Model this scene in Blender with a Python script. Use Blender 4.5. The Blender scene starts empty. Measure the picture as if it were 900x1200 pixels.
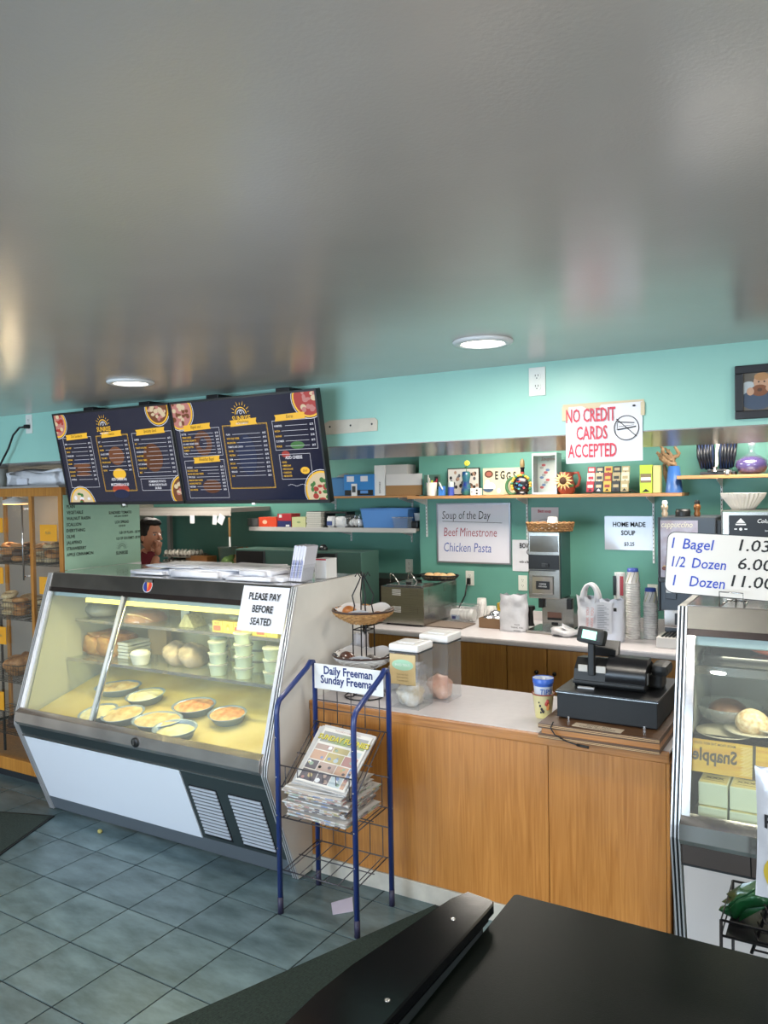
import bpy, bmesh, math, random
from mathutils import Matrix, Vector, noise
random.seed(7)
sc = bpy.context.scene
COL = sc.collection
PI = math.pi
# ------------------------------------------------------------------ camera
FPX, YAW, PITCH, ROLL, CAMZ = 931.43, 0.53207, 0.027370, 0.017377, 1.8952
_f = Vector((-math.sin(YAW)*math.cos(PITCH), math.cos(YAW)*math.cos(PITCH), -math.sin(PITCH)))
_r = Vector((math.cos(YAW), math.sin(YAW), 0)); _d = _f.cross(_r)
_c, _s = math.cos(ROLL), math.sin(ROLL)
CR, CD, CF = _c*_r+_s*_d, -_s*_r+_c*_d, _f
CP = Vector((0, 0, CAMZ))
cd = bpy.data.cameras.new('camera'); cam = bpy.data.objects.new('camera', cd); COL.objects.link(cam)
cd.sensor_fit = 'VERTICAL'; cd.sensor_height = 36; cd.sensor_width = 27; cd.lens = FPX/1200*36
cd.clip_start = .02
up = -CD; bk = -CF
cam.matrix_world = Matrix(((CR.x, up.x, bk.x, CP.x), (CR.y, up.y, bk.y, CP.y), (CR.z, up.z, bk.z, CP.z), (0, 0, 0, 1)))
sc.camera = cam
def ray(px, py): return CF + CR*((px-450)/FPX) + CD*((py-600)/FPX)
def atY(px, py, y): d = ray(px, py); return CP + d*(y/d.y)
def atZ(px, py, z): d = ray(px, py); return CP + d*((z-CAMZ)/d.z)
def atX(px, py, x): d = ray(px, py); return CP + d*(x/d.x)
# ------------------------------------------------------------------ colour management, world, lights
sc.view_settings.view_transform = 'Standard'; sc.view_settings.look = 'None'
sc.view_settings.gamma = 1; sc.view_settings.use_curve_mapping = False
sc.view_settings.exposure = EXPOSURE = 0.48
sc.cycles.use_denoising = True
sc.cycles.max_bounces = 10; sc.cycles.transparent_max_bounces = 24; sc.cycles.sample_clamp_indirect = 4
w = bpy.data.worlds.new('sky'); sc.world = w; w.use_nodes = True
nt = w.node_tree; bg = nt.nodes['Background']
sk = nt.nodes.new('ShaderNodeTexSky'); sk.sky_type = 'NISHITA'; sk.sun_disc = False
sk.sun_elevation = math.radians(50); sk.sun_rotation = math.radians(40)
nt.links.new(sk.outputs[0], bg.inputs[0]); bg.inputs[1].default_value = 0.22
def area(name, loc, aim, sx, sy, power, col):
    l = bpy.data.lights.new(name, 'AREA'); l.shape = 'RECTANGLE'; l.size = sx; l.size_y = sy; l.energy = power; l.color = col
    o = bpy.data.objects.new(name, l); COL.objects.link(o); o.location = loc
    o.rotation_euler = (Vector(aim)-Vector(loc)).to_track_quat('-Z', 'Y').to_euler()
    return o
# daylight through the shop windows behind the photographer (outside the panes)
area('daylight_street_windows', (-3.5, -3.45, 1.55), (-3.2, 3, 1.0), 4.2, 2.0, 285, (.62, .78, 1.0))
area('daylight_right_window', (2.4, -.6, 1.5), (-2.3, 2.6, .9), 2.6, 1.8, 105, (.93, .96, 1.0))
# ------------------------------------------------------------------ materials
def lin(c):
    if isinstance(c, str):
        c = c.lstrip('#'); c = [int(c[i:i+2], 16)/255 for i in (0, 2, 4)]
    return tuple(x/12.92 if x <= .04045 else ((x+.055)/1.055)**2.4 for x in c)+(1,)
MATS = {}
def mat(name, col, rough=.5, metal=0, var=0, vscale=8, bump=0, bscale=60, spec=None, coat=0, emit=None, estr=0, alpha=None, col2=None, trans=0, stretch=None, sub=0):
    if name in MATS: return MATS[name]
    m = bpy.data.materials.new(name); m.use_nodes = True; n = m.node_tree.nodes; L = m.node_tree.links
    p = n['Principled BSDF']; c = lin(col)
    p.inputs['Base Color'].default_value = c; p.inputs['Roughness'].default_value = rough; p.inputs['Metallic'].default_value = metal
    if spec is not None: p.inputs['Specular IOR Level'].default_value = spec
    if coat: p.inputs['Coat Weight'].default_value = coat; p.inputs['Coat Roughness'].default_value = .08
    if trans: p.inputs['Transmission Weight'].default_value = trans
    if sub: p.inputs['Subsurface Weight'].default_value = sub; p.inputs['Subsurface Scale'].default_value = .02
    if emit: p.inputs['Emission Color'].default_value = lin(emit); p.inputs['Emission Strength'].default_value = estr
    if alpha is not None: p.inputs['Alpha'].default_value = alpha
    tc = n.new('ShaderNodeTexCoord'); mp = n.new('ShaderNodeMapping'); L.new(tc.outputs['Object'], mp.inputs[0])
    if stretch: mp.inputs['Scale'].default_value = stretch
    if var or col2:
        t = n.new('ShaderNodeTexNoise'); t.inputs['Scale'].default_value = vscale; t.inputs['Detail'].default_value = 5; L.new(mp.outputs[0], t.inputs['Vector'])
        r = n.new('ShaderNodeValToRGB'); r.color_ramp.elements[0].position = .32; r.color_ramp.elements[1].position = .68
        a = c if col2 else tuple(x*(1-var) for x in c[:3])+(1,); b = lin(col2) if col2 else tuple(min(1, x*(1+var)) for x in c[:3])+(1,)
        r.color_ramp.elements[0].color = a; r.color_ramp.elements[1].color = b
        L.new(t.outputs[0], r.inputs[0]); L.new(r.outputs[0], p.inputs['Base Color'])
    if bump:
        t = n.new('ShaderNodeTexNoise'); t.inputs['Scale'].default_value = bscale; t.inputs['Detail'].default_value = 3; L.new(mp.outputs[0], t.inputs['Vector'])
        b = n.new('ShaderNodeBump'); b.inputs['Strength'].default_value = bump; b.inputs['Distance'].default_value = .01
        L.new(t.outputs[0], b.inputs['Height']); L.new(b.outputs[0], p.inputs['Normal'])
    MATS[name] = m; return m
def glass(name, tint=(1, 1, 1), gloss=1.0, rough=.0, haze=0):
    """thin pane: clear transmission mixed with a Fresnel reflection (and a little dirt haze)"""
    if name in MATS: return MATS[name]
    m = bpy.data.materials.new(name); m.use_nodes = True; n = m.node_tree.nodes; L = m.node_tree.links
    n.remove(n['Principled BSDF']); o = n['Material Output']
    t = n.new('ShaderNodeBsdfTransparent'); t.inputs[0].default_value = (*tint, 1)
    g = n.new('ShaderNodeBsdfGlossy'); g.inputs['Roughness'].default_value = rough; g.inputs[0].default_value = (gloss, gloss, gloss, 1)
    fr = n.new('ShaderNodeFresnel'); ge = n.new('ShaderNodeNewGeometry'); mr = n.new('ShaderNodeMapRange')
    mr.inputs[3].default_value = 1.5; mr.inputs[4].default_value = 1/1.5   # same reflectance on the pane's inner face
    L.new(ge.outputs['Backfacing'], mr.inputs[0]); L.new(mr.outputs[0], fr.inputs[0])
    mx = n.new('ShaderNodeMixShader'); L.new(fr.outputs[0], mx.inputs[0]); L.new(t.outputs[0], mx.inputs[1]); L.new(g.outputs[0], mx.inputs[2])
    last = mx
    if haze:
        d = n.new('ShaderNodeBsdfDiffuse'); d.inputs[0].default_value = (.75, .78, .78, 1)
        m2 = n.new('ShaderNodeMixShader'); m2.inputs[0].default_value = haze; L.new(mx.outputs[0], m2.inputs[1]); L.new(d.outputs[0], m2.inputs[2]); last = m2
    L.new(last.outputs[0], o.inputs[0]); MATS[name] = m; return m
def wood(name, c1, c2, rough=.4, axis='z', scale=1.0, coat=.2):
    if name in MATS: return MATS[name]
    m = bpy.data.materials.new(name); m.use_nodes = True; n = m.node_tree.nodes; L = m.node_tree.links; p = n['Principled BSDF']
    p.inputs['Roughness'].default_value = rough; p.inputs['Coat Weight'].default_value = coat; p.inputs['Coat Roughness'].default_value = .25
    tc = n.new('ShaderNodeTexCoord'); mp = n.new('ShaderNodeMapping'); L.new(tc.outputs['Object'], mp.inputs[0])
    mp.inputs['Scale'].default_value = {'z': (30*scale, 30*scale, 1.2*scale), 'x': (1.2*scale, 30*scale, 30*scale), 'y': (30*scale, 1.2*scale, 30*scale)}[axis]
    t = n.new('ShaderNodeTexNoise'); t.inputs['Scale'].default_value = 2.0; t.inputs['Detail'].default_value = 8; t.inputs['Distortion'].default_value = 1.2; L.new(mp.outputs[0], t.inputs['Vector'])
    r = n.new('ShaderNodeValToRGB'); r.color_ramp.elements[0].position = .25; r.color_ramp.elements[1].position = .72
    r.color_ramp.elements[0].color = lin(c1); r.color_ramp.elements[1].color = lin(c2); L.new(t.outputs[0], r.inputs[0])
    t2 = n.new('ShaderNodeTexNoise'); t2.inputs['Scale'].default_value = 2.2; L.new(tc.outputs['Object'], t2.inputs['Vector'])
    mx = n.new('ShaderNodeMixRGB'); mx.blend_type = 'MULTIPLY'; mx.inputs[0].default_value = .35; L.new(r.outputs[0], mx.inputs[1]); L.new(t2.outputs[0], mx.inputs[2])
    L.new(mx.outputs[0], p.inputs['Base Color']); MATS[name] = m; return m
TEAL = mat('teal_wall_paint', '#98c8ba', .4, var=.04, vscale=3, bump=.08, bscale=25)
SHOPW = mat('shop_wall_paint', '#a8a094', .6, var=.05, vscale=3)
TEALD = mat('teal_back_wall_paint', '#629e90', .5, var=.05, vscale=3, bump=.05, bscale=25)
CEIL = mat('ceiling_gloss_paint', '#b7aea6', .22, var=.05, vscale=2, bump=.045, bscale=140, spec=.75)
SOFB = mat('soffit_underside_paint', '#7f7b78', .2, var=.05, vscale=2, spec=.8)
WHITE = mat('white_plastic', '#e6e6e6', .35)
PAPER = mat('white_paper', '#dcdde4', .75, var=.03, vscale=20)
INKBK = mat('black_ink', '#101012', .6)
STEEL = mat('brushed_steel', '#a5a39d', .26, 1, var=.12, vscale=6, stretch=(1, 1, 30))
CHROME = mat('polished_steel', '#c9c6c3', .13, .92, var=.06, vscale=5)
DSTEEL = mat('dark_steel_paint', '#5a5d60', .35, .6)
BLACK = mat('black_plastic', '#141517', .38)
BLKM = mat('black_enamel_wire', '#17161a', .35, .3)
RUB = mat('rubber_grey', '#3b3f42', .6)
OAK = wood('varnished_oak_veneer', '#b06f2c', '#d29048', .36)
OAKX = wood('varnished_oak_long_grain', '#a2652a', '#cf8f4c', .38, 'x')
CABW = wood('orange_pine', '#a86a22', '#cf8f3c', .42)
DKWOOD = wood('cabinet_brown_veneer', '#8f5f24', '#b08038', .4)
PLY = wood('brown_hardboard', '#4f3620', '#6a4a2d', .45, 'x')
SHELFW = wood('shelf_pine', '#a5713c', '#c9935c', .45, 'x')
LAM = mat('counter_laminate', '#c9c4c6', .3, var=.03, vscale=30)
CLEAR = glass('clear_glass', (.97, .985, .98))
CASEG = glass('case_glass', (.95, .98, .97), 1.0, haze=.05)
CLEARP = glass('clear_plastic', (.97, .975, .98), .9, .05, .05)
# ------------------------------------------------------------------ geometry builder
class G:
    def __init__(s): s.V = []; s.F = []; s.I = []; s.S = []; s.M = []; s.X = None
    def mi(s, m):
        if m not in s.M: s.M.append(m)
        return s.M.index(m)
    def add(s, V, F, m, smooth=False, X=None):
        b = len(s.V); X = X if X is not None else s.X
        s.V += [tuple(X @ Vector(v)) for v in V] if X is not None else [tuple(v) for v in V]
        i = s.mi(m); s.F += [tuple(b+k for k in f) for f in F]; s.I += [i]*len(F); s.S += [smooth]*len(F); return s
    def box(s, x0, x1, y0, y1, z0, z1, m, bev=0, X=None):
        if x1 < x0: x0, x1 = x1, x0
        if y1 < y0: y0, y1 = y1, y0
        if z1 < z0: z0, z1 = z1, z0
        b = min(bev, (x1-x0)*.45, (y1-y0)*.45, (z1-z0)*.45)
        if b <= 0:
            V = [(x, y, z) for x in (x0, x1) for y in (y0, y1) for z in (z0, z1)]
            return s.add(V, [(0, 1, 3, 2), (4, 6, 7, 5), (0, 4, 5, 1), (2, 3, 7, 6), (0, 2, 6, 4), (1, 5, 7, 3)], m, False, X)
        bm = bmesh.new(); bmesh.ops.create_cube(bm, size=1)
        for v in bm.verts: v.co = Vector(((x0+x1)/2+v.co.x*(x1-x0), (y0+y1)/2+v.co.y*(y1-y0), (z0+z1)/2+v.co.z*(z1-z0)))
        bmesh.ops.bevel(bm, geom=bm.edges[:], offset=b, segments=2, affect='EDGES', profile=.6)
        bm.verts.index_update(); V = [v.co[:] for v in bm.verts]; F = [[v.index for v in f.verts] for f in bm.faces]; bm.free()
        return s.add(V, F, m, False, X)
    def cbox(s, c, d, m, bev=0, rz=0, X=None):
        R = Matrix.Translation(c) @ Matrix.Rotation(rz, 4, 'Z')
        if X is not None: R = X @ R
        return s.box(-d[0]/2, d[0]/2, -d[1]/2, d[1]/2, 0, d[2], m, bev, R)
    def prism(s, poly, axis, a, b, m, smooth=False, X=None):
        """poly: 2-D points; axis x: (y,z), y: (x,z), z: (x,y)"""
        P = {'x': lambda p, t: (t, p[0], p[1]), 'y': lambda p, t: (p[0], t, p[1]), 'z': lambda p, t: (p[0], p[1], t)}[axis]
        n = len(poly); V = [P(p, a) for p in poly]+[P(p, b) for p in poly]
        s.add(V, [tuple(range(n-1, -1, -1)), tuple(range(n, 2*n))], m, False, X)
        return s.add(V, [(i, (i+1) % n, n+(i+1) % n, n+i) for i in range(n)], m, smooth, X)
    def tube(s, pts, r, m, seg=6, closed=False, X=None, cap=True):
        pts = [Vector(p) for p in pts]; n = len(pts); V = []; F = []
        t0 = (pts[1]-pts[0]).normalized(); u = t0.orthogonal().normalized(); rr = r if isinstance(r, (list, tuple)) else [r]*n
        for i, p in enumerate(pts):
            a = pts[i-1] if (i > 0 or closed) else p; b = pts[(i+1) % n] if (i < n-1 or closed) else p
            t = (b-a).normalized() if (b-a).length > 1e-9 else t0
            u = (u-t*u.dot(t)); u = u.normalized() if u.length > 1e-6 else t.orthogonal().normalized(); v = t.cross(u)
            V += [p+(u*math.cos(2*PI*k/seg)+v*math.sin(2*PI*k/seg))*rr[i] for k in range(seg)]
        for i in range(n if closed else n-1):
            j = (i+1) % n
            F += [(i*seg+k, i*seg+(k+1) % seg, j*seg+(k+1) % seg, j*seg+k) for k in range(seg)]
        if not closed and cap: F += [tuple(range(seg-1, -1, -1)), tuple((n-1)*seg+k for k in range(seg))]
        return s.add(V, F, m, True, X)
    def lathe(s, prof, m, seg=20, c=(0, 0, 0), sy=1, X=None, smooth=True, wob=0):
        V = []; F = []; n = len(prof)
        for i, (r, z) in enumerate(prof):
            for k in range(seg):
                a = 2*PI*k/seg; q = r*(1+(wob*(1 if k % 2 else -1)))
                V.append((c[0]+q*math.cos(a), c[1]+q*sy*math.sin(a), c[2]+z))
        for i in range(n-1): F += [(i*seg+k, i*seg+(k+1) % seg, (i+1)*seg+(k+1) % seg, (i+1)*seg+k) for k in range(seg)]
        s.add(V, F, m, smooth, X)
        if prof[0][0] > 1e-4: s.add(V[:seg], [tuple(range(seg-1, -1, -1))], m, False, X)
        if prof[-1][0] > 1e-4: s.add(V[-seg:], [tuple(range(seg))], m, False, X)
        return s
    def ell(s, c, r, m, seg=14, rings=9, nz=0, ns=8, X=None, fn=None):
        V = []; F = []
        for i in range(rings+1):
            th = PI*i/rings
            for k in range(seg):
                a = 2*PI*k/seg; d = Vector((math.sin(th)*math.cos(a), math.sin(th)*math.sin(a), -math.cos(th)))
                q = 1+(nz*noise.noise(Vector((d.x*r[0], d.y*r[1], d.z*r[2]))*ns+Vector(c)*7) if nz else 0)
                v = Vector((d.x*r[0]*q, d.y*r[1]*q, d.z*r[2]*q))
                if fn: v = fn(v)
                V.append(v+Vector(c))
        for i in range(rings): F += [(i*seg+k, i*seg+(k+1) % seg, (i+1)*seg+(k+1) % seg, (i+1)*seg+k) for k in range(seg)]
        return s.add(V, F, m, True, X)
    def grid(s, fn, nu, nv, m, smooth=True, X=None, th=0):
        V = [Vector(fn(i/nu, j/nv)) for j in range(nv+1) for i in range(nu+1)]
        F = [(j*(nu+1)+i, j*(nu+1)+i+1, (j+1)*(nu+1)+i+1, (j+1)*(nu+1)+i) for j in range(nv) for i in range(nu)]
        return s.add(V, F, m, smooth, X)
    def text(s, t, size, m, X, align='CENTER', sx=1, bold=0, th=.0006, shear=0):
        """flat lettering in the XY plane of X (baseline at origin)"""
        V, F = text_mesh(t, bold, shear)
        w = (max(v[0] for v in V) if V else 0); x0 = (min(v[0] for v in V) if V else 0)
        off = {'CENTER': -(w+x0)/2, 'LEFT': -x0, 'RIGHT': -w}[align]
        return s.add([((v[0]+off)*size*sx, v[1]*size, 0) for v in V], F, m, False, X)
    def mesh(s, name):
        me = bpy.data.meshes.new(name); me.from_pydata(s.V, [], s.F)
        for m in s.M: me.materials.append(m)
        me.polygons.foreach_set('material_index', s.I); me.polygons.foreach_set('use_smooth', s.S); me.update(); return me
_TX = {}
def text_mesh(t, bold=0, shear=0):
    k = (t, bold, shear)
    if k in _TX: return _TX[k]
    cu = bpy.data.curves.new('t', 'FONT'); cu.body = t; cu.size = 1; cu.offset = bold; cu.shear = shear; cu.resolution_u = 2
    o = bpy.data.objects.new('t', cu); COL.objects.link(o); dg = bpy.context.evaluated_depsgraph_get()
    me = bpy.data.meshes.new_from_object(o.evaluated_get(dg)); V = [tuple(v.co) for v in me.vertices]; F = [tuple(p.vertices) for p in me.polygons]
    bpy.data.objects.remove(o); bpy.data.curves.remove(cu); bpy.data.meshes.remove(me); _TX[k] = (V, F); return V, F
def frame(o, xd, yd):
    """matrix whose X axis is xd, Y axis yd, origin o"""
    x = Vector(xd).normalized(); y = Vector(yd); y = (y-x*y.dot(x)).normalized(); z = x.cross(y)
    return Matrix(((x.x, y.x, z.x, o[0]), (x.y, y.y, z.y, o[1]), (x.z, y.z, z.z, o[2]), (0, 0, 0, 1)))
def fwall(x, y, z): return frame((x, y, z), (1, 0, 0), (0, 0, 1))   # faces the customer side (-y)
def setp(o, label=None, cat=None, group=None, kind=None):
    if label: o['label'] = label
    if cat: o['category'] = cat
    if group: o['group'] = group
    if kind: o['kind'] = kind
    return o
def one(name, g, label, cat, group=None, kind=None):
    """a thing that is a single mesh, origin at its base"""
    xs = [v[0] for v in g.V]; ys = [v[1] for v in g.V]; zs = [v[2] for v in g.V]
    o0 = Vector(((min(xs)+max(xs))/2, (min(ys)+max(ys))/2, min(zs)))
    g.V = [tuple(Vector(v)-o0) for v in g.V]
    o = bpy.data.objects.new(name, g.mesh(name)); COL.objects.link(o); o.location = o0
    return setp(o, label, cat, group, kind)
class T:
    """a thing with parts: meshes given in world coordinates, re-based on an Empty when done"""
    def __init__(s, name, label, cat, group=None):
        s.e = bpy.data.objects.new(name, None); COL.objects.link(s.e); s.e.empty_display_size = .1
        setp(s.e, label, cat, group); s.parts = []
    def p(s, name, g, parent=None, label=None, kind=None):
        o = bpy.data.objects.new(name, g.mesh(name)); COL.objects.link(o); o.parent = parent or s.e
        setp(o, label, kind=kind); s.parts.append(o); return o
    def inst(s, src, d, rz=0, parent=None):
        o = src.copy(); COL.objects.link(o); o.parent = parent or s.e; o.location = Vector(src.location)+Vector(d); s.parts.append(o); return o
    def done(s, origin=None):
        lo = [1e9]*3; hi = [-1e9]*3
        for o in s.parts:
            for v in o.data.vertices:
                for k in range(3):
                    q = v.co[k]+o.location[k]; lo[k] = min(lo[k], q); hi[k] = max(hi[k], q)
        b = Vector(origin) if origin else Vector(((lo[0]+hi[0])/2, (lo[1]+hi[1])/2, lo[2]))
        seen = set()
        for o in s.parts:
            if o.data.name not in seen: o.data.transform(Matrix.Translation(-b)); seen.add(o.data.name)
        s.e.location = b; return s.e
def kids(o): return [c for c in bpy.data.objects if c.parent == o]
ORD = 'first second third fourth fifth sixth seventh eighth ninth tenth eleventh twelfth thirteenth fourteenth fifteenth sixteenth seventeenth eighteenth nineteenth twentieth twenty-first twenty-second twenty-third twenty-fourth'.split()
KC = {}
def dup(e, loc, rz=None, label=None, group=None):
    r = e.copy(); COL.objects.link(r); r.location = loc
    if rz is not None: r.rotation_euler = (0, 0, rz)
    if label: r['label'] = label
    if group: r['group'] = group
    if e.name not in KC: KC[e.name] = [(c, kids(c)) for c in kids(e)]
    for c, gs in KC[e.name]:
        c2 = c.copy(); COL.objects.link(c2); c2.parent = r
        for g_ in gs: g2 = g_.copy(); COL.objects.link(g2); g2.parent = c2
    return r
def struct(name, g, label=None):
    o = bpy.data.objects.new(name, g.mesh(name)); COL.objects.link(o); o['kind'] = 'structure'
    if label: o['label'] = label
    return o
def piece(name, g, parent, kind=None, label=None):
    o = bpy.data.objects.new(name, g.mesh(name)); COL.objects.link(o); o.parent = parent; return setp(o, label, kind=kind)
# ================================================================== THE SETTING
XL, XR, YF, YB, YBL, HC = -6.3, 2.0, -3.0, 5.70, 5.95, 2.40
ZS = 2.10
# floor slab + tiles (tiles turned 1.37 degrees against the walls)
gr = mat('tile_grout', '#171c1c', .8)
g = G(); g.box(XL-.1, XR+.1, YF-.1, 6.2, -.08, -.004, gr); floor = struct('floor', g)
def tilemat():
    m = bpy.data.materials.new('slate_tile'); m.use_nodes = True; n = m.node_tree.nodes; L = m.node_tree.links; p = n['Principled BSDF']
    tc = n.new('ShaderNodeTexCoord'); oi = n.new('ShaderNodeObjectInfo'); ad = n.new('ShaderNodeVectorMath'); ad.operation = 'ADD'
    sc_ = n.new('ShaderNodeVectorMath'); sc_.operation = 'SCALE'; sc_.inputs[3].default_value = 37.0
    cb = n.new('ShaderNodeCombineXYZ'); L.new(oi.outputs['Random'], cb.inputs[0]); L.new(cb.outputs[0], sc_.inputs[0])
    L.new(tc.outputs['Object'], ad.inputs[0]); L.new(sc_.outputs[0], ad.inputs[1])
    mp = n.new('ShaderNodeMapping'); mp.inputs['Scale'].default_value = (2.2, 5.5, 4); mp.inputs['Rotation'].default_value = (0, 0, .5); L.new(ad.outputs[0], mp.inputs[0])
    t = n.new('ShaderNodeTexNoise'); t.inputs['Scale'].default_value = 2.0; t.inputs['Detail'].default_value = 9; t.inputs['Roughness'].default_value = .62; L.new(mp.outputs[0], t.inputs[0])
    r = n.new('ShaderNodeValToRGB'); r.color_ramp.elements[0].position = .3; r.color_ramp.elements[1].position = .7
    r.color_ramp.elements[0].color = lin('#3e5154'); r.color_ramp.elements[1].color = lin('#6b8187'); L.new(t.outputs[0], r.inputs[0])
    hs = n.new('ShaderNodeHueSaturation'); mr = n.new('ShaderNodeMapRange'); mr.inputs[3].default_value = .88; mr.inputs[4].default_value = 1.1
    L.new(oi.outputs['Random'], mr.inputs[0]); L.new(mr.outputs[0], hs.inputs['Value']); L.new(r.outputs[0], hs.inputs['Color']); L.new(hs.outputs[0], p.inputs['Base Color'])
    p.inputs['Roughness'].default_value = .33; p.inputs['Specular IOR Level'].default_value = .5
    b = n.new('ShaderNodeBump'); b.inputs['Strength'].default_value = .12; b.inputs['Distance'].default_value = .004; L.new(t.outputs[0], b.inputs['Height']); L.new(b.outputs[0], p.inputs['Normal'])
    return m
TILE = tilemat()
TS = .31; TR = -0.02392; TO = Vector((-3.7785, 2.8153))
g = G(); q = TS/2-.0030; g.box(-q, q, -q, q, -.004, 0, TILE, .0015); tme = g.mesh('tile')
for i in range(-8, 14):
    for j in range(-8, 3):
        x = (i+.5)*TS; y = (j+.5)*TS
        X = TO.x+x*math.cos(TR)-y*math.sin(TR); Y = TO.y+x*math.sin(TR)+y*math.cos(TR)
        if not (XL < X < -.3 and Y < 3.3): continue
        v = Vector((X, Y, 0))-CP; zc = v.dot(CF)
        if zc < .3: continue
        px = 450+FPX*v.dot(CR)/zc; py = 600+FPX*v.dot(CD)/zc
        if px < -140 or px > 760 or py > 1420: continue
        o = bpy.data.objects.new('tile', tme); COL.objects.link(o); o.parent = floor; o.location = (X, Y, 0); o.rotation_euler = (0, 0, TR)
g = G()   # the same tiles beyond what the photograph shows, joined
for i in range(-9, 20):
    for j in range(-20, 12):
        x = (i+.5)*TS; y = (j+.5)*TS
        X = TO.x+x*math.cos(TR)-y*math.sin(TR); Y = TO.y+x*math.sin(TR)+y*math.cos(TR)
        if not (XL < X < XR and YF < Y < 6): continue
        v = Vector((X, Y, 0))-CP; zc = v.dot(CF)
        vis = False
        if zc >= .3:
            px = 450+FPX*v.dot(CR)/zc; py = 600+FPX*v.dot(CD)/zc; vis = not (px < -140 or px > 760 or py > 1420)
        if vis and X < -.3 and Y < 3.3: continue
        g.box(-q, q, -q, q, -.004, 0, TILE, 0, Matrix.Translation((X, Y, 0)) @ Matrix.Rotation(TR, 4, 'Z'))
piece('tile_field', g, floor, kind='stuff')
g = G(); g.box(XL-.1, XR+.1, YF-.1, 6.2, HC, HC+.08, CEIL); struct('ceiling', g)
g = G(); g.box(XL-.1, XR+.1, 3.10, 4.36, ZS+.004, HC, TEAL); g.box(XL-.1, XR+.1, 3.1005, 4.36, ZS, ZS+.004, SOFB); struct('trim_1', g, 'teal painted soffit above the counters with a glossy grey underside')
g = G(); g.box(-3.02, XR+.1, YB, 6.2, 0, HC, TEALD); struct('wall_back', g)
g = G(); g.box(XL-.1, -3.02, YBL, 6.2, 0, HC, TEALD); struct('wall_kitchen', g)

def wall_with_hole(name, axis, a0, a1, pos, th, h0, h1, z0, z1):
    g = G()
    def B(u0, u1, w0, w1):
        if axis == 'x': g.box(u0, u1, pos, pos+th, w0, w1, SHOPW)
        else: g.box(pos, pos+th, u0, u1, w0, w1, SHOPW)
    B(a0, h0, 0, HC); B(h1, a1, 0, HC); B(h0, h1, 0, z0); B(h0, h1, z1, HC); return struct(name, g)
wall_with_hole('wall_front', 'x', XL-.1, XR+.1, YF-.12, .12, -5.4, -1.6, .45, 2.25)
g = G(); g.box(XL-.1, XL, YF, 6.2, 0, HC, SHOPW); struct('wall_left', g)
def window(name, axis, a0, a1, pos, z0, z1, n):
    g = G(); fm = mat('window_alloy', '#8f9294', .35, .8)
    def B(u0, u1, d0, d1, w0, w1, m, gg):
        gg.box(u0, u1, pos+d0, pos+d1, w0, w1, m) if axis == 'x' else gg.box(pos+d0, pos+d1, u0, u1, w0, w1, m)
    B(a0, a1, 0, .06, z0, z0+.05, fm, g); B(a0, a1, 0, .06, z1-.05, z1, fm, g)
    for k in range(n+1):
        c = a0+(a1-a0)*k/n; c = min(max(c, a0+.025), a1-.025); B(c-.025, c+.025, 0, .06, z0+.05, z1-.05, fm, g)
    o = struct(name, g)
    for k in range(n):
        p = G(); u0 = a0+(a1-a0)*k/n+.03; u1 = a0+(a1-a0)*(k+1)/n-.03; B(u0, u1, .027, .033, z0+.05, z1-.05, CLEAR, p); piece('pane', p, o)
wall_with_hole('wall_right', 'y', YF, 6.2, XR, .12, -2.0, .8, .55, 2.25)
window('window_2', 'y', -2.0, .8, XR+.03, .55, 2.25, 2)
window('window_1', 'x', -5.4, -1.6, YF-.09, .45, 2.25, 3)
# ------------------------------------------------------------------ recessed ceiling lights
def downlight(p, label, W=7.5):
    t = T('ceiling_light', label, 'ceiling light', 'recessed ceiling lights')
    g = G(); prof = [(.100, 0), (.104, -.004), (.100, -.010), (.078, -.013), (.074, -.008), (.074, 0)]
    V = []; n = 36; F = []
    for r, z in prof: V += [(p.x+r*math.cos(2*PI*k/n), p.y+r*math.sin(2*PI*k/n), HC+z) for k in range(n)]
    for i in range(len(prof)-1): F += [(i*n+k, i*n+(k+1) % n, (i+1)*n+(k+1) % n, (i+1)*n+k) for k in range(n)]
    g.add(V, F, WHITE, True); t.p('trim_ring', g)
    g = G(); g.lathe([(.001, -.006), (.074, -.006), (.074, -.001)], mat('lit_diffuser', '#ffffff', .5, emit='#fff4e4', estr=9), 32, (p.x, p.y, HC)); t.p('diffuser', g)
    t.done()
    l = bpy.data.lights.new('ceiling_light_lamp', 'AREA'); l.shape = 'DISK'; l.size = .14; l.energy = W; l.color = (1, .93, .82)
    o = bpy.data.objects.new('ceiling_light_lamp', l); COL.objects.link(o); o.location = (p.x, p.y, HC-.016)
downlight(atZ(565.7, 399.6, HC), 'round recessed ceiling light in front of the right soffit outlet')
downlight(atZ(153, 447, HC), 'round recessed ceiling light above the left menu screen')
for k, (x, y) in enumerate(((.6, 2.5), (-4.4, .2), (-2.75, .2), (-1.1, -.35), (.6, .2), (-4.4, -1.9), (-2.75, -1.9), (-1.1, -1.9))):
    downlight(Vector((x, y, HC)), 'round recessed ceiling light outside the photo, over the '+('right counter end', 'bread cabinet aisle', 'customer aisle', 'photographer', 'right dining side', 'left shop window', 'middle shop window', 'right shop window')[k], 12)
l = bpy.data.lights.new('kitchen_light', 'AREA'); l.size = .6; l.energy = 18; l.color = (1, .93, .84)
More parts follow.
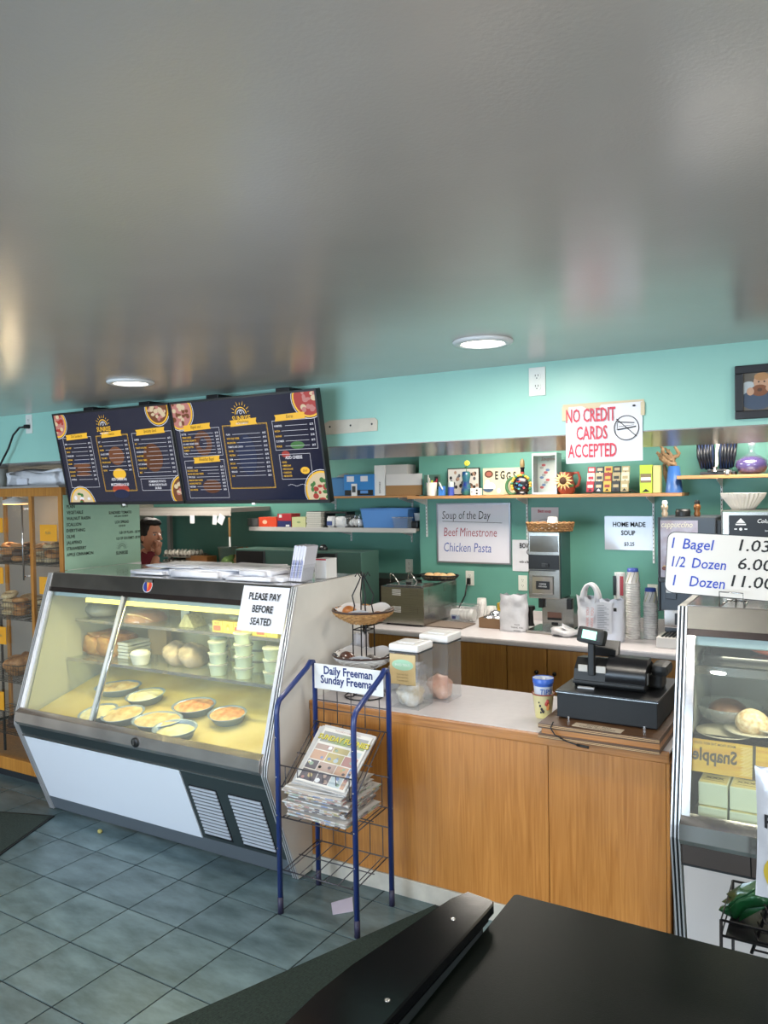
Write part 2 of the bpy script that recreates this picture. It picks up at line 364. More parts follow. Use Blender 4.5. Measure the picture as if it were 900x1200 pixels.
for (x, y, e) in ((-5.0, 5.0, 1.0), (-2.1, 5.0, 1.0), (-.6, 5.0, 1.0)):
    g = G(); g.box(x-.3, x+.3, y-.15, y+.15, HC-.03, HC, mat('lit_panel', '#ffffff', .5, emit='#fff2dd', estr=5)); one('ceiling_panel', g, 'flat lamp panel on the ceiling behind the soffit above '+('the kitchen' if x < -4 else 'the toppings warmer' if x < -1 else 'the coffee brewer'), 'ceiling light')
    o = bpy.data.objects.new('kitchen_lamp', l); COL.objects.link(o); o.location = (x, y, HC-.04)
# ------------------------------------------------------------------ outlets
OUT = mat('outlet_white', '#dcded6', .4)
def outlet(x, y, z, label, w=.070, plug=False):
    """plate hanging on a wall face at y, centre x, bottom z"""
    t = T('wall_outlet', label, 'outlet', 'wall outlets')
    g = G(); g.box(x-w/2, x+w/2, y-.006, y-.0005, z, z+.115, OUT, .002); t.p('cover_plate', g)
    for dz in (.036, .078):
        g = G(); g.lathe([(.017, 0), (.017, .002)], OUT, 16, X=Matrix.Translation((x, y-.006, z+dz)) @ Matrix.Rotation(PI/2, 4, 'X'))
        for s_ in (-1, 1): g.box(x+s_*.006-.0012, x+s_*.006+.0012, y-.0088, y-.0082, z+dz, z+dz+.008, INKBK)
        g.box(x-.002, x+.002, y-.0088, y-.0082, z+dz-.009, z+dz-.005, INKBK); t.p('socket', g)
    return t.done()
a = atY(630, 464, 3.1); outlet(a.x, 3.1, a.z, 'white duplex outlet on the soffit above the no credit cards sign')
a = atY(35, 508, 3.1); outlet(a.x, 3.1, a.z, 'white duplex outlet on the soffit left of the menu screens, with a black plug', .06)
a = atY(435, 670, YBL); outlet(a.x, YBL, a.z, 'kitchen wall outlet above the tiered basket stand')
a = atY(480, 671, YBL); outlet(a.x, YBL, a.z, 'kitchen wall outlet left of the wall corner')
a = atY(551, 686, YB); outlet(a.x, YB, a.z, 'wall outlet below the soup of the day board')
a = atY(613, 692, YB); outlet(a.x, YB, a.z, 'wall outlet behind the standing plastic bag left of the grinder')
a = atY(765, 704, YB); outlet(a.x, YB, a.z, 'wall outlet behind the two paper cup stacks')
g = G(); a = atY(34, 500, 3.09); b = atY(0, 545, 3.05)
g.box(a.x-.02, a.x+.01, 3.065, 3.092, a.z-.012, a.z+.012, BLACK, .004)
g.tube([(a.x-.01, 3.075, a.z), (a.x-.05, 3.06, a.z-.005), (a.x-.10, 3.05, a.z-.05), (a.x-.15, 3.05, a.z-.13), (b.x, 3.05, b.z), (b.x-.08, 3.05, b.z-.06), (b.x-.2, 3.07, b.z-.08)], .006, BLACK, 8)
one('power_cord', g, 'black power cord plugged into the soffit outlet left of the menu screens', 'cord')
# ------------------------------------------------------------------ baseboard under the front counter is part of the counter; soffit mount plate
a, b = atY(381, 491, 3.1), atY(442.5, 504.5, 3.1)
t = T('mounting_plate', 'cream torn mounting plate screwed to the teal soffit beside the menu screens', 'mounting plate')
g = G(); z0, z1 = b.z-.005, b.z+.058
g.prism([(a.x-.05, z0-.002), (b.x, z0+.004), (b.x+.002, z1-.012), (b.x-.012, z1), (a.x+.03, z1+.002), (a.x+.005, z1-.008), (a.x-.05, z1-.012)], 'y', 3.094, 3.0995, mat('cream_plate', '#c9bfae', .6, var=.06, vscale=20)); t.p('plate', g)
for k in range(3):
    g = G(); g.lathe([(.005, 0), (.004, .002)], BLACK, 10, X=Matrix.Translation((a.x+.03+k*.115, 3.094, (z0+z1)/2+.004)) @ Matrix.Rotation(PI/2, 4, 'X')); t.p('screw', g)
t.done()
# ------------------------------------------------------------------ signs
def sheet(name, label, cat, x0, x1, z0, z1, y, lines, m=PAPER, tilt=0, border=None, ink=INKBK, extra=None):
    t = T(name, label, cat)
    g = G(); g.grid(lambda u, v: (x0+(x1-x0)*u, y-.0035-.002*math.sin(u*5+v*3), z0+(z1-z0)*v+tilt*(u-.5)), 6, 4, m); g.grid(lambda u, v: (x0+(x1-x0)*(1-u), y-.001, z0+(z1-z0)*v+tilt*(.5-u)), 2, 2, m); t.p('sheet', g)
    g = G()
    for (s_, size, fx, fz, sx, ik, al) in lines:
        g.text(s_, size, ik or ink, Matrix.Translation((0, -.0045-.0022, 0)) @ fwall(x0+(x1-x0)*fx, y, z0+(z1-z0)*fz+tilt*(fx-.5)), al, sx, .018)
    if extra: extra(g)
    if g.V: t.p('lettering', g)
    return t
RED = mat('red_ink', '#c2354a', .55); BLUEI = mat('blue_ink', '#1c3fae', .5); REDM = mat('red_marker', '#a84a5c', .5); BLM = mat('blue_marker', '#3a55a8', .5)
a, b = atY(664, 543, 3.1), atY(753, 471, 3.1)
def credit(g):
    cx, cz = a.x+.237, a.z+.128; n = 32
    for R_, in ((.048,),):
        V = [(cx+(R_+d)*math.cos(2*PI*k/n), 3.093, cz+(R_+d)*math.sin(2*PI*k/n)) for d in (-.0035, 0) for k in range(n)]
        g.add(V, [(k, (k+1) % n, n+(k+1) % n, n+k) for k in range(n)], INKBK)
    X = fwall(cx, 3.0935, cz)
    for (x0, y0, x1, y1, w_) in ((-.038, .036, .038, -.034, .003), (-.034, .024, .030, .018, .004), (-.034, -.006, .036, .004, .005), (-.034, .02, -.036, -.008, .002), (-.03, .006, .028, .010, .0015)):
        d = Vector((y0-y1, x1-x0)).normalized()*w_/2; g.add([(x0-d.x, y0-d.y, 0), (x1-d.x, y1-d.y, 0), (x1+d.x, y1+d.y, 0), (x0+d.x, y0+d.y, 0)], [(0, 1, 2, 3)], INKBK, False, X)
t = sheet('paper_sign', 'white taped sign reading NO CREDIT CARDS ACCEPTED in red', 'sign', a.x, b.x, a.z, b.z, 3.0985,
      [('NO CREDIT', .074, .335, .72, .50, RED, 'CENTER'), ('CARDS', .074, .35, .41, .52, RED, 'CENTER'), ('ACCEPTED', .074, .35, .10, .52, RED, 'CENTER')], tilt=.004, extra=credit)
g = G(); tp = mat('masking_tape', '#cdbfa0', .7)
g.box(a.x-.012, b.x+.006, 3.0965, 3.099, b.z-.014, b.z+.010, tp); g.box(a.x-.014, a.x+.012, 3.0925, 3.099, b.z-.055, b.z, tp); g.box(b.x-.006, b.x+.009, 3.0925, 3.099, b.z-.05, b.z, tp); t.p('tape', g)
g = G(); g.ell((b.x-.03, 3.092, b.z-.012), (.006, .003, .004), BLACK, 8, 5); t.p('push_pin', g); t.done()
# photo frame on soffit
a, b = atY(862, 492, 3.1), atY(862, 430, 3.1)
x0, x1, z0, z1 = a.x, a.x+.26, a.z, b.z
t = T('picture_frame', 'black framed baby photograph hung high on the soffit', 'picture frame')
fm = mat('black_frame_wood', '#1c1b1d', .45); g = G(); fw = .028
g.box(x0, x1, 3.078, 3.099, z1-fw, z1, fm, .003); g.box(x0, x1, 3.078, 3.099, z0, z0+fw, fm, .003); g.box(x0, x0+fw, 3.078, 3.099, z0+fw, z1-fw, fm, .003); g.box(x1-fw, x1, 3.078, 3.099, z0+fw, z1-fw, fm, .003); t.p('frame', g)
g = G(); g.box(x0+fw, x1-fw, 3.089, 3.098, z0+fw, z1-fw, mat('photo_grey_brown', '#6d6259', .3, var=.2, vscale=14))
def disc(g, cx, y, cz, rx, rz, m, n=20, a0=0, a1=2*PI, rot=0):
    V = [(cx, y, cz)]+[(cx+rx*math.cos(a0+(a1-a0)*k/n)*math.cos(rot)-rz*math.sin(a0+(a1-a0)*k/n)*math.sin(rot), y, cz+rx*math.cos(a0+(a1-a0)*k/n)*math.sin(rot)+rz*math.sin(a0+(a1-a0)*k/n)*math.cos(rot)) for k in range(n+1)]
    g.add(V, [(0, k, k+1) for k in range(1, n+1)], m)
cx, cz = x0+fw+.044, z0+fw+.088; SK = mat('photo_skin', '#d3a184', .4); 
disc(g, cx-.028, 3.0885, cz-.014, .03, .03, mat('photo_shirt', '#c6c8cc', .4)); disc(g, cx, 3.088, cz-.05, .055, .035, mat('photo_jeans', '#3d4c66', .4))
disc(g, cx+.014, 3.0878, cz+.012, .026, .030, SK); disc(g, cx+.014, 3.0875, cz+.03, .024, .014, mat('photo_hair', '#c08a5a', .4))
disc(g, cx+.008, 3.0872, cz-.018, .028, .02, mat('photo_bagel', '#8a4e2c', .4)); disc(g, cx+.008, 3.0868, cz-.016, .008, .006, mat('photo_hole', '#5a2f1a', .4)); disc(g, cx-.022, 3.0868, cz-.02, .012, .014, SK); disc(g, cx+.04, 3.0868, cz-.012, .013, .012, SK)
for s_ in (-1, 1): disc(g, cx+.014+s_*.009, 3.0866, cz+.012, .003, .003, mat('photo_eye', '#2a211c', .3), 10)
t.p('photograph', g); g = G(); g.box(x0+fw, x1-fw, 3.084, 3.0855, z0+fw, z1-fw, CLEAR); t.p('glass', g); t.done()
# ================================================================== MENU SCREENS
SBG = mat('screen_navy', '#0b0c1c', .12, emit='#14163a', estr=.30, coat=.5)
SY = mat('screen_yellow', '#000000', .3, emit='#e0b030', estr=.85); SW = mat('screen_white', '#000000', .3, emit='#d8dae2', estr=.8)
SO = mat('screen_orange', '#000000', .3, emit='#8a4f28', estr=.3); SR = mat('screen_red', '#000000', .3, emit='#b23a30', estr=.6); SG_ = mat('screen_green', '#000000', .3, emit='#4f8a45', estr=.5)
SP = mat('screen_pink', '#000000', .3, emit='#c98680', estr=.6); SC = mat('screen_cream', '#000000', .3, emit='#dccaa8', estr=.65); SB = mat('screen_blue', '#000000', .3, emit='#33427a', estr=.22); SK2 = mat('screen_dark', '#000000', .3, emit='#241a28', estr=.6); SBR = mat('screen_brown', '#000000', .3, emit='#7a4a2c', estr=.6)
TW, TH = .912, .526
bz = .010
class Scr:
    def __init__(s, X): s.g = G(); s.X = X; s.z = .0
    def d(s, cx, cy, rx, ry, m, z=.0006, n=28, ring=0, a0=0, a1=2*PI):
        c = lambda x, y: (min(max(x, bz), TW-bz), min(max(y, bz+.006), TH-bz), z)
        P = [(cx+rx*math.cos(a0+(a1-a0)*k/n), cy+ry*math.sin(a0+(a1-a0)*k/n)) for k in range(n+1)]
        if ring:
            Q = [(cx+(rx-ring)*math.cos(a0+(a1-a0)*k/n), cy+(ry-ring)*math.sin(a0+(a1-a0)*k/n)) for k in range(n+1)]
            s.g.add([c(*p) for p in P]+[c(*p) for p in Q], [(k, k+1, n+2+k, n+1+k) for k in range(n)], m, False, s.X)
        else: s.g.add([c(cx, cy)]+[c(*p) for p in P], [(0, k, k+1) for k in range(1, n+1)], m, False, s.X)
    def r(s, x0, y0, x1, y1, m, z=.0007): s.g.add([(x0, y0, z), (x1, y0, z), (x1, y1, z), (x0, y1, z)], [(0, 1, 2, 3)], m, False, s.X)
    def bx(s, x0, y0, x1, y1, m, t=.0016, dbl=False):
        for a in ((x0, y0, x1, y0+t), (x0, y1-t, x1, y1), (x0, y0, x0+t, y1), (x1-t, y0, x1, y1)): s.r(*a, m)
        if dbl:
            k = x0+.004
            while k < x1: s.r(k, y0+.004, k+.003, y0+.006, m); s.r(k, y1-.006, k+.003, y1-.004, m); k += .007
            k = y0+.004
            while k < y1: s.r(x0+.004, k, x0+.006, k+.003, m); s.r(x1-.006, k, x1-.004, k+.003, m); k += .007
    def t(s, st, x, y, size, m, al='LEFT', sx=.8, bold=.01, sh=0): s.g.text(st, size, m, s.X @ Matrix.Translation((x, y, .0016)), al, sx, bold, shear=sh)
    def ban(s, x0, x1, y, st):
        h = .032; s.g.add([(x0-.006, y-.004, .001), (x1+.006, y+.002, .001), (x1, y+h/2, .001), (x1+.006, y+h, .001), (x0-.006, y+h-.006, .001), (x0, y+h/2-.002, .001)], [(0, 1, 2, 3, 4, 5)], SY, False, s.X)
        s.t(st, (x0+x1)/2, y+.009, .0225, mat('screen_black', '#000000', .4), 'CENTER', .72, .005, .25)
    def rows(s, x0, x1, y, dy, items):
        for i, (a, b) in enumerate(items):
            yy = y-dy*i; s.t(a, x0, yy, .0125, SY if i % 3 else SW, 'LEFT', .72, .012); s.t(b, x1, yy, .0125, SW, 'RIGHT', .72, .015)
            e = x0+.0064*len(a)+.006
            if e < x1-.035: s.r(e, yy+.003, x1-.034, yy+.0045, SW)
    def sun(s, cx, cy, k):
        s.d(cx, cy, .030*k, .028*k, SY, .0012, ring=.004*k, a0=0, a1=PI); s.d(cx, cy, .020*k, .018*k, SW, .0011, ring=.003*k, a0=0, a1=PI); s.d(cx, cy+.006*k, .007*k, .007*k, SW, .0012, ring=.002*k)
        for i in range(9):
            a = PI*(.06+.88*i/8); q0, q1 = .036*k, (.052 if i % 2 else .046)*k; c, sn = math.cos(a), math.sin(a); n_ = (-sn*.0016*k, c*.0016*k)
            s.g.add([(cx+q0*c-n_[0], cy+q0*sn-n_[1], .0012), (cx+q1*c-n_[0]*.3, cy+q1*sn-n_[1]*.3, .0012), (cx+q1*c+n_[0]*.3, cy+q1*sn+n_[1]*.3, .0012), (cx+q0*c+n_[0], cy+q0*sn+n_[1], .0012)], [(0, 1, 2, 3)], SY, False, s.X)
        s.t('SUNRISE', cx, cy-.028*k, .030*k, SY, 'CENTER', .85, .018); s.t('BAGEL COMPANY', cx, cy-.041*k, .0095*k, SW, 'CENTER', .8, .01)
    def food(s, cx, cy, r_, cols, seed=0):
        rr = random.Random(seed); s.d(cx, cy, r_+.013, r_+.013, SW, .0006, ring=.003); s.d(cx, cy, r_+.006, r_+.006, SY, .0007); s.d(cx, cy, r_-.003, r_-.003, cols[0], .0009)
        for i in range(22):
            a = rr.random()*2*PI; q = (r_-.02)*math.sqrt(rr.random()); s.d(cx+q*math.cos(a), cy+q*math.sin(a), rr.uniform(.008, .018), rr.uniform(.007, .014), cols[1+i % (len(cols)-1)], .0011+i*.00002, 12)
def screen(x0, label, fill):
    t = T('menu_screen', label, 'menu screen', 'pair of wide menu screens on the soffit')
    X = frame((x0, 3.040, 1.842), (1, 0, 0), (0, -.1, .516))
    g = G(); g.box(0, TW-.003, 0, TH, -.035, -.004, BLACK, .004, X); t.p('back_case', g)
    g = G(); z0, z1 = -.006, .004; W_ = TW-.003
    g.box(0, W_, 0, bz+.006, z0, z1, BLACK, 0, X); g.box(0, W_, TH-bz, TH, z0, z1, BLACK, 0, X); g.box(0, bz, bz, TH-bz, z0, z1, BLACK, 0, X); g.box(W_-bz, W_, bz, TH-bz, z0, z1, BLACK, 0, X)
    g.box(W_/2-.01, W_/2+.01, -.006, .004, -.004, .006, WHITE, .001, X); t.p('bezel', g)
    g = G(); g.box(bz, W_-bz, bz, TH-bz, -.004, 0, SBG, 0, X); t.p('display', g)
    s = Scr(X); fill(s); t.p('menu_print', s.g)
    for fx in (.27, .75):
        g = G(); g.box(x0+TW*fx-.04, x0+TW*fx+.04, 2.985, 3.098, 2.20, 2.385, BLKM, .004); t.p('wall_bracket', g)
    return t.done()
def m1(s):
    s.food(.02, .47, .075, [SP, SR, SC], 1); s.food(.82, .50, .075, [SBR, SC, SP, SC], 2); s.food(.12, .0, .095, [SC, SG_, SR, SW], 3); s.food(.92, .06, .085, [SBR, SP, SC], 4)
    s.sun(.40, .44, 1.15)
    s.bx(.05, .10, .285, .385, SW); s.bx(.325, .075, .575, .385, SY, .0016, True); s.bx(.605, .15, .895, .385, SW); s.bx(.615, .075, .86, .14, SW)
    for (x, y, rx, ry, m) in ((.17, .25, .07, .012, SB), (.17, .225, .07, .012, SBR), (.17, .2, .065, .014, SO), (.17, .175, .06, .01, SBR)): s.d(x, y, rx, ry, m, .0004)
    s.d(.735, .25, .07, .075, SO, .0004); s.d(.46, .27, .06, .05, SBR, .0004); s.d(.45, .085, .065, .03, SR, .0005); s.d(.45, .06, .06, .025, SB, .0008); s.d(.46, .17, .05, .03, SY, .0004)
    s.ban(.085, .255, .375, 'Deli Sandwich'); s.ban(.375, .525, .375, 'Classics'); s.ban(.645, .845, .375, 'Specialty Sand.')
    s.rows(.06, .275, .345, .0225, [('HAM', '$7.50'), ('ROAST BEEF', '$8.25'), ('TURKEY', '$8.00'), ('CORNED BEEF', '$8.50'), ('PASTRAMI', '$8.50'), ('SALAMI', '$7.50'), ('TUNA SALAD', '$7.75'), ('EGG SALAD', '$6.75'), ('CHICKEN', '$8.00'), ('WHITEFISH', '$9.50')])
    s.rows(.34, .562, .345, .0225, [('BLT', '$6.95'), ('CLUB', '$8.75'), ('REUBEN', '$9.25'), ('GRILLED CHEESE', '$5.50'), ('TUNA MELT', '$8.50'), ('CHICKEN SALAD', '$8.00'), ('NOVA LOX', '$9.75'), ('VEGGIE', '$6.50')])
    s.t('ADD CHEESE 60¢', .45, .135, .021, SW, 'CENTER', .75, .02); s.t('MOZZARELLA $1.50', .45, .105, .021, SW, 'CENTER', .75, .02)
    s.rows(.62, .883, .345, .022, [('SUNRISE', '$8.75'), ('BLT', '$7.50'), ('TURKEY AVOCADO', '$9.25'), ('CHICKEN BACON', '$9.25'), ('ROAST BEEF', '$9.50'), ('ITALIAN COMBO', '$9.50'), ('HOT PASTRAMI', '$9.25'), ('VEGGIE WRAP', '$8.25'), ('MELT', '$8.50')])
    s.t('HOMEMADE POTATO', .737, .118, .017, SW, 'CENTER', .75, .015); s.t('OR MACARONI SALAD', .737, .1, .017, SW, 'CENTER', .75, .015); s.t('$4.00/LB', .737, .082, .017, SW, 'CENTER', .75, .015)
def m2(s):
    s.food(.055, .475, .085, [SP, SBR, SC], 5); s.food(.86, .49, .085, [SR, SP, SC, SP], 6); s.food(.875, .055, .09, [SC, SR, SG_, SR, SG_], 7); s.sun(.455, .44, 1.2)
    s.bx(.04, .245, .305, .385, SW); s.bx(.04, .03, .305, .225, SW); s.bx(.325, .075, .605, .39, SY, .0016, True); s.bx(.635, .255, .88, .395, SW); s.bx(.65, .115, .83, .235, SW)
    s.d(.185, .31, .058, .062, SO, .0004, ring=.032); s.d(.2, .09, .06, .035, SO, .0004); s.d(.46, .24, .055, .10, SB, .0004); s.d(.765, .275, .04, .018, SG_, .0004); s.d(.69, .235, .024, .016, SR, .0004)
    s.ban(.075, .245, .378, 'Bagels and ...'); s.ban(.385, .54, .385, 'Omelettes'); s.ban(.66, .825, .395, 'Extras'); s.ban(.11, .275, .213, 'Breakfast Bagel')
    s.rows(.05, .295, .355, .0165, [('BUTTER', '$1.50'), ('CREAM CHEESE', '$2.60'), ('FLAVORED CREAM CH.', '$3.05'), ('LOX AND CREAM CHEESE', '$7.15'), ('PEANUT BUTTER', '$2.25'), ('HUMMUS', '$3.25'), ('TUNA', '$5.00')])
    s.rows(.05, .295, .185, .0165, [('ONE EGG', '$2.75'), ('EGG AND CHEESE', '$4.25'), ('BACON EGG AND CHEESE', '$5.25'), ('TWO EGGS', '$3.75'), ('HAM EGG AND CHEESE', '$5.25'), ('SAUSAGE AND EGG', '$4.95'), ('WESTERN', '$5.50'), ('EGG WHITES', '$4.50')])
    s.rows(.345, .59, .34, .0205, [('PLAIN', '$4.25'), ('WITH ONE CHEESE', '$4.75'), ('MUSHROOM', '$5.00'), ('TOMATO AND ONION', '$5.25'), ('VEGGIE', '$5.50'), ('WESTERN', '$5.95'), ('HAM', '$5.75'), ('BACON', '$5.75'), ('SAUSAGE', '$5.75'), ('SPINACH', '$5.50'), ('LOX', '$8.50')])
    s.rows(.645, .87, .365, .024, [('HOMEFRIES', '$2.75'), ('BACON', '$3.00'), ('SAUSAGE', '$3.00'), ('CUCUMBER', '$0.75'), ('PICKLES', '$0.75')])
    s.t('ADD CHEESE', .735, .212, .021, SW, 'CENTER', .8, .02)
    for i, q in enumerate(('SWISS', 'AMERICAN', 'PROVOLONE', 'CHEDDAR', 'MUENSTER')): s.t('• '+q, .66, .193-.0165*i, .0125, SY, 'LEFT', .75, .012)
    s.d(.79, .155, .026, .017, SY, .0009); s.t('$0.60', .79, .150, .014, SBR, 'CENTER', .75, .01)
    for k in range(12): s.r(.68+.01*k, .085+.004*math.sin(k), .688+.01*k, .087+.004*math.sin(k), SW)
screen(-3.898, 'left menu screen, listing deli sandwiches, classics and specialty sandwiches', m1)
screen(-2.984, 'right menu screen, listing bagels, omelettes and extras', m2)
# ================================================================== BREAD CABINET (left)
CX0, CX1, CY0, CY1, CZ = -5.75, -4.285, 3.28, 3.90, 1.95
DKK = mat('dark_kick', '#1c2024', .6); CABB = mat('cabinet_inner_panel', '#8f857b', .6, var=.06, vscale=5)
t = T('bread_cabinet', 'orange pine bagel cabinet with glass front at the left edge', 'cabinet')
g = G()
for x in (CX1-.035, CX0):
    for y in (CY0, CY1-.035): g = G(); g.box(x, x+.035, y, y+.035, .05, CZ, CABW, .002); t.p('post', g)
g = G(); mx = atY(35, 650, CY0).x; g.box(mx-.013, mx+.013, CY0+.01, CY0+.035, .14, CZ-.05, CABW, .002); t.p('post', g)
g = G(); g.box(CX0+.035, CX1-.035, CY0, CY0+.03, CZ-.055, CZ, CABW, .002); t.p('top_rail', g)
g = G(); g.box(CX0-.01, CX1+.005, CY0-.02, CY1, CZ, CZ+.012, mat('cabinet_top_grey', '#9b958e', .5)); t.p('top_board', g)
g = G(); g.box(CX0, CX1, CY0-.005, CY1, .055, .14, CABW, .003); t.p('base', g)
g = G(); g.box(CX0+.01, CX1-.01, CY0+.02, CY1-.02, 0, .055, DKK); t.p('kick', g)
g = G(); g.box(CX0+.035, CX1-.03, CY1-.02, CY1-.005, .14, CZ-.01, CABB); t.p('back_panel', g)
g = G(); g.box(CX1-.012, CX1-.002, CY0+.035, CY1-.035, .14, CZ-.01, CABB); t.p('side_panel', g)
for (u0, u1) in ((CX0+.04, mx-.015), (mx+.015, CX1-.037)):
    g = G(); g.box(u0, u1, CY0+.016, CY0+.020, .145, CZ-.06, CLEAR); t.p('glass_pane', g)
g = G(); a, b = atY(26.5, 592, CY0-.005), atY(31.5, 680, CY0-.005); g.tube([(a.x, CY0-.012, a.z), (a.x, CY0-.012, b.z)], .006, CHROME); g.box(a.x-.004, a.x+.004, CY0-.012, CY0+.016, a.z-.03, a.z-.02, CHROME); g.box(a.x-.004, a.x+.004, CY0-.012, CY0+.016, b.z+.02, b.z+.03, CHROME); t.p('door_handle', g)
g = G(); q = atY(18, 587, 3.55); g.lathe([(.09, 0), (.085, .025), (.02, .045), (.02, .09)], WHITE, 16, (q.x, 3.55, q.z-.02)); g.lathe([(.001, 0), (.082, 0), (.082, .004)], mat('cab_lamp_glow', '#ffcc88', .4, emit='#ffb25a', estr=5), 16, (q.x, 3.55, q.z-.025)); t.p('lamp', g)
wire = mat('shelf_wire', '#4a443e', .4, .6)
rowz = {}
for k, (px, py) in enumerate(((20, 660), (20, 724), (20, 797), (20, 857))):
    z = atY(px, py, 3.40).z; rowz[k] = z
    g = G(); g.tube([(CX0+.04, 3.34, z), (CX1-.02, 3.34, z)], .0035, wire, 5); g.tube([(CX0+.04, 3.84, z), (CX1-.02, 3.84, z)], .0035, wire, 5)
    x = CX0+.06
    while x < CX1-.04: g.tube([(x, 3.34, z), (x, 3.84, z)], .0016, wire, 4, cap=False); x += .045
    t.p('wire_shelf', g)
g = G(); g.box(mx-.09, mx-.02, 3.83, 3.88, .14, CZ-.02, mat('grey_inner_post', '#77746f', .5)); t.p('inner_post', g); g = G(); g.box(mx+.03, mx+.10, 3.83, 3.88, .14, CZ-.02, MATS['grey_inner_post']); t.p('inner_post', g); g = G(); qx = atY(3, 800, 3.36).x; g.box(qx-.008, qx+.008, 3.36, 3.37, .14, rowz[1], BLKM); t.p('inner_post', g)
t.done()
l = bpy.data.lights.new('cabinet_lamp', 'POINT'); l.energy = 3.0; l.color = (1, .75, .45); l.shadow_soft_size = .05
o = bpy.data.objects.new('cabinet_lamp', l); COL.objects.link(o); o.location = (q.x, 3.55, q.z-.07)
# wire baskets
def wbasket(x, z, label, w=.26, h=.105, y0=3.35, y1=3.66):
    g = G(); m = wire; z0 = z+.006
    for zz, r in ((z0, .0025), (z0+h/3, .0015), (z0+2*h/3, .0015), (z0+h, .0035)):
        g.tube([(x-w/2, y0, zz), (x+w/2, y0, zz), (x+w/2, y1, zz), (x-w/2, y1, zz)], r, m, 5, True)
    n = 9
    for i in range(n+1):
        u = x-w/2+w*i/n; g.tube([(u, y0, z0+h), (u, y0, z0), (u, y1, z0), (u, y1, z0+h)], .0013, m, 4, cap=False)
    for i in range(1, 8):
        v = y0+(y1-y0)*i/8; g.tube([(x-w/2, v, z0+h), (x-w/2, v, z0), (x+w/2, v, z0), (x+w/2, v, z0+h)], .0013, m, 4, cap=False)
    return one('wire_basket', g, label, 'basket', 'wire baskets in the bread cabinet')
BG = [mat('bagel_golden', '#a8692f', .55, col2='#c68b4c', vscale=30), mat('bagel_everything', '#8a6a48', .7, col2='#d8c49a', vscale=140), mat('bagel_dark', '#3a2318', .5, col2='#54331f', vscale=40), mat('bagel_sesame', '#b58a55', .6, col2='#e2cfa3', vscale=160)]
def bagel_mesh(m):
    g = G(); R_, r = .036, .021; V = []; F = []; nu, nv = 20, 10
    for i in range(nu):
        for j in range(nv):
            a, b = 2*PI*i/nu, 2*PI*j/nv; q = r*(1+.08*noise.noise(Vector((i*.6, j*.6, 1)))); V.append(((R_+q*math.cos(b))*math.cos(a), (R_+q*math.cos(b))*math.sin(a), r*.85+q*.85*math.sin(b)))
    for i in range(nu):
        for j in range(nv): F.append((i*nv+j, ((i+1) % nu)*nv+j, ((i+1) % nu)*nv+(j+1) % nv, i*nv+(j+1) % nv))
    g.add(V, F, m, True); return g.mesh('bagel')
BM = [bagel_mesh(m) for m in BG]
def bagels(x, z, kind, n, label, group, w=.22, y0=3.385, y1=3.62):
    rr = random.Random(int(abs(x*1000)+z*100)); k = 0
    lay = 0
    while k < n:
        for yi in range(2):
            for xi in range(2):
                if k >= n: break
                o = bpy.data.objects.new('bagel', BM[kind[k % len(kind)]]); COL.objects.link(o)
                o.location = (x+(xi-.5)*.115+rr.uniform(-.006, .006), y0+.05+yi*.14+rr.uniform(-.008, .008), z+.013+lay*.040)
                o.rotation_euler = (rr.uniform(-.35, .35) if lay else 0, rr.uniform(-.3, .3) if lay else 0, rr.random()*6); setp(o, label+', '+ORD[lay]+' layer up, '+('front ', 'back ')[yi]+('left', 'right')[xi], 'bagel', group); k += 1
        lay += 1
lx = (qx+mx)/2-.0; rx = (mx+CX1)/2+.0
lxx = -5.00; rxx = -4.66
wbasket(lxx, rowz[0], 'wire basket of brown bagels in the left bay, top shelf'); bagels(lxx, rowz[0], [2, 0, 1, 0, 0], 11, 'brown bagel in the top left basket', 'bagels in the top left basket')
wbasket(rxx, rowz[0], 'wire basket of seeded bagels in the right bay below the PLAIN tag', .24); bagels(rxx, rowz[0], [3, 1, 0], 11, 'seeded bagel below the PLAIN tag', 'bagels in the top right basket')
wbasket(lxx, rowz[1], 'wire basket of pale bagels in the left bay, second shelf'); bagels(lxx, rowz[1], [3, 0, 3, 1], 13, 'pale bagel in the second left basket', 'bagels in the second left basket')
wbasket(rxx, rowz[1], 'wire basket half hidden behind the glass case on the second shelf', .24); bagels(rxx, rowz[1], [1, 3], 10, 'bagel under the EVERYTHING tag', 'bagels in the second right basket')
wbasket(lxx, rowz[2], 'wire basket holding the bagged braided loaves'); 
for s_ in range(2):
    g = G(); g.ell((lxx-.055+s_*.11, 3.50, rowz[2]+.085+s_*.03), (.065, .14, .07), mat('braided_bread', '#8c5426', .5, col2='#c98d52', vscale=22), 16, 10, nz=.35, ns=18); 
    one('bread_loaf', g, 'glossy braided loaf, '+('left' if not s_ else 'upper right')+' of the pair in the third shelf basket', 'bread')
wbasket(lxx+.02, rowz[3], 'wire basket with dark rolls on the lowest wire shelf', .22, .14); bagels(lxx+.02, rowz[3], [2], 8, 'dark bagel in the lowest basket', 'dark bagels in the lowest basket')
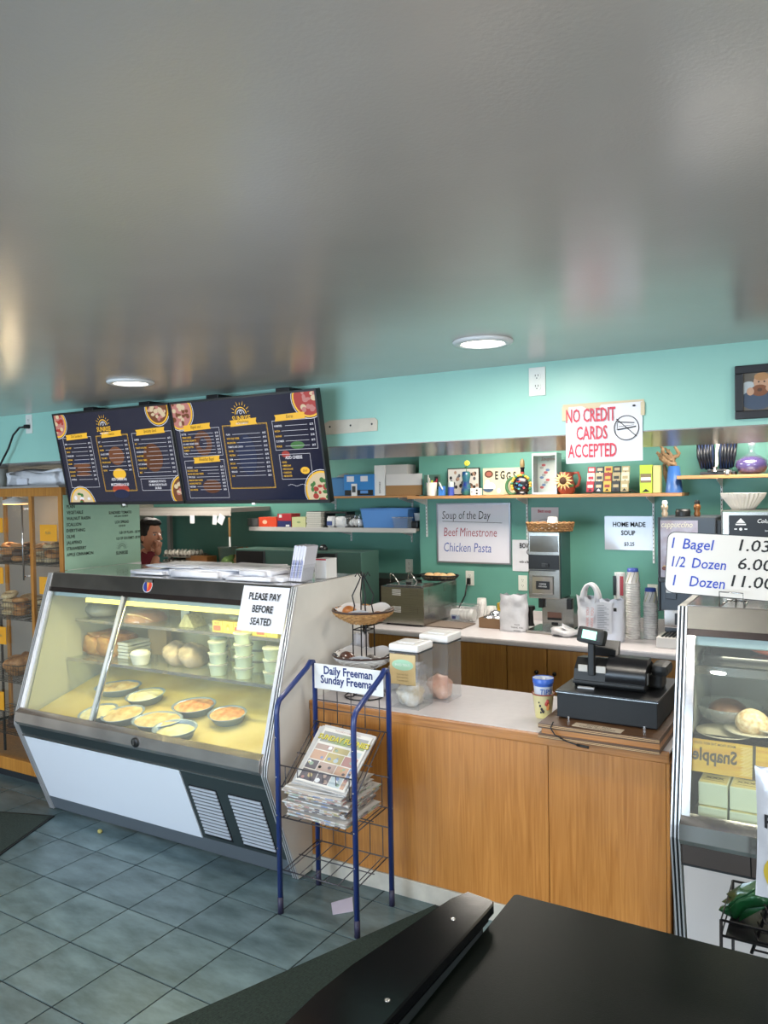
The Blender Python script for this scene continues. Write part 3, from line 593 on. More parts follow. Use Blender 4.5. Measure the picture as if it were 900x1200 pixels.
def tag(px0, py0, px1, py1, txt, label):
    a, b = atY(px0, py1, 3.275), atY(px1, py0, 3.275); g = G(); ym = mat('orange_tag', '#dd9a20', .6)
    t = T('price_tag', label, 'tag'); g.box(a.x, b.x, 3.272, 3.276, a.z, b.z, ym); t.p('card', g); g = G()
    for k in range(13):
        an = PI*(.05+.9*k/12); g.add([(.02*math.cos(an), .02*math.sin(an), 0), (.05*math.cos(an)-.001, .032*math.sin(an), 0), (.05*math.cos(an)+.001, .034*math.sin(an), 0)], [(0, 1, 2)], mat('tag_ray', '#f2c53c', .6), False, Matrix.Translation((0, -.0005, 0)) @ fwall((a.x+b.x)/2, 3.2715, a.z+(b.z-a.z)*.45))
    for i, q in enumerate(txt.split('|')): g.text(q, .026, mat('tag_ink', '#8d7a4a', .6), fwall((a.x+b.x)/2, 3.2708, a.z+(b.z-a.z)*(.42-.36*i)), 'CENTER', .75, .01)
    t.p('lettering', g); t.done()
tag(47.5, 615, 66.5, 634, 'PLAIN', 'orange tag reading PLAIN on the bread cabinet door'); tag(47, 677, 66, 696, 'EVERY|THING', 'orange tag reading EVERYTHING, lower on the right bay')
tag(-14, 607, 3, 624, 'ONION', 'orange tag at the photo edge beside the top left basket'); tag(-12, 665, 3.5, 683, 'SALT', 'orange tag at the photo edge on the second shelf'); tag(-10, 735, 7, 753, 'CHALLAH', 'orange tag at the photo edge on the third shelf'); tag(-12, 811, 4.5, 829, 'RYE', 'orange tag at the photo edge, the lowest one')
# things on the cabinet
def blob(name, label, cat, c, r, m, nz=.25, ns=14, group=None, flat=True, seg=18, rings=12):
    g = G(); g.ell((0, 0, 0), r, m, seg, rings, nz, ns, fn=(lambda v: Vector((v.x, v.y, max(v.z, -r[2]*.75)))) if flat else None)
    zz = min(v[2] for v in g.V); g.V = [(v[0]+c[0], v[1]+c[1], v[2]-zz+c[2]) for v in g.V]; return one(name, g, label, cat, group)
BAGP = mat('bag_film', '#c9c9cc', .3, var=.1, vscale=12, bump=.5, bscale=30, alpha=.92)
a = atY(40, 570, 3.5); ztop = CZ+.012
def pack(x0, x1, y0, y1, z0, z1, m, nz=.006, n=10):
    g = G()
    bm = bmesh.new(); bmesh.ops.create_cube(bm, size=1); bmesh.ops.bevel(bm, geom=bm.edges[:], offset=.12, segments=2, affect='EDGES'); bmesh.ops.subdivide_edges(bm, edges=bm.edges[:], cuts=2, use_grid_fill=True)
    for v in bm.verts:
        v.co = Vector(((x0+x1)/2+v.co.x*(x1-x0), (y0+y1)/2+v.co.y*(y1-y0), (z0+z1)/2+v.co.z*(z1-z0)))
        if v.co.z > z0+.002: v.co += Vector((noise.noise(v.co*23), noise.noise(v.co*23+Vector((9, 0, 0))), noise.noise(v.co*23+Vector((0, 9, 0)))))*nz
        if v.co.z < z0: v.co.z = z0
    bm.verts.index_update(); g.add([v.co[:] for v in bm.verts], [[v.index for v in f.verts] for f in bm.faces], m, True); bm.free(); return g
a, b = atY(13, 571, 3.42), atY(75, 555, 3.42)
t = T('wrapped_package', 'white plastic wrapped package lying on the bread cabinet', 'package')
t.p('bundle', pack(a.x, b.x+.05, 3.36, 3.64, ztop, ztop+.105, mat('bag_film_white', '#e2e2e4', .35, bump=.5, bscale=30), .03)); g = G(); g.box(a.x+.17, a.x+.28, 3.345, 3.350, ztop+.012, ztop+.052, PAPER, 0); t.p('label', g); t.done()
g = G(); a = atY(0, 573, 3.45); g.lathe([(.075, 0), (.075, .13), (.02, .131)], mat('paper_roll', '#b9bdb6', .7, var=.08, vscale=9), 24, (a.x-.035, 3.45, ztop)); one('paper_roll', g, 'pale paper roll standing at the left end of the bread cabinet top', 'roll')
# green cream cheese board on the side of the cabinet
BX = CX1+.004
GRN = mat('green_board', '#a2c6ae', .3, var=.03, vscale=4)
t = T('cream_cheese_board', 'green flavour list board hung on the side of the bread cabinet', 'board')
a, b = atX(79, 668, BX+.004), atX(165, 657, BX+.004); c, d = atX(69, 585, BX+.004), atX(166, 585, BX+.004)
y0, y1 = 3.29, b.y; z0, z1 = a.z, 1.90
g = G(); g.box(BX, BX+.004, y0, y1, z0, z1, GRN); t.p('sheet', g)
g = G(); g.box(BX, BX+.008, y0+.02, y1, z0-.02, z0, WHITE, .001); t.p('bottom_strip', g)
g = G(); XB = lambda y, z: frame((BX+.0048, y, z), (0, 1, 0), (0, 0, 1))
def bt(px, py, s_, size, al='LEFT', sx=.8):
    q = atX(px, py, BX+.004); g.text(s_, size, mat('board_ink', '#141c1a', .6), XB(q.y, q.z), al, sx, .022)
for i, q in enumerate(('PLAIN', 'VEGETABLE', 'WALNUT RAISIN', 'SCALLION', 'EVERYTHING', 'OLIVE', 'JALAPENO', 'STRAWBERRY', 'APPLE CINNAMON')): bt(78, 595.5+7.1*i, q, .028, 'LEFT', .86)
bt(146, 594.5, 'PESTO', .026, 'CENTER'); bt(141, 602, 'SUNDRIED TOMATO', .026, 'CENTER', .8); bt(142, 605.5, 'with pesto 1LB $8.50', .017, 'CENTER', .8); bt(143, 613, 'LOX SPREAD', .026, 'CENTER'); bt(143, 617, '1LB $9.50', .018, 'CENTER')
bt(164, 624, '1LB OF PLAIN - $8.99', .025, 'RIGHT', .8); bt(164, 630.5, '1LB OF GOURMET- $9.99', .025, 'RIGHT', .76); bt(143, 649.5, 'SUNRISE', .032, 'CENTER', .85); 
q = atX(143, 643, BX+.004); n = 18
for R_ in (.032, .020):
    V = [(BX+.0050, q.y+(R_+d)*math.cos(PI*k/n), q.z+(R_+d)*math.sin(PI*k/n)) for d in (0, .003) for k in range(n+1)]; g.add(V, [(k, k+1, n+2+k, n+1+k) for k in range(n)], MATS['board_ink'])
for k in range(9):
    an = PI*(.06+.88*k/8); c_, s_ = math.cos(an), math.sin(an); g.add([(BX+.005, q.y+.042*c_-.001*s_, q.z+.042*s_+.001*c_), (BX+.005, q.y+.058*c_, q.z+.058*s_), (BX+.005, q.y+.042*c_+.001*s_, q.z+.042*s_-.001*c_)], [(0, 1, 2)], MATS['board_ink'])
t.p('lettering', g); t.done()
# ================================================================== DELI DISPLAY CASE
DX0, DX1 = -4.20, -2.33
def casepanel(g, x0, x1, prof, m, X=None): g.prism(prof, 'x', x0, x1, m)
PROF = [(3.70, 1.435), (3.12, 1.430), (2.866, .625), (2.86, .575), (3.082, .004), (3.70, .004)]
WHP = mat('white_side_panel', '#dedcd6', .45, var=.08, vscale=3, bump=.03, bscale=8); BLUEW = mat('white_front_panel', '#dfe3ea', .35); CDK = mat('case_dark_green_grey', '#3c4546', .3, .3); KICK = mat('case_kick_grey', '#5b6268', .45)
INN = mat('case_inner_panel', '#b9b69a', .35); HEADB = mat('case_header_blue_grey', '#a9bcc0', .35); RUBB = mat('trim_black', '#15171a', .4)
EDGS = mat('edge_steel', '#dcdcde', .28, .55)
def strips(t, x0, x1, prof, sgn):
    """three metal and black edging strips that follow the end panel's front edge"""
    w = (x1-x0)/5
    for k in range(5):
        g = G(); off = .004 if k % 2 == 0 else 0; pts = []
        P = [(prof[1][0], prof[1][1]), (prof[2][0], prof[2][1]), (prof[3][0], prof[3][1]), (prof[4][0], prof[4][1])]
        for i, (y, z) in enumerate(P): pts.append((y-.006-off, z))
        for (y, z) in reversed(P): pts.append((y+.012, z))
        g.prism(pts, 'x', x0+w*k+(.0005), x0+w*(k+1)-.0005, EDGS if k % 2 == 0 else RUBB); t.p('edge_strip', g)
t = T('deli_display_case', 'slant front steel and glass deli case with a white lower panel', 'display case')
g = G(); g.prism(PROF, 'x', DX1-.028, DX1, WHP); t.p('end_panel', g); g = G(); g.prism(PROF, 'x', DX0, DX0+.028, WHP); t.p('end_panel', g)
strips(t, DX1-.034, DX1, PROF, 1); strips(t, DX0, DX0+.034, PROF, -1)
xa, xb = DX0+.034, DX1-.034
def on_up(s):   # point on the upper slope, s=0 nose .. 1 top
    return (2.866+(3.12-2.866)*s, .625+(1.430-.625)*s)
def slab(g, s0, s1, m, th=.012, out=.0, x0=xa, x1=xb):
    n = Vector((-(1.43-.625), (3.12-2.866))).normalized(); a, b = on_up(s0), on_up(s1)
    P = [(a[0]+n.x*out, a[1]+n.y*out), (b[0]+n.x*out, b[1]+n.y*out), (b[0]+n.x*(out-th), b[1]+n.y*(out-th)), (a[0]+n.x*(out-th), a[1]+n.y*(out-th))]
    g.prism(P, 'x', x0, x1, m)
g = G(); slab(g, .90, 1.0, mat('header_steel', '#8f8d8b', .12, 1, var=.15, vscale=6), .02, .004); t.p('header_band', g)
g = G(); slab(g, .868, .90, mat('header_dark_strip', '#3a3230', .25, .7), .02, .002); t.p('header_strip', g)
hx = atY(173, 687, 3.10).x; g = G(); X = frame((hx, on_up(.95)[0]-.006, on_up(.95)[1]), (1, 0, 0), (0, .254, .805)); n = 20
for (m, r_, a0, a1, zz) in ((SW and mat('decal_white', '#d8d8dc', .4), .036, 0, 2*PI, .001), (mat('decal_blue', '#2b3a86', .4), .032, PI*.5, PI*1.5, .0015), (mat('decal_red', '#d5402c', .4), .032, -PI*.5, PI*.5, .0015)):
    V = [(0, .0, zz)]+[(r_*math.cos(a0+(a1-a0)*k/n), 1.0*r_*math.sin(a0+(a1-a0)*k/n), zz) for k in range(n+1)]; g.add(V, [(0, k, k+1) for k in range(1, n+1)], m, False, X)
g.add([(-.012, .030, .002), (.010, .030, .002), (.004, -.026, .002)], [(0, 2, 1)], mat('decal_orange', '#e8a04a', .4), False, X); g.add([(-.03, .036, .003), (.03, .036, .003), (.03, .020, .003), (-.03, .020, .003)], [(0, 1, 2, 3)], CHROME, False, X); t.p('round_decal', g)
g = G(); slab(g, .035, .868, CASEG, .005, -.004); t.p('front_glass', g, label='large slanted front glass')
for x in (xa, xb-.022): g = G(); slab(g, .035, .868, EDGS, .010, -.001, x, x+.022); t.p('glass_side_rail', g)
mxx = atY(138, 695, 3.09).x; mxb = atY(85, 842, 2.88).x
g = G(); a, b = on_up(.87), on_up(.04); g.tube([(mxx+.04, a[0]+.010, a[1]), (mxx-.01, b[0]+.014, b[1])], .013, mat('tube_white', '#dadad2', .3), 8); g.tube([(mxx+.062, a[0]+.012, a[1]), (mxx+.012, b[0]+.016, b[1])], .008, CHROME, 8); t.p('glass_strut', g)
# lower front
g = G(); g.prism([(2.836, .655), (2.875, .672), (2.89, .66), (2.88, .575), (2.850, .578), (2.832, .60)], 'x', xa, xb, mat('nose_steel', '#c4bdb8', .17, .85, var=.2, vscale=5)); t.p('nose_rail', g)
lo = lambda s: (2.86+(3.082-2.86)*s, .575-(.571)*s)
def lslab(g, s0, s1, m, x0, x1, out=0, th=.015):
    n = Vector((-.571, -.222)).normalized(); a, b = lo(s0), lo(s1)
    g.prism([(a[0]+n.x*out, a[1]+n.y*out), (b[0]+n.x*out, b[1]+n.y*out), (b[0]+n.x*(out-th), b[1]+n.y*(out-th)), (a[0]+n.x*(out-th), a[1]+n.y*(out-th))], 'x', x0, x1, m)
g = G(); lslab(g, .0, .115, CDK, xa, xb, .002); t.p('dark_band', g)
g = G(); lslab(g, .108, .118, CHROME, xa, xb, .008); t.p('trim_line', g)
wx = -2.925
g = G(); lslab(g, .12, .835, BLUEW, xa+.008, wx, .004); t.p('front_panel', g, label='large white lower front panel')
g = G(); lslab(g, .115, .84, CDK, wx, xb, -.002); t.p('vent_panel', g, label='dark lower panel around the vents')
g = G(); lslab(g, .835, .99, KICK, xa, xb, 0); t.p('kick_plate', g)
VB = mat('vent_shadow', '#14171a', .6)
for (x0, x1) in ((wx+.03, -2.71), (-2.635, -2.425)):
    g = G(); lslab(g, .265, .80, VB, x0, x1, .0005, .004); t.p('vent_recess', g)
    n = 14
    for k in range(n):
        s = .275+.51*k/n; g = G(); a, b = lo(s), lo(s+.019); nn = (-.932, -.362)
        g.prism([(a[0], a[1]), (a[0]+nn[0]*.004, a[1]+nn[1]*.004), (b[0]+nn[0]*.006, b[1]+nn[1]*.006), (b[0], b[1])], 'x', x0+.004, x1-.004, mat('louvre_metal', '#cdd1da', .4, .35)); t.p('vent_slat', g)
kx = atY(158, 869, 2.83).x
g = G(); g.lathe([(.026, 0), (.026, .010), (.020, .014), (.001, .014)], BLACK, 20, X=Matrix.Translation((kx, 2.838, .622)) @ Matrix.Rotation(PI/2+.1, 4, 'X')); g.box(kx-.003, kx+.003, 2.818, 2.826, .612, .64, CHROME); t.p('lock_knob', g)
# inside
g = G(); g.prism([(2.90, .585), (2.90, .605), (3.66, .818), (3.66, .798)], 'x', xa, xb, INN); t.p('deck', g)
g = G(); g.box(xa, xb, 3.655, 3.685, .60, 1.40, INN); t.p('inner_back', g)
isp = [(2.90, .605), (3.65, .605), (3.65, 1.40), (3.14, 1.40)]
for x in (xa+.002, xb-.006): g = G(); g.prism(isp, 'x', x, x+.004, mat('inner_side', '#c2c3ae', .35)); t.p('inner_side', g)
g = G(); g.box(xa, xb, 3.122, 3.70, 1.415, 1.4345, CHROME); t.p('top_plate', g)
g = G(); g.prism([(3.118, 1.345), (3.112, 1.296), (3.15, 1.296), (3.16, 1.41), (3.135, 1.41)], 'x', xa, xb, HEADB); t.p('light_hood', g)
g = G(); g.prism([(3.110, 1.295), (3.106, 1.272), (3.135, 1.274), (3.137, 1.295)], 'x', xa+.30, xb-.02, mat('case_light_tube', '#f4e47a', .4, emit='#ffe25a', estr=2.2)); t.p('light_tube', g)
SHF = [(3.27, 3.60, 1.13), (3.20, 3.60, .90)]
sg_ = glass('shelf_glass', (.9, .95, .93), 1, .02, .08)
for (y0, y1, z) in SHF:
    g = G(); g.box(xa+.012, xb-.012, y0, y1, z-.008, z, sg_); sh = t.p('glass_shelf', g)
    g = G(); g.box(xa+.012, xb-.012, y0-.012, y0, z-.014, z+.004, CHROME); t.p('shelf_rail', g, parent=sh)
g = G(); g.box(xa+.35, xa+.36, 3.58, 3.6, .605, 1.35, CHROME); g.box(xb-.6, xb-.59, 3.58, 3.6, .605, 1.35, CHROME); t.p('shelf_upright', g)
t.done()
l = bpy.data.lights.new('case_lamp', 'AREA'); l.shape = 'RECTANGLE'; l.size = 1.5; l.size_y = .04; l.energy = 5.5; l.color = (1, .86, .42)
o = bpy.data.objects.new('case_lamp', l); COL.objects.link(o); o.location = (-3.15, 3.16, 1.27); o.rotation_euler = (-.35, 0, 0)
# deck paper, pies
YP = mat('yellow_deck_paper', '#c9b15c', .5, col2='#d8c888', vscale=5, bump=.2, bscale=8)
g = G(); g.grid(lambda u, v: (-4.14+1.76*u, 2.91+.72*v, .6115+.28*.72*v+.004*noise.noise(Vector((u*9, v*6, 0)))+.003), 24, 10, YP); one('deck_paper', g, 'yellowish paper liner on the floor of the deli case', 'paper')
DISH = mat('foil_dish', '#9fb0c4', .3, .5); PIE = mat('pie_crust', '#c79f5e', .5, col2='#e8d59a', vscale=18, bump=.5, bscale=30); PIE2 = mat('pie_crust_orange', '#b96f2c', .5, col2='#e6b878', vscale=22, bump=.5, bscale=30); PIE3 = mat('cheese_topping', '#d8c98c', .5, col2='#f0e9c4', vscale=14, bump=.5, bscale=24)
FILM = glass('cling_film', (.97, .97, .97), 1, .08, .10)
def pie(px, py, rx, ry, rz, m, label, h=.045, full=.9, z=.615):
    d = ray(px, py); k_ = (.648-CAMZ-2.9*.28)/(d.z-.28*d.y); p = CP+d*k_; X = Matrix.Translation((p.x, p.y, .617+.28*(p.y-2.9))) @ Matrix.Rotation(math.atan(.28), 4, 'X') @ Matrix.Rotation(rz, 4, 'Z')
    t = T('baked_dish', label, 'food', 'oval foil dishes of baked food in the deli case')
    g = G(); pr = [(.001, .0), (.72, 0), (.93, h*.9), (1.0, h), (1.0, h+.003), (.90, h-.001), (.70, .004), (.001, .004)]; V = []; F = []; n = 28
    rx *= 1.13; ry *= 1.18
    for r_, zz in pr: V += [(r_*rx*math.cos(2*PI*k/n), r_*ry*math.sin(2*PI*k/n), zz) for k in range(n)]
    for i in range(len(pr)-1): F += [(i*n+k, i*n+(k+1) % n, (i+1)*n+(k+1) % n, (i+1)*n+k) for k in range(n)]
    g.add(V, F, DISH, True, X); t.p('dish', g)
    g = G(); V = [(0, 0, 0)]; n = 28; V = []
    for j in range(8):
        q = (j+.001)/7*.88; V += [(q*rx*math.cos(2*PI*k/n), q*ry*math.sin(2*PI*k/n), h*full+(.016*(1-q*q*1.1))+.006*noise.noise(Vector((q*rx*math.cos(2*PI*k/n)*40+px, q*ry*math.sin(2*PI*k/n)*40, 0)))) for k in range(n)]
    g.add(V, [(j*n+k, j*n+(k+1) % n, (j+1)*n+(k+1) % n, (j+1)*n+k) for j in range(7) for k in range(n)], m, True, X); t.p('filling', g)
    t.done()
pie(268, 838, .10, .068, .15, PIE2, 'oval dish with orange crust, rightmost in the deli case'); pie(229, 828, .115, .07, .3, PIE2, 'oval dish with browned crust behind and left of the rightmost dish')
pie(207, 856, .115, .072, .2, PIE3, 'half filled oval dish in the front middle of the deli case', .05, .55)
pie(172, 816, .105, .066, .5, PIE3, 'oval cheese topped dish in the back row right of the steel strut'); pie(186, 845, .135, .07, .25, PIE, 'long oval dish of pale crust left of the half filled one')
pie(146, 838, .11, .075, .5, PIE, 'round cornered dish with pale crust in the second position from the strut'); pie(117, 836, .10, .075, .6, PIE3, 'crusty oval dish right beside the steel strut, front row'); pie(140, 806, .135, .06, .35, PIE, 'long pale dish in the back row beside the steel strut')
# deli cups on the lower glass shelf
CUPM = mat('deli_cup_green', '#c3d0bd', .35, var=.1, vscale=26); LIDM = glass('cup_lid', (.85, .88, .88), 1, .1, .35)
cp = G(); cp.lathe([(.042, 0), (.050, .050), (.052, .052)], CUPM, 22); CUPME = cp.mesh('cup_body'); cl_ = G(); cl_.lathe([(.054, .052), (.055, .060), (.050, .062), (.001, .060)], LIDM, 22); LIDME = cl_.mesh('lid')
def cup(x, y, z, label, group='deli cups in the display case'):
    e = bpy.data.objects.new('deli_cup', None); COL.objects.link(e); e.location = (x, y, z); setp(e, label, 'cup', group)
    for nme, me in (('cup_body', CUPME), ('lid', LIDME)):
        o = bpy.data.objects.new(nme, me); COL.objects.link(o); o.parent = e
z2 = SHF[1][2]+.001
for (px, k, yy, lab) in ((256, 3, 3.27, 'left front stack'), (257, 4, 3.42, 'left rear stack'), (286, 4, 3.27, 'middle front stack'), (281, 5, 3.42, 'middle rear stack'), (320, 3, 3.26, 'right front stack'), (303, 4, 3.44, 'right rear stack')):
    x = atY(px, 790, yy).x
    for j in range(k): cup(x, yy, z2+.0625*j, ORD[j]+' green deli cup from the bottom, '+lab+' in the glass case', 'deli cups, '+lab)
x = atY(165, 785, 3.27).x; g = G(); g.lathe([(.045, 0), (.060, .055), (.062, .058), (.05, .075), (.02, .083)], mat('whipped_white', '#e5e6df', .5, var=.1, vscale=20, bump=.4, bscale=25), 20, (x, 3.27, z2)); one('white_tub', g, 'white tub with heaped cream left of the bagged goods in the case', 'tub')
for i, (px, w_, c_) in enumerate(((112, .16, '#b0702e'), (128, .15, '#a86a2a'))):
    x = atY(px, 785, 3.34).x; t = T('bread_pack', ('left' if not i else 'right')+' bagged loaf on the lower glass shelf by the strut', 'bread'); t.p('loaf', pack(x-w_/2, x+w_/2, 3.30, 3.52, z2, z2+.13, mat('loaf_%d' % i, c_, .5, col2='#d8a860', vscale=14), .02)); t.done()
x = atY(150, 780, 3.36).x
for k in range(5):
    g = G(); g.box(x-.045+.006*(k % 2), x+.045+.006*(k % 2), 3.32, 3.50, z2+.020*k, z2+.020*k+.017, mat('stacked_tray_white', '#c9ccc6', .4), .003); one('foam_tray', g, ORD[k]+' white foam tray from the bottom, between the loaves and the cream tub', 'tray', 'stack of foam trays')
g = G(); x = atY(193, 770, 3.50).x; g.box(x-.14, x+.02, 3.50, 3.505, z2+.03, z2+.20, mat('kraft_card', '#9c8458', .6), 0); g.box(x-.14, x+.02, 3.505, 3.54, z2, z2+.20, MATS['kraft_card'], 0); one('kraft_box', g, 'upright kraft box behind the cream tub in the case', 'box')
for i, px in enumerate((208, 226)):
    x = atY(px, 790, 3.36).x; blob('bagged_pastry', ('left' if i == 0 else 'right')+' clear bag of pastries beside the deli cup stacks', 'pastry', (x, 3.37, z2), (.075, .09, .075), mat('bagged_pastry_film', '#8e8375', .25, col2='#b9a78f', vscale=16, bump=.6, bscale=30), .35, 16)
# top shelf
z1 = SHF[0][2]+.001
BOXY = mat('tea_box_yellow', '#d9c868', .45); BOXR = mat('box_red_print', '#c46a52', .5)
x0 = atY(250, 745, 3.29).x; wdt = .072
for k in range(6):
    t = T('small_carton', ORD[k]+' small yellow carton from the left on the top glass shelf', 'carton', 'row of yellow cartons'); xx = x0+k*(wdt+.004)
    g = G(); g.box(xx, xx+wdt, 3.285, 3.34, z1, z1+.062, BOXY, .001); t.p('carton', g); g = G()
    if k % 2 == 0: g.box(xx+.008, xx+.06, 3.2840, 3.2848, z1+.008, z1+.036, BOXR); g.text('FRUIT', .018, BOXR, fwall(xx+.034, 3.2838, z1+.042), 'CENTER', .8, .01)
    else: disc(g, xx+.036, 3.2843, z1+.030, .014, .020, mat('pear_print', '#a9a23c', .5)); disc(g, xx+.036, 3.2840, z1+.022, .009, .010, mat('pear_light', '#e4dc8c', .5))
    t.p('print', g); t.done()
x = atY(165, 735, 3.38).x; t = T('bundt_cake', 'brown ring cake under a clear dome on the top glass shelf', 'cake')
g = G(); g.lathe([(.13, 0), (.13, .012), (.11, .04), (.07, .055), (.03, .04)], mat('cake_brown', '#9a6436', .55, var=.2, vscale=20), 26, (x, 3.42, z1)); t.p('cake', g); g = G(); g.lathe([(.145, .0), (.14, .07), (.08, .105), (.001, .11)], FILM, 26, (x, 3.42, z1)); t.p('dome', g); t.done()
x = atY(224, 737, 3.36).x; t = T('mesh_food_cover', 'small pale pyramid shaped pack on the top glass shelf', 'pack'); g = G(); g.prism([(x-.06, z1), (x+.06, z1), (x+.01, z1+.075), (x-.01, z1+.075)], 'y', 3.32, 3.43, mat('pyramid_pack', '#a8a888', .5, var=.2, vscale=60)); t.p('pack', g); t.done()
x = atY(217, 727, 3.50).x; g = G(); g.box(x-.035, x+.035, 3.5, 3.515, z1+.0, z1+.17, mat('switch_card', '#cdd6d0', .5), .003); one('white_card_holder', g, 'upright white card standing behind the pale pyramid pack', 'card')
x = atY(120, 735, 3.4).x; blob('wrapped_cake', 'cling wrapped cake on the top glass shelf left of the strut', 'cake', (x-.02, 3.43, z1), (.11, .11, .06), mat('wrapped_grey', '#8d8c7c', .25, var=.25, vscale=12, bump=.4, bscale=20), .2, 10)
# ------------------------------------------------------------------ on top of the case
ZT = 1.4355
rr = random.Random(3); PW = mat('deli_paper', '#c6c7cc', .6, var=.05, vscale=6); PW2 = mat('deli_paper_wrap', '#d8d8de', .35, var=.08, vscale=14, bump=.3, bscale=22)
def pxk(px, y): return atY(px, 672, y).x
for (p0, p1, y0, y1, h0, h1, m, lab) in ((147, 196, 3.20, 3.52, 0, .022, PW2, 'lowest wrapped deli paper pack at the left end of the case top'), (192, 262, 3.17, 3.50, 0, .042, PW2, 'middle wrapped deli paper pack on the case top'), (256, 326, 3.17, 3.48, 0, .026, PW2, 'right lower deli paper pack on the case top'),
        (165, 235, 3.23, 3.55, .044, .052, PW, 'thin sheet stack laid over the left packs'), (228, 300, 3.22, 3.56, .044, .053, PW, 'thin sheet stack laid over the middle pack'), (276, 314, 3.18, 3.40, .027, .056, PW2, 'small wrapped paper pack stacked at the right end')):
    g = pack(pxk(p0, y0), pxk(p1, y0), y0, y1, ZT+h0, ZT+h1, m, .005); one('paper_pack', g, lab, 'paper', 'deli paper on the case top')
# upright menu holder and card box
a, b = atY(343, 684, 3.28), atY(372, 684, 3.28)
t = T('takeout_menu_stack', 'tall slanted stack of printed takeout menus on the case top', 'menus'); z0 = ZT
g = G(); m = mat('menu_paper', '#d5d5e0', .6)
for k in range(9):
    dx = k*.0085; g.prism([(a.x+dx, z0+.004), (a.x+dx+.006, z0+.004), (a.x+dx+.048, z0+.185-.002*(k % 3)), (a.x+dx+.040, z0+.187-.002*(k % 3))], 'y', 3.25+.002*(k % 2), 3.35, m)
t.p('sheets', g); g = G()
for k in range(9): g.text('SUNRISE BAGEL MENU', .0085, BLM if k % 3 else INKBK, frame((a.x+.005+k*.0085, 3.2490, z0+.02), (.22, 0, 1), (-1, 0, .22)), 'LEFT', 1.1, .02)
t.p('print', g); g = G(); g.box(a.x-.012, b.x+.004, 3.24, 3.36, z0, z0+.004, CLEARP); g.box(a.x+.09, a.x+.094, 3.24, 3.36, z0, z0+.09, CLEARP); t.p('holder', g); t.done()
a = atY(375, 677, 3.42); g = G(); g.box(a.x-.035, a.x+.04, 3.42, 3.52, ZT, ZT+.105, WHITE, .002); g.box(a.x-.035, a.x+.04, 3.418, 3.42, ZT+.098, ZT+.105, RED); one('white_card_box', g, 'white box with a red rim behind the takeout menus', 'box')
# paper sign on the case
a = on_up(1.0)
t = T('paper_sign', 'white sign reading PLEASE PAY BEFORE SEATED on the case corner', 'sign')
yd = (0, .254, .805); X = frame((-2.655, on_up(.725)[0]-.014, on_up(.725)[1]+.0), (1, 0, 0), yd)
g = G(); g.grid(lambda u, v: (u*.288-.0, v*.226, .002+.003*math.sin(u*4+v*2)), 8, 6, PAPER, X=X); g.grid(lambda u, v: ((1-u)*.288, v*.226, .0005), 2, 2, PAPER, X=X); t.p('sheet', g)
g = G()
for s_, y in (('PLEASE PAY', .158), ('BEFORE', .096), ('SEATED', .034)): g.text(s_, .050, INKBK, X @ Matrix.Translation((.145, y, .0062)), 'CENTER', .76, .020)
t.p('lettering', g); t.done()
# ================================================================== KITCHEN BEHIND THE CASE
GREEND = mat('appliance_green_grey', '#48685f', .4, .2); KST = mat('kitchen_steel', '#8b8983', .3, .9)
KSH = mat('grey_shelf', '#9f9a94', .45)
t = T('prep_table', 'long stainless prep table against the kitchen wall', 'table'); g = G(); g.box(-6.2, -3.08, 5.25, 5.93, .86, .90, KST, .004); t.p('top', g)
g = G(); g.box(-6.2, -3.08, 5.55, 5.93, .90, 1.18, mat('prep_rail_dark', '#2c2a28', .4, .4), .004); t.p('raised_rail', g)
g = G(); g.box(-6.15, -3.12, 5.32, 5.9, .10, .86, mat('prep_body', '#6c6a66', .35, .7)); t.p('body', g)
for x in (-6.1, -3.2):
    for y in (5.38, 5.85): g = G(); g.box(x-.02, x+.02, y-.02, y+.02, 0, .10, KST); t.p('leg', g)
t.done(); KZ = 1.18
# wall shelves
def shelf(name, label, x0, x1, y0, y1, z, th, m, br=(), edge=None):
    t = T(name, label, 'shelf'); g = G(); g.box(x0, x1, y0, y1, z-th, z, m, .002); t.p('board', g)
    if edge: g = G(); g.box(x0, x1, y0-.004, y0, z-th-.012, z+.003, edge); t.p('front_edge', g)
    for (bx_, wy, z0) in br:
        g = G(); g.box(bx_-.006, bx_+.006, wy-.012, wy-.0005, z0, z+.02 if z0 > 1.3 else z, WHITE)
        k = z0+.02
        while k < z-.04: g.box(bx_-.002, bx_+.002, wy-.0126, wy-.0118, k, k+.010, INKBK); k += .028
        t.p('wall_standard', g)
        g = G(); g.prism([(wy-.012, z-th), (y0+.04, z-th), (y0+.04, z-th-.010), (wy-.012, z-th-.055)], 'x', bx_-.002, bx_+.002, WHITE); t.p('bracket', g)
    return t.done()
YW = 5.66
a = atY(290, 619, YW); LZ = a.z+.0
shelf('wall_shelf', 'long grey lower wall shelf in the kitchen with plates and tubs', atY(292, 615, YW).x, -3.035, YW, YBL-.001, LZ+.012, .022, KSH, [(atY(412, 615, YBL).x, YBL, 1.45), (atY(483, 615, YBL).x, YBL, 1.45)], mat('shelf_edge_white', '#c4c1bd', .4))
US = atY(440, 581, YW).z
shelf('wall_shelf', 'pine upper kitchen shelf with blue bins and cardboard boxes', atY(345, 581, YW).x, -3.035, YW, YBL-.001, US, .018, SHELFW, [(atY(394, 600, YBL).x, YBL, US-.12), (atY(484, 600, YBL).x, YBL, US-.22)])
RY = 5.44; RS = atY(640, 579.5, RY).z; RX0, RX1 = atY(477, 582, RY).x, atY(799, 580, RY).x
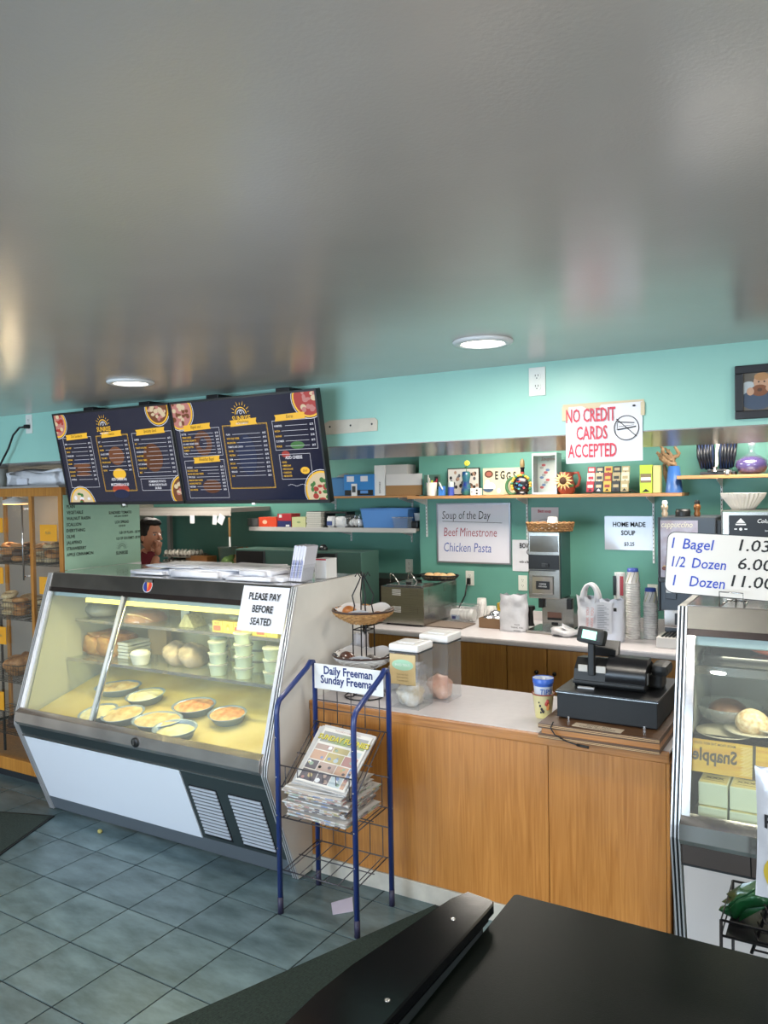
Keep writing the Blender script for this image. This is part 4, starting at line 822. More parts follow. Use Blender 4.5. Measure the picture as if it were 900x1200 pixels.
shelf('wall_shelf', 'long pine shelf above the soup board with ornaments', RX0, RX1, RY, YB-.001, RS, .022, SHELFW, [(atY(500.5, 600, YB).x, YB, atY(501, 629, YB).z), (atY(618, 600, YB).x, YB, atY(618, 632, YB).z), (atY(766, 600, YB).x, YB, atY(766, 660, YB).z)])
R2 = atY(840, 556.5, RY).z; R2X = atY(793, 558, RY).x
shelf('wall_shelf', 'short pine shelf at the right with the dark trophy and decanter', R2X, -.15, RY, YB-.001, R2, .022, SHELFW, [(atY(846, 600, YB).x, YB, atY(846, 625, YB).z)])
# hanging ticket shelf left
a, b = atY(150, 597, 5.4), atY(271, 601, 5.4)
t = T('ticket_shelf', 'grey overhead kitchen shelf with order tickets hanging from its edge', 'shelf'); g = G(); g.box(-6.2, b.x, 5.4, YBL-.001, a.z-.03, a.z+.01, KSH, .003); t.p('board', g)
g = G(); g.box(-6.2, b.x, 5.393, 5.4, a.z-.06, a.z-.02, mat('ticket_rail', '#b0aba6', .4)); t.p('ticket_rail', g)
for px in (150, 199): x = atY(px, 610, 5.89).x; g = G(); g.box(x-.02, x+.02, 5.87, 5.91, KZ, a.z-.03, KSH); t.p('support_post', g)
t.done(); tz = a.z-.055
for i, (px, w_, h_, ro) in enumerate(((225, .056, .075, 0), (252, .05, .085, .1), (261, .07, .085, .5))):
    x = atY(px, 605, 5.388).x; X = Matrix.Translation((x, 5.390-.002*i, tz)) @ Matrix.Rotation(ro, 4, 'Y'); g = G(); g.box(-w_/2, w_/2, -.0006, .0006, -h_, .0, PAPER, 0, X); one('order_ticket', g, ('single order ticket' , 'partly covered order ticket', 'tilted order ticket')[i]+' clipped to the kitchen shelf edge', 'ticket')
x = atY(269, 610, 5.385).x; g = G(); g.box(x-.012, x+.012, 5.380, 5.389, tz-.19, tz-.02, mat('knife_handle', '#8a6a42', .5), .003); g.box(x-.010, x+.010, 5.382, 5.386, tz-.28, tz-.19, WHITE, .002); one('hanging_spatula', g, 'hanging spatula with a white end at the right end of the ticket shelf', 'spatula')
# egg trays
x0 = atY(196, 650, 5.5).x; EGG = mat('egg_white', '#d9d2c8', .45); eg = G(); eg.ell((0, 0, .024), (.021, .021, .027), EGG, 12, 8); EME = eg.mesh('egg')
CART = mat('egg_carton_grey', '#8b877f', .8)
for L_ in range(3):
    g = G(); zz = KZ+.052*L_; g.grid(lambda u, v: (x0-.15+.36*u, 5.58+.26*v, zz+.020+.010*math.cos(u*2*PI*7.5)*math.cos(v*2*PI*5.5)), 36, 24, CART); g.box(x0-.15, x0+.21, 5.58, 5.84, zz, zz+.008, CART); one('egg_tray', g, ('bottom', 'middle', 'top')[L_]+' grey egg tray of the stack beside the cook', 'egg tray')
for i in range(7):
    for j in range(4):
        o = bpy.data.objects.new('egg', EME); COL.objects.link(o); o.location = (x0-.125+.05*i, 5.61+.055*j, KZ+.104+.014); setp(o, 'white egg on the topmost tray, '+ORD[j]+' row from the front, '+ORD[i]+' from the left', 'egg', 'eggs on the top tray')
x = atY(245, 650, 5.6).x; g = G(); g.box(x-.30, x-.03, 5.60, 5.74, KZ, KZ+.12, mat('wood_board_stack', '#8a5c30', .5, var=.15, vscale=10), .006); one('cutting_board', g, 'thick wooden board lying behind the eggs', 'board')
x = atY(216, 650, 5.5).x; 
for k in range(3): blob('bread_roll', ORD[k]+' small bread roll from the left before the thick wooden board', 'bread', (x+.09*k, 5.57, KZ), (.05, .035, .022), BG[0], .15, 14, group='rolls in front of the board')
x = atY(262, 650, 5.6).x; t = T('salad_tub', 'clear tub of green lettuce beside the brown paper bag', 'tub'); g = G(); g.lathe([(.085, 0), (.105, .20), (.11, .205)], CLEARP, 24, (x, 5.68, KZ+.001)); t.p('tub', g); g = G(); g.lathe([(.108, .205), (.112, .215), (.001, .22)], CLEARP, 24, (x, 5.68, KZ)); t.p('lid', g); g = G(); g.ell((x, 5.68, KZ+.07), (.078, .078, .062), mat('lettuce', '#5d8a3a', .6, col2='#86ad55', vscale=30), 16, 10, .3, 30); t.p('lettuce', g); t.done()
x = atY(282, 650, 5.65).x; t = T('paper_bag', 'crumpled brown paper bag between the salad tub and the toaster', 'bag'); t.p('bag', pack(x-.03, x+.20, 5.58, 5.78, KZ, KZ+.19, mat('brown_paper', '#7d5d3c', .7, var=.12, vscale=14), .06)); t.done()
def toaster(px0, px1, pyt, label, y0=5.27):
    a, b = atY(px0, pyt, y0), atY(px1, pyt, y0); zt = a.z; t = T('toaster_oven', label, 'toaster oven', 'toaster ovens')
    g = G(); g.box(a.x, b.x-.0, y0, y0+.27, KZ-.27, zt, GREEND, .006); t.p('body', g); m_ = a.x+(b.x-a.x)*.48
    g = G(); g.box(a.x+.01, m_, y0-.006, y0-.0005, KZ-.24, zt-.015, BLACK, .003); t.p('door', g); g = G(); g.box(a.x+.03, m_-.02, y0-.0085, y0-.0065, KZ-.06, KZ+.02, mat('toaster_display', '#6a6a66', .3)); t.p('display', g)
    g = G(); g.box(m_+.005, m_+.02, y0-.004, y0-.0005, KZ-.25, zt-.008, DSTEEL); t.p('frame_edge', g); g = G()
    for k in range(4): g.box(a.x+.05+.07*(k % 2)*3, a.x+.08+.07*(k % 2)*3, y0+.03+.18*(k//2), y0+.06+.18*(k//2), .901-.0, KZ-.27, RUB)
    t.p('foot', g); return t.done(), zt
toaster(276, 345, 643, 'left dark toaster oven with a green side behind the deli paper')
e, zt = toaster(366, 423, 646, 'right dark toaster oven with a green side behind the menu stack')
x = atY(379, 642, 5.4).x; g = G(); g.lathe([(.035, 0), (.038, .015), (.018, .045), (.001, .048)], BLACK, 16, (x, 5.4, zt+.001)); g.box(x-.012, x+.012, 5.370, 5.376, zt+.012, zt+.034, WHITE); one('kitchen_timer', g, 'small black timer with a white face on the right toaster oven', 'timer')
x = atY(355, 665, 5.38).x; t = T('kitchen_jug', 'dark jug between the two toaster ovens', 'jug'); g = G(); g.lathe([(.042, 0), (.045, .12), (.036, .28), (.040, .33)], BLACK, 20, (x, 5.40, .901)); t.p('body', g); g = G(); g.tube([(x-.036, 5.39, 1.2), (x-.055, 5.38, 1.18), (x-.055, 5.38, 1.05), (x-.04, 5.39, 1.0)], .008, BLACK); t.p('handle', g); t.done()
# lower kitchen shelf things
SZ = LZ+.0125
x0 = atY(296, 610, 5.75).x; 
for k in range(8):
    g = G(); g.lathe([(.05, 0), (.105, .010), (.108, .012), (.10, .012), (.05, .004)], mat('plate_grey', '#b9b8b8', .35), 24, (x0+.05, 5.78, SZ+.009*k)); one('plate', g, ORD[k]+' grey plate from the bottom of the stack on the lower kitchen shelf', 'plate', 'plate stack on the kitchen shelf')
def carton(px0, px1, pyt, y0, y1, z, m, label, name='carton', pr=None, cat='box', zt=None):
    a, b = atY(px0, pyt, y0), atY(px1, pyt, y0); t = T(name, label, cat); g = G(); g.box(a.x, b.x, y0, y1, z, zt or a.z, m, .002); t.p('box', g)
    if pr: g = G(); pr(g, a.x, b.x, y0-.0012, z, a.z); t.p('print', g)
    return t.done()
ORG = mat('box_orange', '#d2482a', .45); REDB = mat('box_red', '#b02a33', .45); CRB = mat('box_cream_green', '#c9cc98', .5); NAVY = mat('box_navy', '#2a2f63', .45)
carton(303, 324, 606, 5.68, 5.82, SZ, ORG, 'orange carton with a pale oval, left of the red carton on the kitchen shelf', pr=lambda g, x0, x1, y, z0, z1: disc(g, x0+(x1-x0)*.35, y, (z0+z1)/2, .028, .018, SP and mat('oval_pale', '#e2b49a', .5)))
carton(325, 341, 602, 5.68, 5.82, SZ, REDB, 'red and navy carton in the middle of the kitchen shelf', pr=lambda g, x0, x1, y, z0, z1: (g.box(x0, x1, y, y+.001, z0, (z0+z1)/2-.003, NAVY), g.box(x0+.02, x0+.05, y-.0005, y+.001, z1-.035, z1-.008, WHITE), g.box(x1-.06, x1-.02, y-.0005, y+.001, z0+.006, z0+.022, WHITE)))
carton(342, 358, 606, 5.68, 5.80, SZ, CRB, 'pale yellow green carton beside the stacked pads', pr=lambda g, x0, x1, y, z0, z1: disc(g, (x0+x1)/2, y, (z0+z1)/2, .022, .008, mat('oval_green', '#8fa372', .5)))
a, b = atY(359, 610, 5.68), atY(376, 610, 5.68)
for k in range(9):
    g = G(); q = .004*((k*7) % 3-1); g.box(a.x+q, b.x+q, 5.68, 5.84, SZ+.0155*k, SZ+.0155*k+.0125, mat('order_pad', '#d5d2c8', .6), .001); g.box(a.x+q+.001, b.x+q-.001, 5.681, 5.839, SZ+.0155*k+.0125, SZ+.0155*k+.015, INKBK); one('order_pad', g, ORD[k]+' white order pad from the bottom of the tall stack', 'pad', 'stacked order pads')
a, b = atY(379, 598, 5.67), atY(401, 598, 5.67); g = G(); g.box(a.x-.02, b.x+.01, 5.72, 5.86, SZ+.12, SZ+.135, BLACK, .003); g.box(a.x-.015, a.x, 5.72, 5.86, SZ, SZ+.12, BLACK); g.box(b.x-.005, b.x+.008, 5.72, 5.86, SZ, SZ+.12, BLACK); one('black_rack', g, 'low black rack over the white napkin packs', 'rack')
for i, (p0, p1) in enumerate(((380, 388), (390, 402))):
    a, b = atY(p0, 603, 5.67), atY(p1, 603, 5.67); t = T('napkin_pack', ('white jar with a blue label', 'white wrapped bundle')[i]+' under the low black rack', 'pack'); g = pack(a.x, b.x, 5.70, 5.80, SZ, SZ+.095, WHITE, .008) ; t.p('pack', g)
    if not i: g = G(); g.box(a.x+.01, b.x-.008, 5.690, 5.695, SZ+.02, SZ+.055, mat('label_blue', '#3d4f86', .5)); t.p('label', g)
    t.done()
a, b = atY(404, 600, 5.68), atY(420, 600, 5.68); t = T('clear_container', 'clear container of white lids left of the blue dish tub', 'container'); g = G(); g.box(a.x, b.x, 5.69, 5.83, SZ, SZ+.11, CLEARP, .008); t.p('box', g); g = G()
for k in range(5): g.ell((a.x+.03+.022*k, 5.75, SZ+.04+.01*(k % 2)), (.02, .04, .03), WHITE, 10, 7)
t.p('lids', g); t.done()
def tubbox(x0, x1, y0, y1, z, h, m, label, name, cat='tub', fl=.02, rim=True):
    t = T(name, label, cat); g = G(); n = 1
    o_ = [(x0+fl, y0+fl), (x1-fl, y0+fl), (x1-fl, y1-fl), (x0+fl, y1-fl)]; p_ = [(x0, y0), (x1, y0), (x1, y1), (x0, y1)]; w_ = .006
    i_ = [(x0+w_, y0+w_), (x1-w_, y0+w_), (x1-w_, y1-w_), (x0+w_, y1-w_)]; j_ = [(x0+fl+w_, y0+fl+w_), (x1-fl-w_, y0+fl+w_), (x1-fl-w_, y1-fl-w_), (x0+fl+w_, y1-fl-w_)]
    V = [(*q, z) for q in o_]+[(*q, z+h) for q in p_]+[(*q, z+h) for q in i_]+[(*q, z+.006) for q in j_]
    F = [(3, 2, 1, 0)]+[(k, (k+1) % 4, 4+(k+1) % 4, 4+k) for k in range(4)]+[(4+k, 4+(k+1) % 4, 8+(k+1) % 4, 8+k) for k in range(4)]+[(8+k, 8+(k+1) % 4, 12+(k+1) % 4, 12+k) for k in range(4)]+[(12, 13, 14, 15)]
    g.add(V, F, m); t.p('body', g)
    if rim: g = G(); g.tube([(*q, z+h-.004) for q in p_], .006, m, 6, True); t.p('rim', g)
    return t
BLU = mat('blue_tub_plastic', '#5b8fd0', .4); BLU2 = mat('blue_bin_plastic', '#4a7fb0', .4)
a, b = atY(420, 596, 5.67), atY(476, 596, 5.67); tubbox(a.x, b.x, 5.70, 5.93, SZ, a.z-SZ, BLU, 'wide light blue dish tub on the lower kitchen shelf', 'dish_tub').done()
a, b = atY(459, 606, 5.665), atY(482, 606, 5.665); t = tubbox(a.x, b.x, 5.668, 5.695, SZ, a.z-SZ, CLEARP, 'low clear container in front of the blue dish tub', 'clear_container', 'container', .008); t.done()
x = atY(487, 610, 5.72).x; g = G(); g.box(x-.03, x+.035, 5.69, 5.75, SZ, SZ+.06, BLACK, .012); one('tape_dispenser', g, 'small black tape dispenser on the lower kitchen shelf', 'dispenser')
x = atY(493, 600, 5.8).x; g = G(); g.lathe([(.03, 0), (.05, .12), (.052, .122), (.045, .12), (.03, .01), (.001, .01)], WHITE, 18, (x-.02, 5.82, SZ)); one('white_cup', g, 'white cup at the right end of the lower kitchen shelf', 'cup')
# upper kitchen shelf things
a, b = atY(386, 560, 5.68), atY(402, 560, 5.68); t = tubbox(a.x-.02, b.x, 5.70, 5.90, US+.001, a.z-US, BLU2, 'blue bin stuffed with white plastic at the left of the upper kitchen shelf', 'storage_bin', 'bin'); xb_ = (a.x+b.x)/2
g = G(); g.ell((xb_+.02, 5.80, US+.13), (.085, .085, .07), mat('film_white', '#a9b0ac', .4, var=.15, vscale=20), 18, 12, .5, 14); t.p('plastic_bags', g); t.done()
x = atY(412, 556, 5.72).x; g = pack(x-.07, x+.09, 5.74, 5.88, US+.125, US+.165, MATS['film_white'], .02); one('crumpled_film', g, 'crumpled clear film lying on the blue carton', 'film')
a, b = atY(403, 558, 5.68), atY(438, 558, 5.68)
def pr(g, x0, x1, y, z0, z1):
    for fx in (.1, .56): g.box(x0+(x1-x0)*fx, x0+(x1-x0)*(fx+.24), y, y+.001, z1-.06, z1-.014, PAPER)
    g.box(x0+(x1-x0)*.02, x1-.01, y, y+.001, z0+.004, z0+.05, BLACK); g.box(x0+(x1-x0)*.55, x0+(x1-x0)*.8, y-.001, y, z0+.02, z0+.045, BLU)
carton(403, 438, 556.5, 5.68, 5.86, US+.001, mat('carton_blue', '#2f7fc4', .4), 'bright blue carton with white labels on the upper kitchen shelf', pr=pr)
carton(411.5, 417.5, 567, 5.665, 5.678, US+.001, WHITE, 'small white labelled bottle box before the blue carton', 'small_box', pr=lambda g, x0, x1, y, z0, z1: g.box(x0+.008, x1-.008, y, y+.001, z0+.03, z1-.02, RUB))
carton(438.5, 451, 545.5, 5.69, 5.90, US+.001, WHITE, 'upright white carton with a printed spine on the upper kitchen shelf', pr=lambda g, x0, x1, y, z0, z1: g.text('DISPOSABLE', .022, INKBK, frame(((x0+x1)/2+.008, y-.0005, z0+.02), (0, 0, 1), (-1, 0, 0)), 'LEFT', .8, .01))
carton(452, 494, 569, 5.68, 5.88, US+.001, mat('cardboard', '#9b7448', .65), 'flat brown cardboard box at the bottom right of the upper kitchen shelf')
z_ = atY(470, 569, 5.68).z; carton(452, 493.5, 556, 5.68, 5.88, z_+.001, mat('white_carton', '#cfcdcd', .6), 'flat white box on the brown cardboard box')
z2_ = atY(470, 556, 5.68).z; carton(452, 477, 545, 5.70, 5.85, z2_+.001, mat('white_carton_b', '#bdbcbb', .6), 'smaller white box topmost on the upper kitchen shelf')
# ------------------------------------------------------------------ right shelf ornaments
RZ = RS+.001
def px2(px, y): return atY(px, 575, y).x
x = px2(506, 5.52); CER = mat('cream_ceramic', '#ddd6cc', .3)
t = T('pen_cup', 'cream cup of coloured markers at the left end of the ornament shelf', 'cup'); g = G(); h_ = atY(506, 565.5, 5.5).z-RZ; g.lathe([(.036, 0), (.042, h_), (.039, h_), (.034, .01), (.001, .01)], CER, 22, (x, 5.52, RZ)); t.p('cup', g)
for i, (dx, c_, hh) in enumerate(((-.028, '#5a2f9c', .10), (-.012, '#a8a49a', .14), (.002, '#a9c02c', .12), (.016, '#a02a4a', .11), (.028, '#8c1c30', .13))):
    g = G(); g.tube([(x+dx*.5, 5.52, RZ+.012), (x+dx*1.3, 5.52+.01*(i-2), RZ+hh)], .007, mat('marker_%d' % i, c_, .4), 8); t.p('marker', g)
t.done()
x = px2(505, 5.64); g = G(); g.box(x-.055, x+.075, 5.63, 5.66, RZ, RZ+.165, mat('dark_green_box', '#4c6e60', .4), .002); g.box(x-.02, x-.012, 5.628, 5.631, RZ, RZ+.165, WHITE); g.box(x+.04, x+.07, 5.628, 5.631, RZ+.05, RZ+.15, BLACK); one('spice_rack', g, 'dark flat rack behind the marker cup', 'rack')
x = px2(518, 5.50); g = G(); g.box(x-.022, x+.022, 5.48, 5.52, RZ, RZ+.072, mat('blue_carton', '#3f7fd0', .35), .003); g.tube([(x-.01, 5.475, RZ+.10), (x+.018, 5.475, RZ+.045)], .006, WHITE, 6); one('tape_box', g, 'small blue box with a white pen right of the marker cup', 'box')
x = px2(528.5, 5.50); t = T('spray_bottle', 'small blue can with a white top on the ornament shelf', 'can'); g = G(); g.lathe([(.025, 0), (.025, .065)], mat('can_blue', '#35499c', .3), 18, (x, 5.50, RZ)); t.p('can', g); g = G(); g.lathe([(.022, .065), (.022, .10), (.015, .108), (.001, .108)], mat('cap_grey', '#a8b4b0', .3), 18, (x, 5.5, RZ)); t.p('cap', g); t.done()
# group photo
a, b = atY(524, 549, 5.64), atY(561.5, 549, 5.64); t = T('framed_print', 'framed group photograph behind the dark blue vase', 'picture'); z1_ = a.z; g = G(); g.box(a.x, b.x, 5.645, 5.66, RZ, z1_, INKBK, .002); t.p('frame', g); g = G(); g.box(a.x+.008, b.x-.008, 5.641, 5.6445, RZ+.008, z1_-.008, mat('photo_paper', '#c9c6c0', .4)); rr = random.Random(4)
for i in range(34):
    cx = a.x+.02+rr.random()*(b.x-a.x-.04); cz = RZ+.05+rr.random()*(z1_-RZ-.075); disc(g, cx, 5.6405-.00002*i, cz, .012, .014, (INKBK, mat('ph_brown', '#5e4638', .5), mat('ph_grey', '#4d5056', .5), mat('ph_skin', '#a07f6b', .5))[i % 4], 8)
t.p('print', g); t.done()
x = px2(546.5, 5.52); t = T('bud_vase', 'dark blue painted vase holding a yellow flower', 'vase'); g = G(); g.lathe([(.03, 0), (.042, .02), (.036, .06), (.024, .10), (.034, .15), (.030, .175), (.022, .18)], mat('vase_cobalt', '#1d2a6e', .12, col2='#2f6b5a', vscale=16), 22, (x, 5.52, RZ)); t.p('vase', g)
g = G(); g.tube([(x, 5.52, RZ+.16), (x+.008, 5.52, RZ+.225)], .003, mat('stem_green', '#3f6b3a', .5)); t.p('stem', g); g = G()
for k in range(8): a_ = k*PI/4; g.ell((x+.010+.014*math.cos(a_), 5.52-.004, RZ+.243+.012*math.sin(a_)), (.011, .005, .009), mat('flower_yellow', '#d8cf4a', .5), 8, 5)
g.ell((x+.010, 5.512, RZ+.243), (.008, .005, .008), mat('flower_core', '#a8b038', .6), 8, 5); g.ell((x-.002, 5.52, RZ+.215), (.012, .004, .006), MATS['stem_green'], 8, 5); t.p('flower', g); t.done()
x = px2(558, 5.48); g = G(); g.box(x-.038, x+.04, 5.46, 5.50, RZ, RZ+.052, CER, .002); g.box(x+.006, x+.022, 5.4585, 5.4605, RZ+.006, RZ+.020, INKBK); g.box(x+.006, x+.022, 5.4585, 5.4605, RZ+.030, RZ+.044, INKBK); g.box(x-.03, x-.022, 5.4585, 5.4605, RZ+.02, RZ+.03, RUB); one('switch_box', g, 'little white box with two dark windows right of the blue vase', 'box')
# EGGS sign
a, b = atY(566, 549, 5.66), atY(607, 549, 5.66); t = T('egg_plaque', 'cream painted plaque reading EGGS with a hen', 'plaque'); g = G(); z1_ = a.z; g.box(a.x, b.x+.02, 5.655, 5.67, RZ, z1_, mat('plaque_cream', '#c9c3a4', .6, var=.08, vscale=14), .002); t.p('board', g); g = G(); W_ = b.x-a.x
for i, ch in enumerate('EGGS'): g.text(ch, .085, INKBK, fwall(a.x+W_*(.40+.17*i), 5.6540, z1_-.085-.004*i+.006*(i % 2)), 'CENTER', .62, .035)
disc(g, a.x+.05, 5.654, z1_-.045, .036, .028, mat('wreath', '#5a3a2a', .6)); disc(g, a.x+.05, 5.6535, z1_-.045, .024, .017, mat('wreath_in', '#9a5a4a', .6))
disc(g, a.x+.055, 5.6538, RZ+.062, .048, .034, WHITE); disc(g, a.x+.045, 5.6534, RZ+.046, .044, .026, mat('hen_blue', '#3a5470', .5), a0=PI, a1=2*PI); disc(g, a.x+.038, 5.6533, RZ+.098, .018, .018, WHITE); disc(g, a.x+.13, 5.6535, RZ+.03, .014, .018, WHITE); t.p('painting', g); t.done()
# black round bottle
x = px2(611.5, 5.54); t = T('painted_bottle', 'round black painted bottle with a yellow beaded rim and cork', 'bottle'); BKP = mat('bottle_black', '#17151c', .2)
g = G(); g.ell((x, 5.54, RZ+.070), (.070, .038, .070), BKP, 20, 14); g.lathe([(.045, 0), (.045, .02), (.02, .03)], BKP, 18, (x, 5.54, RZ), .7); t.p('body', g); g = G(); g.lathe([(.022, .10), (.014, .13), (.013, .185), (.017, .19), (.017, .20)], BKP, 14, (x+.006, 5.54, RZ)); g.lathe([(.0155, .135), (.0155, .165)], mat('bottle_red', '#8c2f26', .4), 14, (x+.006, 5.54, RZ)); t.p('neck', g)
g = G(); g.lathe([(.013, .20), (.018, .215), (.016, .245), (.006, .262), (.001, .263)], mat('cork_gold', '#7d6a44', .5), 14, (x+.006, 5.54, RZ)); t.p('stopper', g); g = G()
for k in range(15):
    a_ = PI*(-.12+1.24*k/14); g.ell((x+.072*math.cos(a_), 5.525, RZ+.070+.072*math.sin(a_)), (.012, .010, .011), mat('bead_yellow', '#c99a34', .4) if k % 3 else mat('bead_green', '#2f6a44', .4), 8, 6)
t.p('bead_rim', g); g = G(); rr = random.Random(8)
for k in range(12): disc(g, x+rr.uniform(-.03, .03), 5.5015, RZ+.07+rr.uniform(-.035, .035), .010, .008, (mat('dab_red', '#8f3b3b', .4), mat('dab_teal', '#3f8a8a', .4), mat('dab_blue', '#3c5fa0', .4))[k % 3], 8)
t.p('painting', g); t.done()
x = px2(601, 5.60); g = G(); n = 26; 
g.tube([(x+.05*math.cos(2*PI*k/n), 5.60, RZ+.062+.060*math.sin(2*PI*k/n)) for k in range(n)], .012, mat('green_ring', '#3b6b45', .5), 8, True); one('green_ring', g, 'green ring ornament between the EGGS plaque and the black bottle', 'ornament')
# tall glass lantern box
a, b = atY(623, 531.5, 5.5), atY(652, 531.5, 5.5); t = T('glass_lantern', 'tall glass fronted box with a metal frame', 'lantern'); z1_ = a.z; al = mat('lantern_alloy', '#b7b9b8', .3, .7)
g = G(); g.box(a.x-.022, a.x, 5.57, 5.64, RZ, z1_+.005, mat('lantern_dark_side', '#33202a', .4)); g.box(a.x, b.x, 5.60, 5.61, RZ+.005, z1_-.005, mat('lantern_card', '#b5b7b4', .4)); t.p('back', g)
g = G()
for (x0, x1, z0, zz) in ((a.x, b.x, z1_-.018, z1_), (a.x, b.x, RZ, RZ+.014), (a.x, a.x+.010, RZ+.014, z1_-.018), (b.x-.010, b.x, RZ+.014, z1_-.018)): g.box(x0, x1, 5.50, 5.60, z0, zz, al)
t.p('frame', g); g = G(); g.text('Soupline', .036, mat('lantern_red', '#9c3038', .5), fwall((a.x+b.x)/2, 5.5985, z1_-.05), 'CENTER', .9, .01, shear=.2)
for k in range(10): disc(g, a.x+.04+.015*(k % 4), 5.5984-.00005*k, RZ+.05+.018*k, .016, .010, (mat('pr_red', '#a54a4e', .5), mat('pr_blue', '#5a6f96', .5), mat('pr_grey', '#8f8f8c', .5))[k % 3], 10)
t.p('print', g); g = G(); g.box(a.x+.01, b.x-.01, 5.502, 5.504, RZ+.014, z1_-.018, CLEAR); t.p('glass', g); t.done()
# sunflower pitcher
x = px2(663, 5.53); t = T('sunflower_pitcher', 'red brown pitcher with a large moulded sunflower', 'pitcher'); PR = mat('pitcher_red', '#8c3a2a', .3); g = G(); g.lathe([(.045, 0), (.058, .015), (.062, .05), (.05, .10), (.045, .13), (.052, .155), (.048, .155), (.04, .12), (.04, .02), (.001, .015)], PR, 22, (x, 5.55, RZ)); t.p('body', g)
g = G(); g.tube([(x+.045, 5.55, RZ+.145), (x+.085, 5.55, RZ+.150), (x+.098, 5.55, RZ+.11), (x+.085, 5.55, RZ+.06), (x+.052, 5.55, RZ+.045)], .010, PR, 8); t.p('handle', g)
fx, fz = x-.004, RZ+.094; g = G()
for k in range(14):
    a_ = 2*PI*k/14; c_, s_ = math.cos(a_), math.sin(a_); g.add([(fx+.018*c_-.014*s_, 5.488, fz+.018*s_+.014*c_), (fx+.074*c_, 5.482, fz+.070*s_), (fx+.018*c_+.014*s_, 5.488, fz+.018*s_-.014*c_), (fx+.035*c_, 5.474, fz+.035*s_)], [(0, 3, 1), (3, 2, 1), (0, 2, 3), (0, 1, 2)], mat('petal_cream', '#e0bf86', .5, var=.1, vscale=40))
t.p('petals', g); g = G(); g.ell((fx, 5.482, fz), (.027, .014, .026), mat('sunflower_core', '#4a2f1c', .8, bump=.6, bscale=220), 16, 9); t.p('flower_core', g); g = G(); g.ell((x+.05, 5.50, RZ+.06), (.02, .006, .012), mat('leaf_green', '#3f6b3a', .5), 10, 6); t.p('leaf', g); t.done()
# tea packets rack
t = T('packet_rack', 'black wire rack with four columns of small packets', 'rack'); a, b = atY(686, 573, 5.50), atY(739, 573, 5.50); g = G(); g.tube([(a.x, 5.50, RZ+.008), (b.x, 5.50, RZ+.008)], .003, BLKM); g.tube([(a.x+.05, 5.46, RZ+.004), (a.x+.08, 5.52, RZ+.03)], .004, BLKM); g.tube([(b.x-.01, 5.50, RZ+.03), (b.x+.05, 5.455, RZ+.005)], .003, BLKM); g.tube([(a.x, 5.56, RZ+.012), (b.x, 5.56, RZ+.012)], .003, BLKM); t.p('wire_frame', g); t.done()
pc = [('#a3283a', '#d8c9c4'), ('#2c3542', '#b9a98a'), ('#cfa64e', '#8a2f36'), ('#2e3236', '#a89a78'), ('#a79b78', '#d4ccb4')]
for i in range(5):
    for j in range(3):
        x0_ = a.x+.004+i*.059; dy = .02*j; tz_ = RZ+.012+.058*j; c1, c2 = pc[i] if j != 1 else (pc[i][1], pc[i][0])
        X = Matrix.Translation((x0_, 5.508+dy, tz_)) @ Matrix.Rotation(-.12, 4, 'X'); g = G(); g.box(0, .052, 0, .014, 0, .075 if j < 2 else .06, mat('pkt_%d_%d' % (i, j != 1), c1, .45), .001, X); g.box(.008, .044, -.0012, 0, .03, .05, mat('pkl_%d_%d' % (i, j != 1), c2, .5), 0, X); g.add([(.012, -.0014, .006), (.04, -.0014, .006), (.026, -.0014, .024)], [(0, 1, 2)], BLACK if i != 1 else WHITE, False, X)
        one('tea_packet', g, ('leftmost', 'second', 'third', 'fourth', 'rightmost')[i]+' column, '+('front', 'middle', 'back')[j]+' packet in the black wire rack', 'packet', 'packets in the wire rack')
carton(749.5, 764, 545, 5.50, 5.54, RZ, mat('lime_box', '#a9c43a', .45), 'lime green tea box with a pictured label', 'tea_box', pr=lambda g, x0, x1, y, z0, z1: (g.box(x0+.005, x1-.005, y, y+.001, z0+.07, z0+.13, mat('tb_brown', '#7a6a4a', .5)), g.box(x0+.008, x1-.008, y-.001, y, z0+.085, z0+.105, PAPER), g.add([(x0+.015, y-.0005, z0+.008), (x1-.015, y-.0005, z0+.008), ((x0+x1)/2, y-.0005, z0+.028)], [(0, 1, 2)], INKBK)))
carton(765, 773.5, 545.5, 5.50, 5.56, RZ, mat('tan_box', '#b8b078', .5), 'tan tea box standing beside the lime green one', 'tea_box')
# blue vase with branches
x = px2(790, 5.53); t = T('branch_vase', 'tall tapered blue vase with dried curled branches behind', 'vase'); h_ = atY(790, 546, 5.5).z-RZ; g = G(); g.lathe([(.056, 0), (.036, h_), (.033, h_), (.05, .01), (.001, .01)], mat('vase_blue', '#35609e', .35), 24, (x, 5.53, RZ)); t.p('vase', g)
g = G(); rr = random.Random(11); BR = mat('dried_branch', '#85694a', .7, var=.3, vscale=40)
for k in range(13):
    x1 = x+rr.uniform(-.11, .03); zt = RZ+h_+rr.uniform(.05, .16); p = [(x+rr.uniform(-.015, .015), 5.53, RZ+.06), (x+rr.uniform(-.02, .02), 5.53, RZ+h_)]
    for q in range(1, 7): u = q/6; p.append((x+(x1-x)*u+.018*math.sin(q*1.7+k), 5.53+rr.uniform(-.02, .02), RZ+h_+(zt-RZ-h_)*u+.012*math.cos(q*2.1+k)))
    g.tube(p, [.008]*2+[.013, .016, .015, .013, .010, .005], BR, 6)
for k in range(3):
    zz = RZ+h_+.03; g.tube([(x-.03, 5.56, zz), (x-.07, 5.57, zz-.02), (x-.07+.01*k, 5.57, zz-.08), (x-.05, 5.57, zz-.16)], [.009, .012, .010, .004], BR, 6)
t.p('branches', g); t.done()
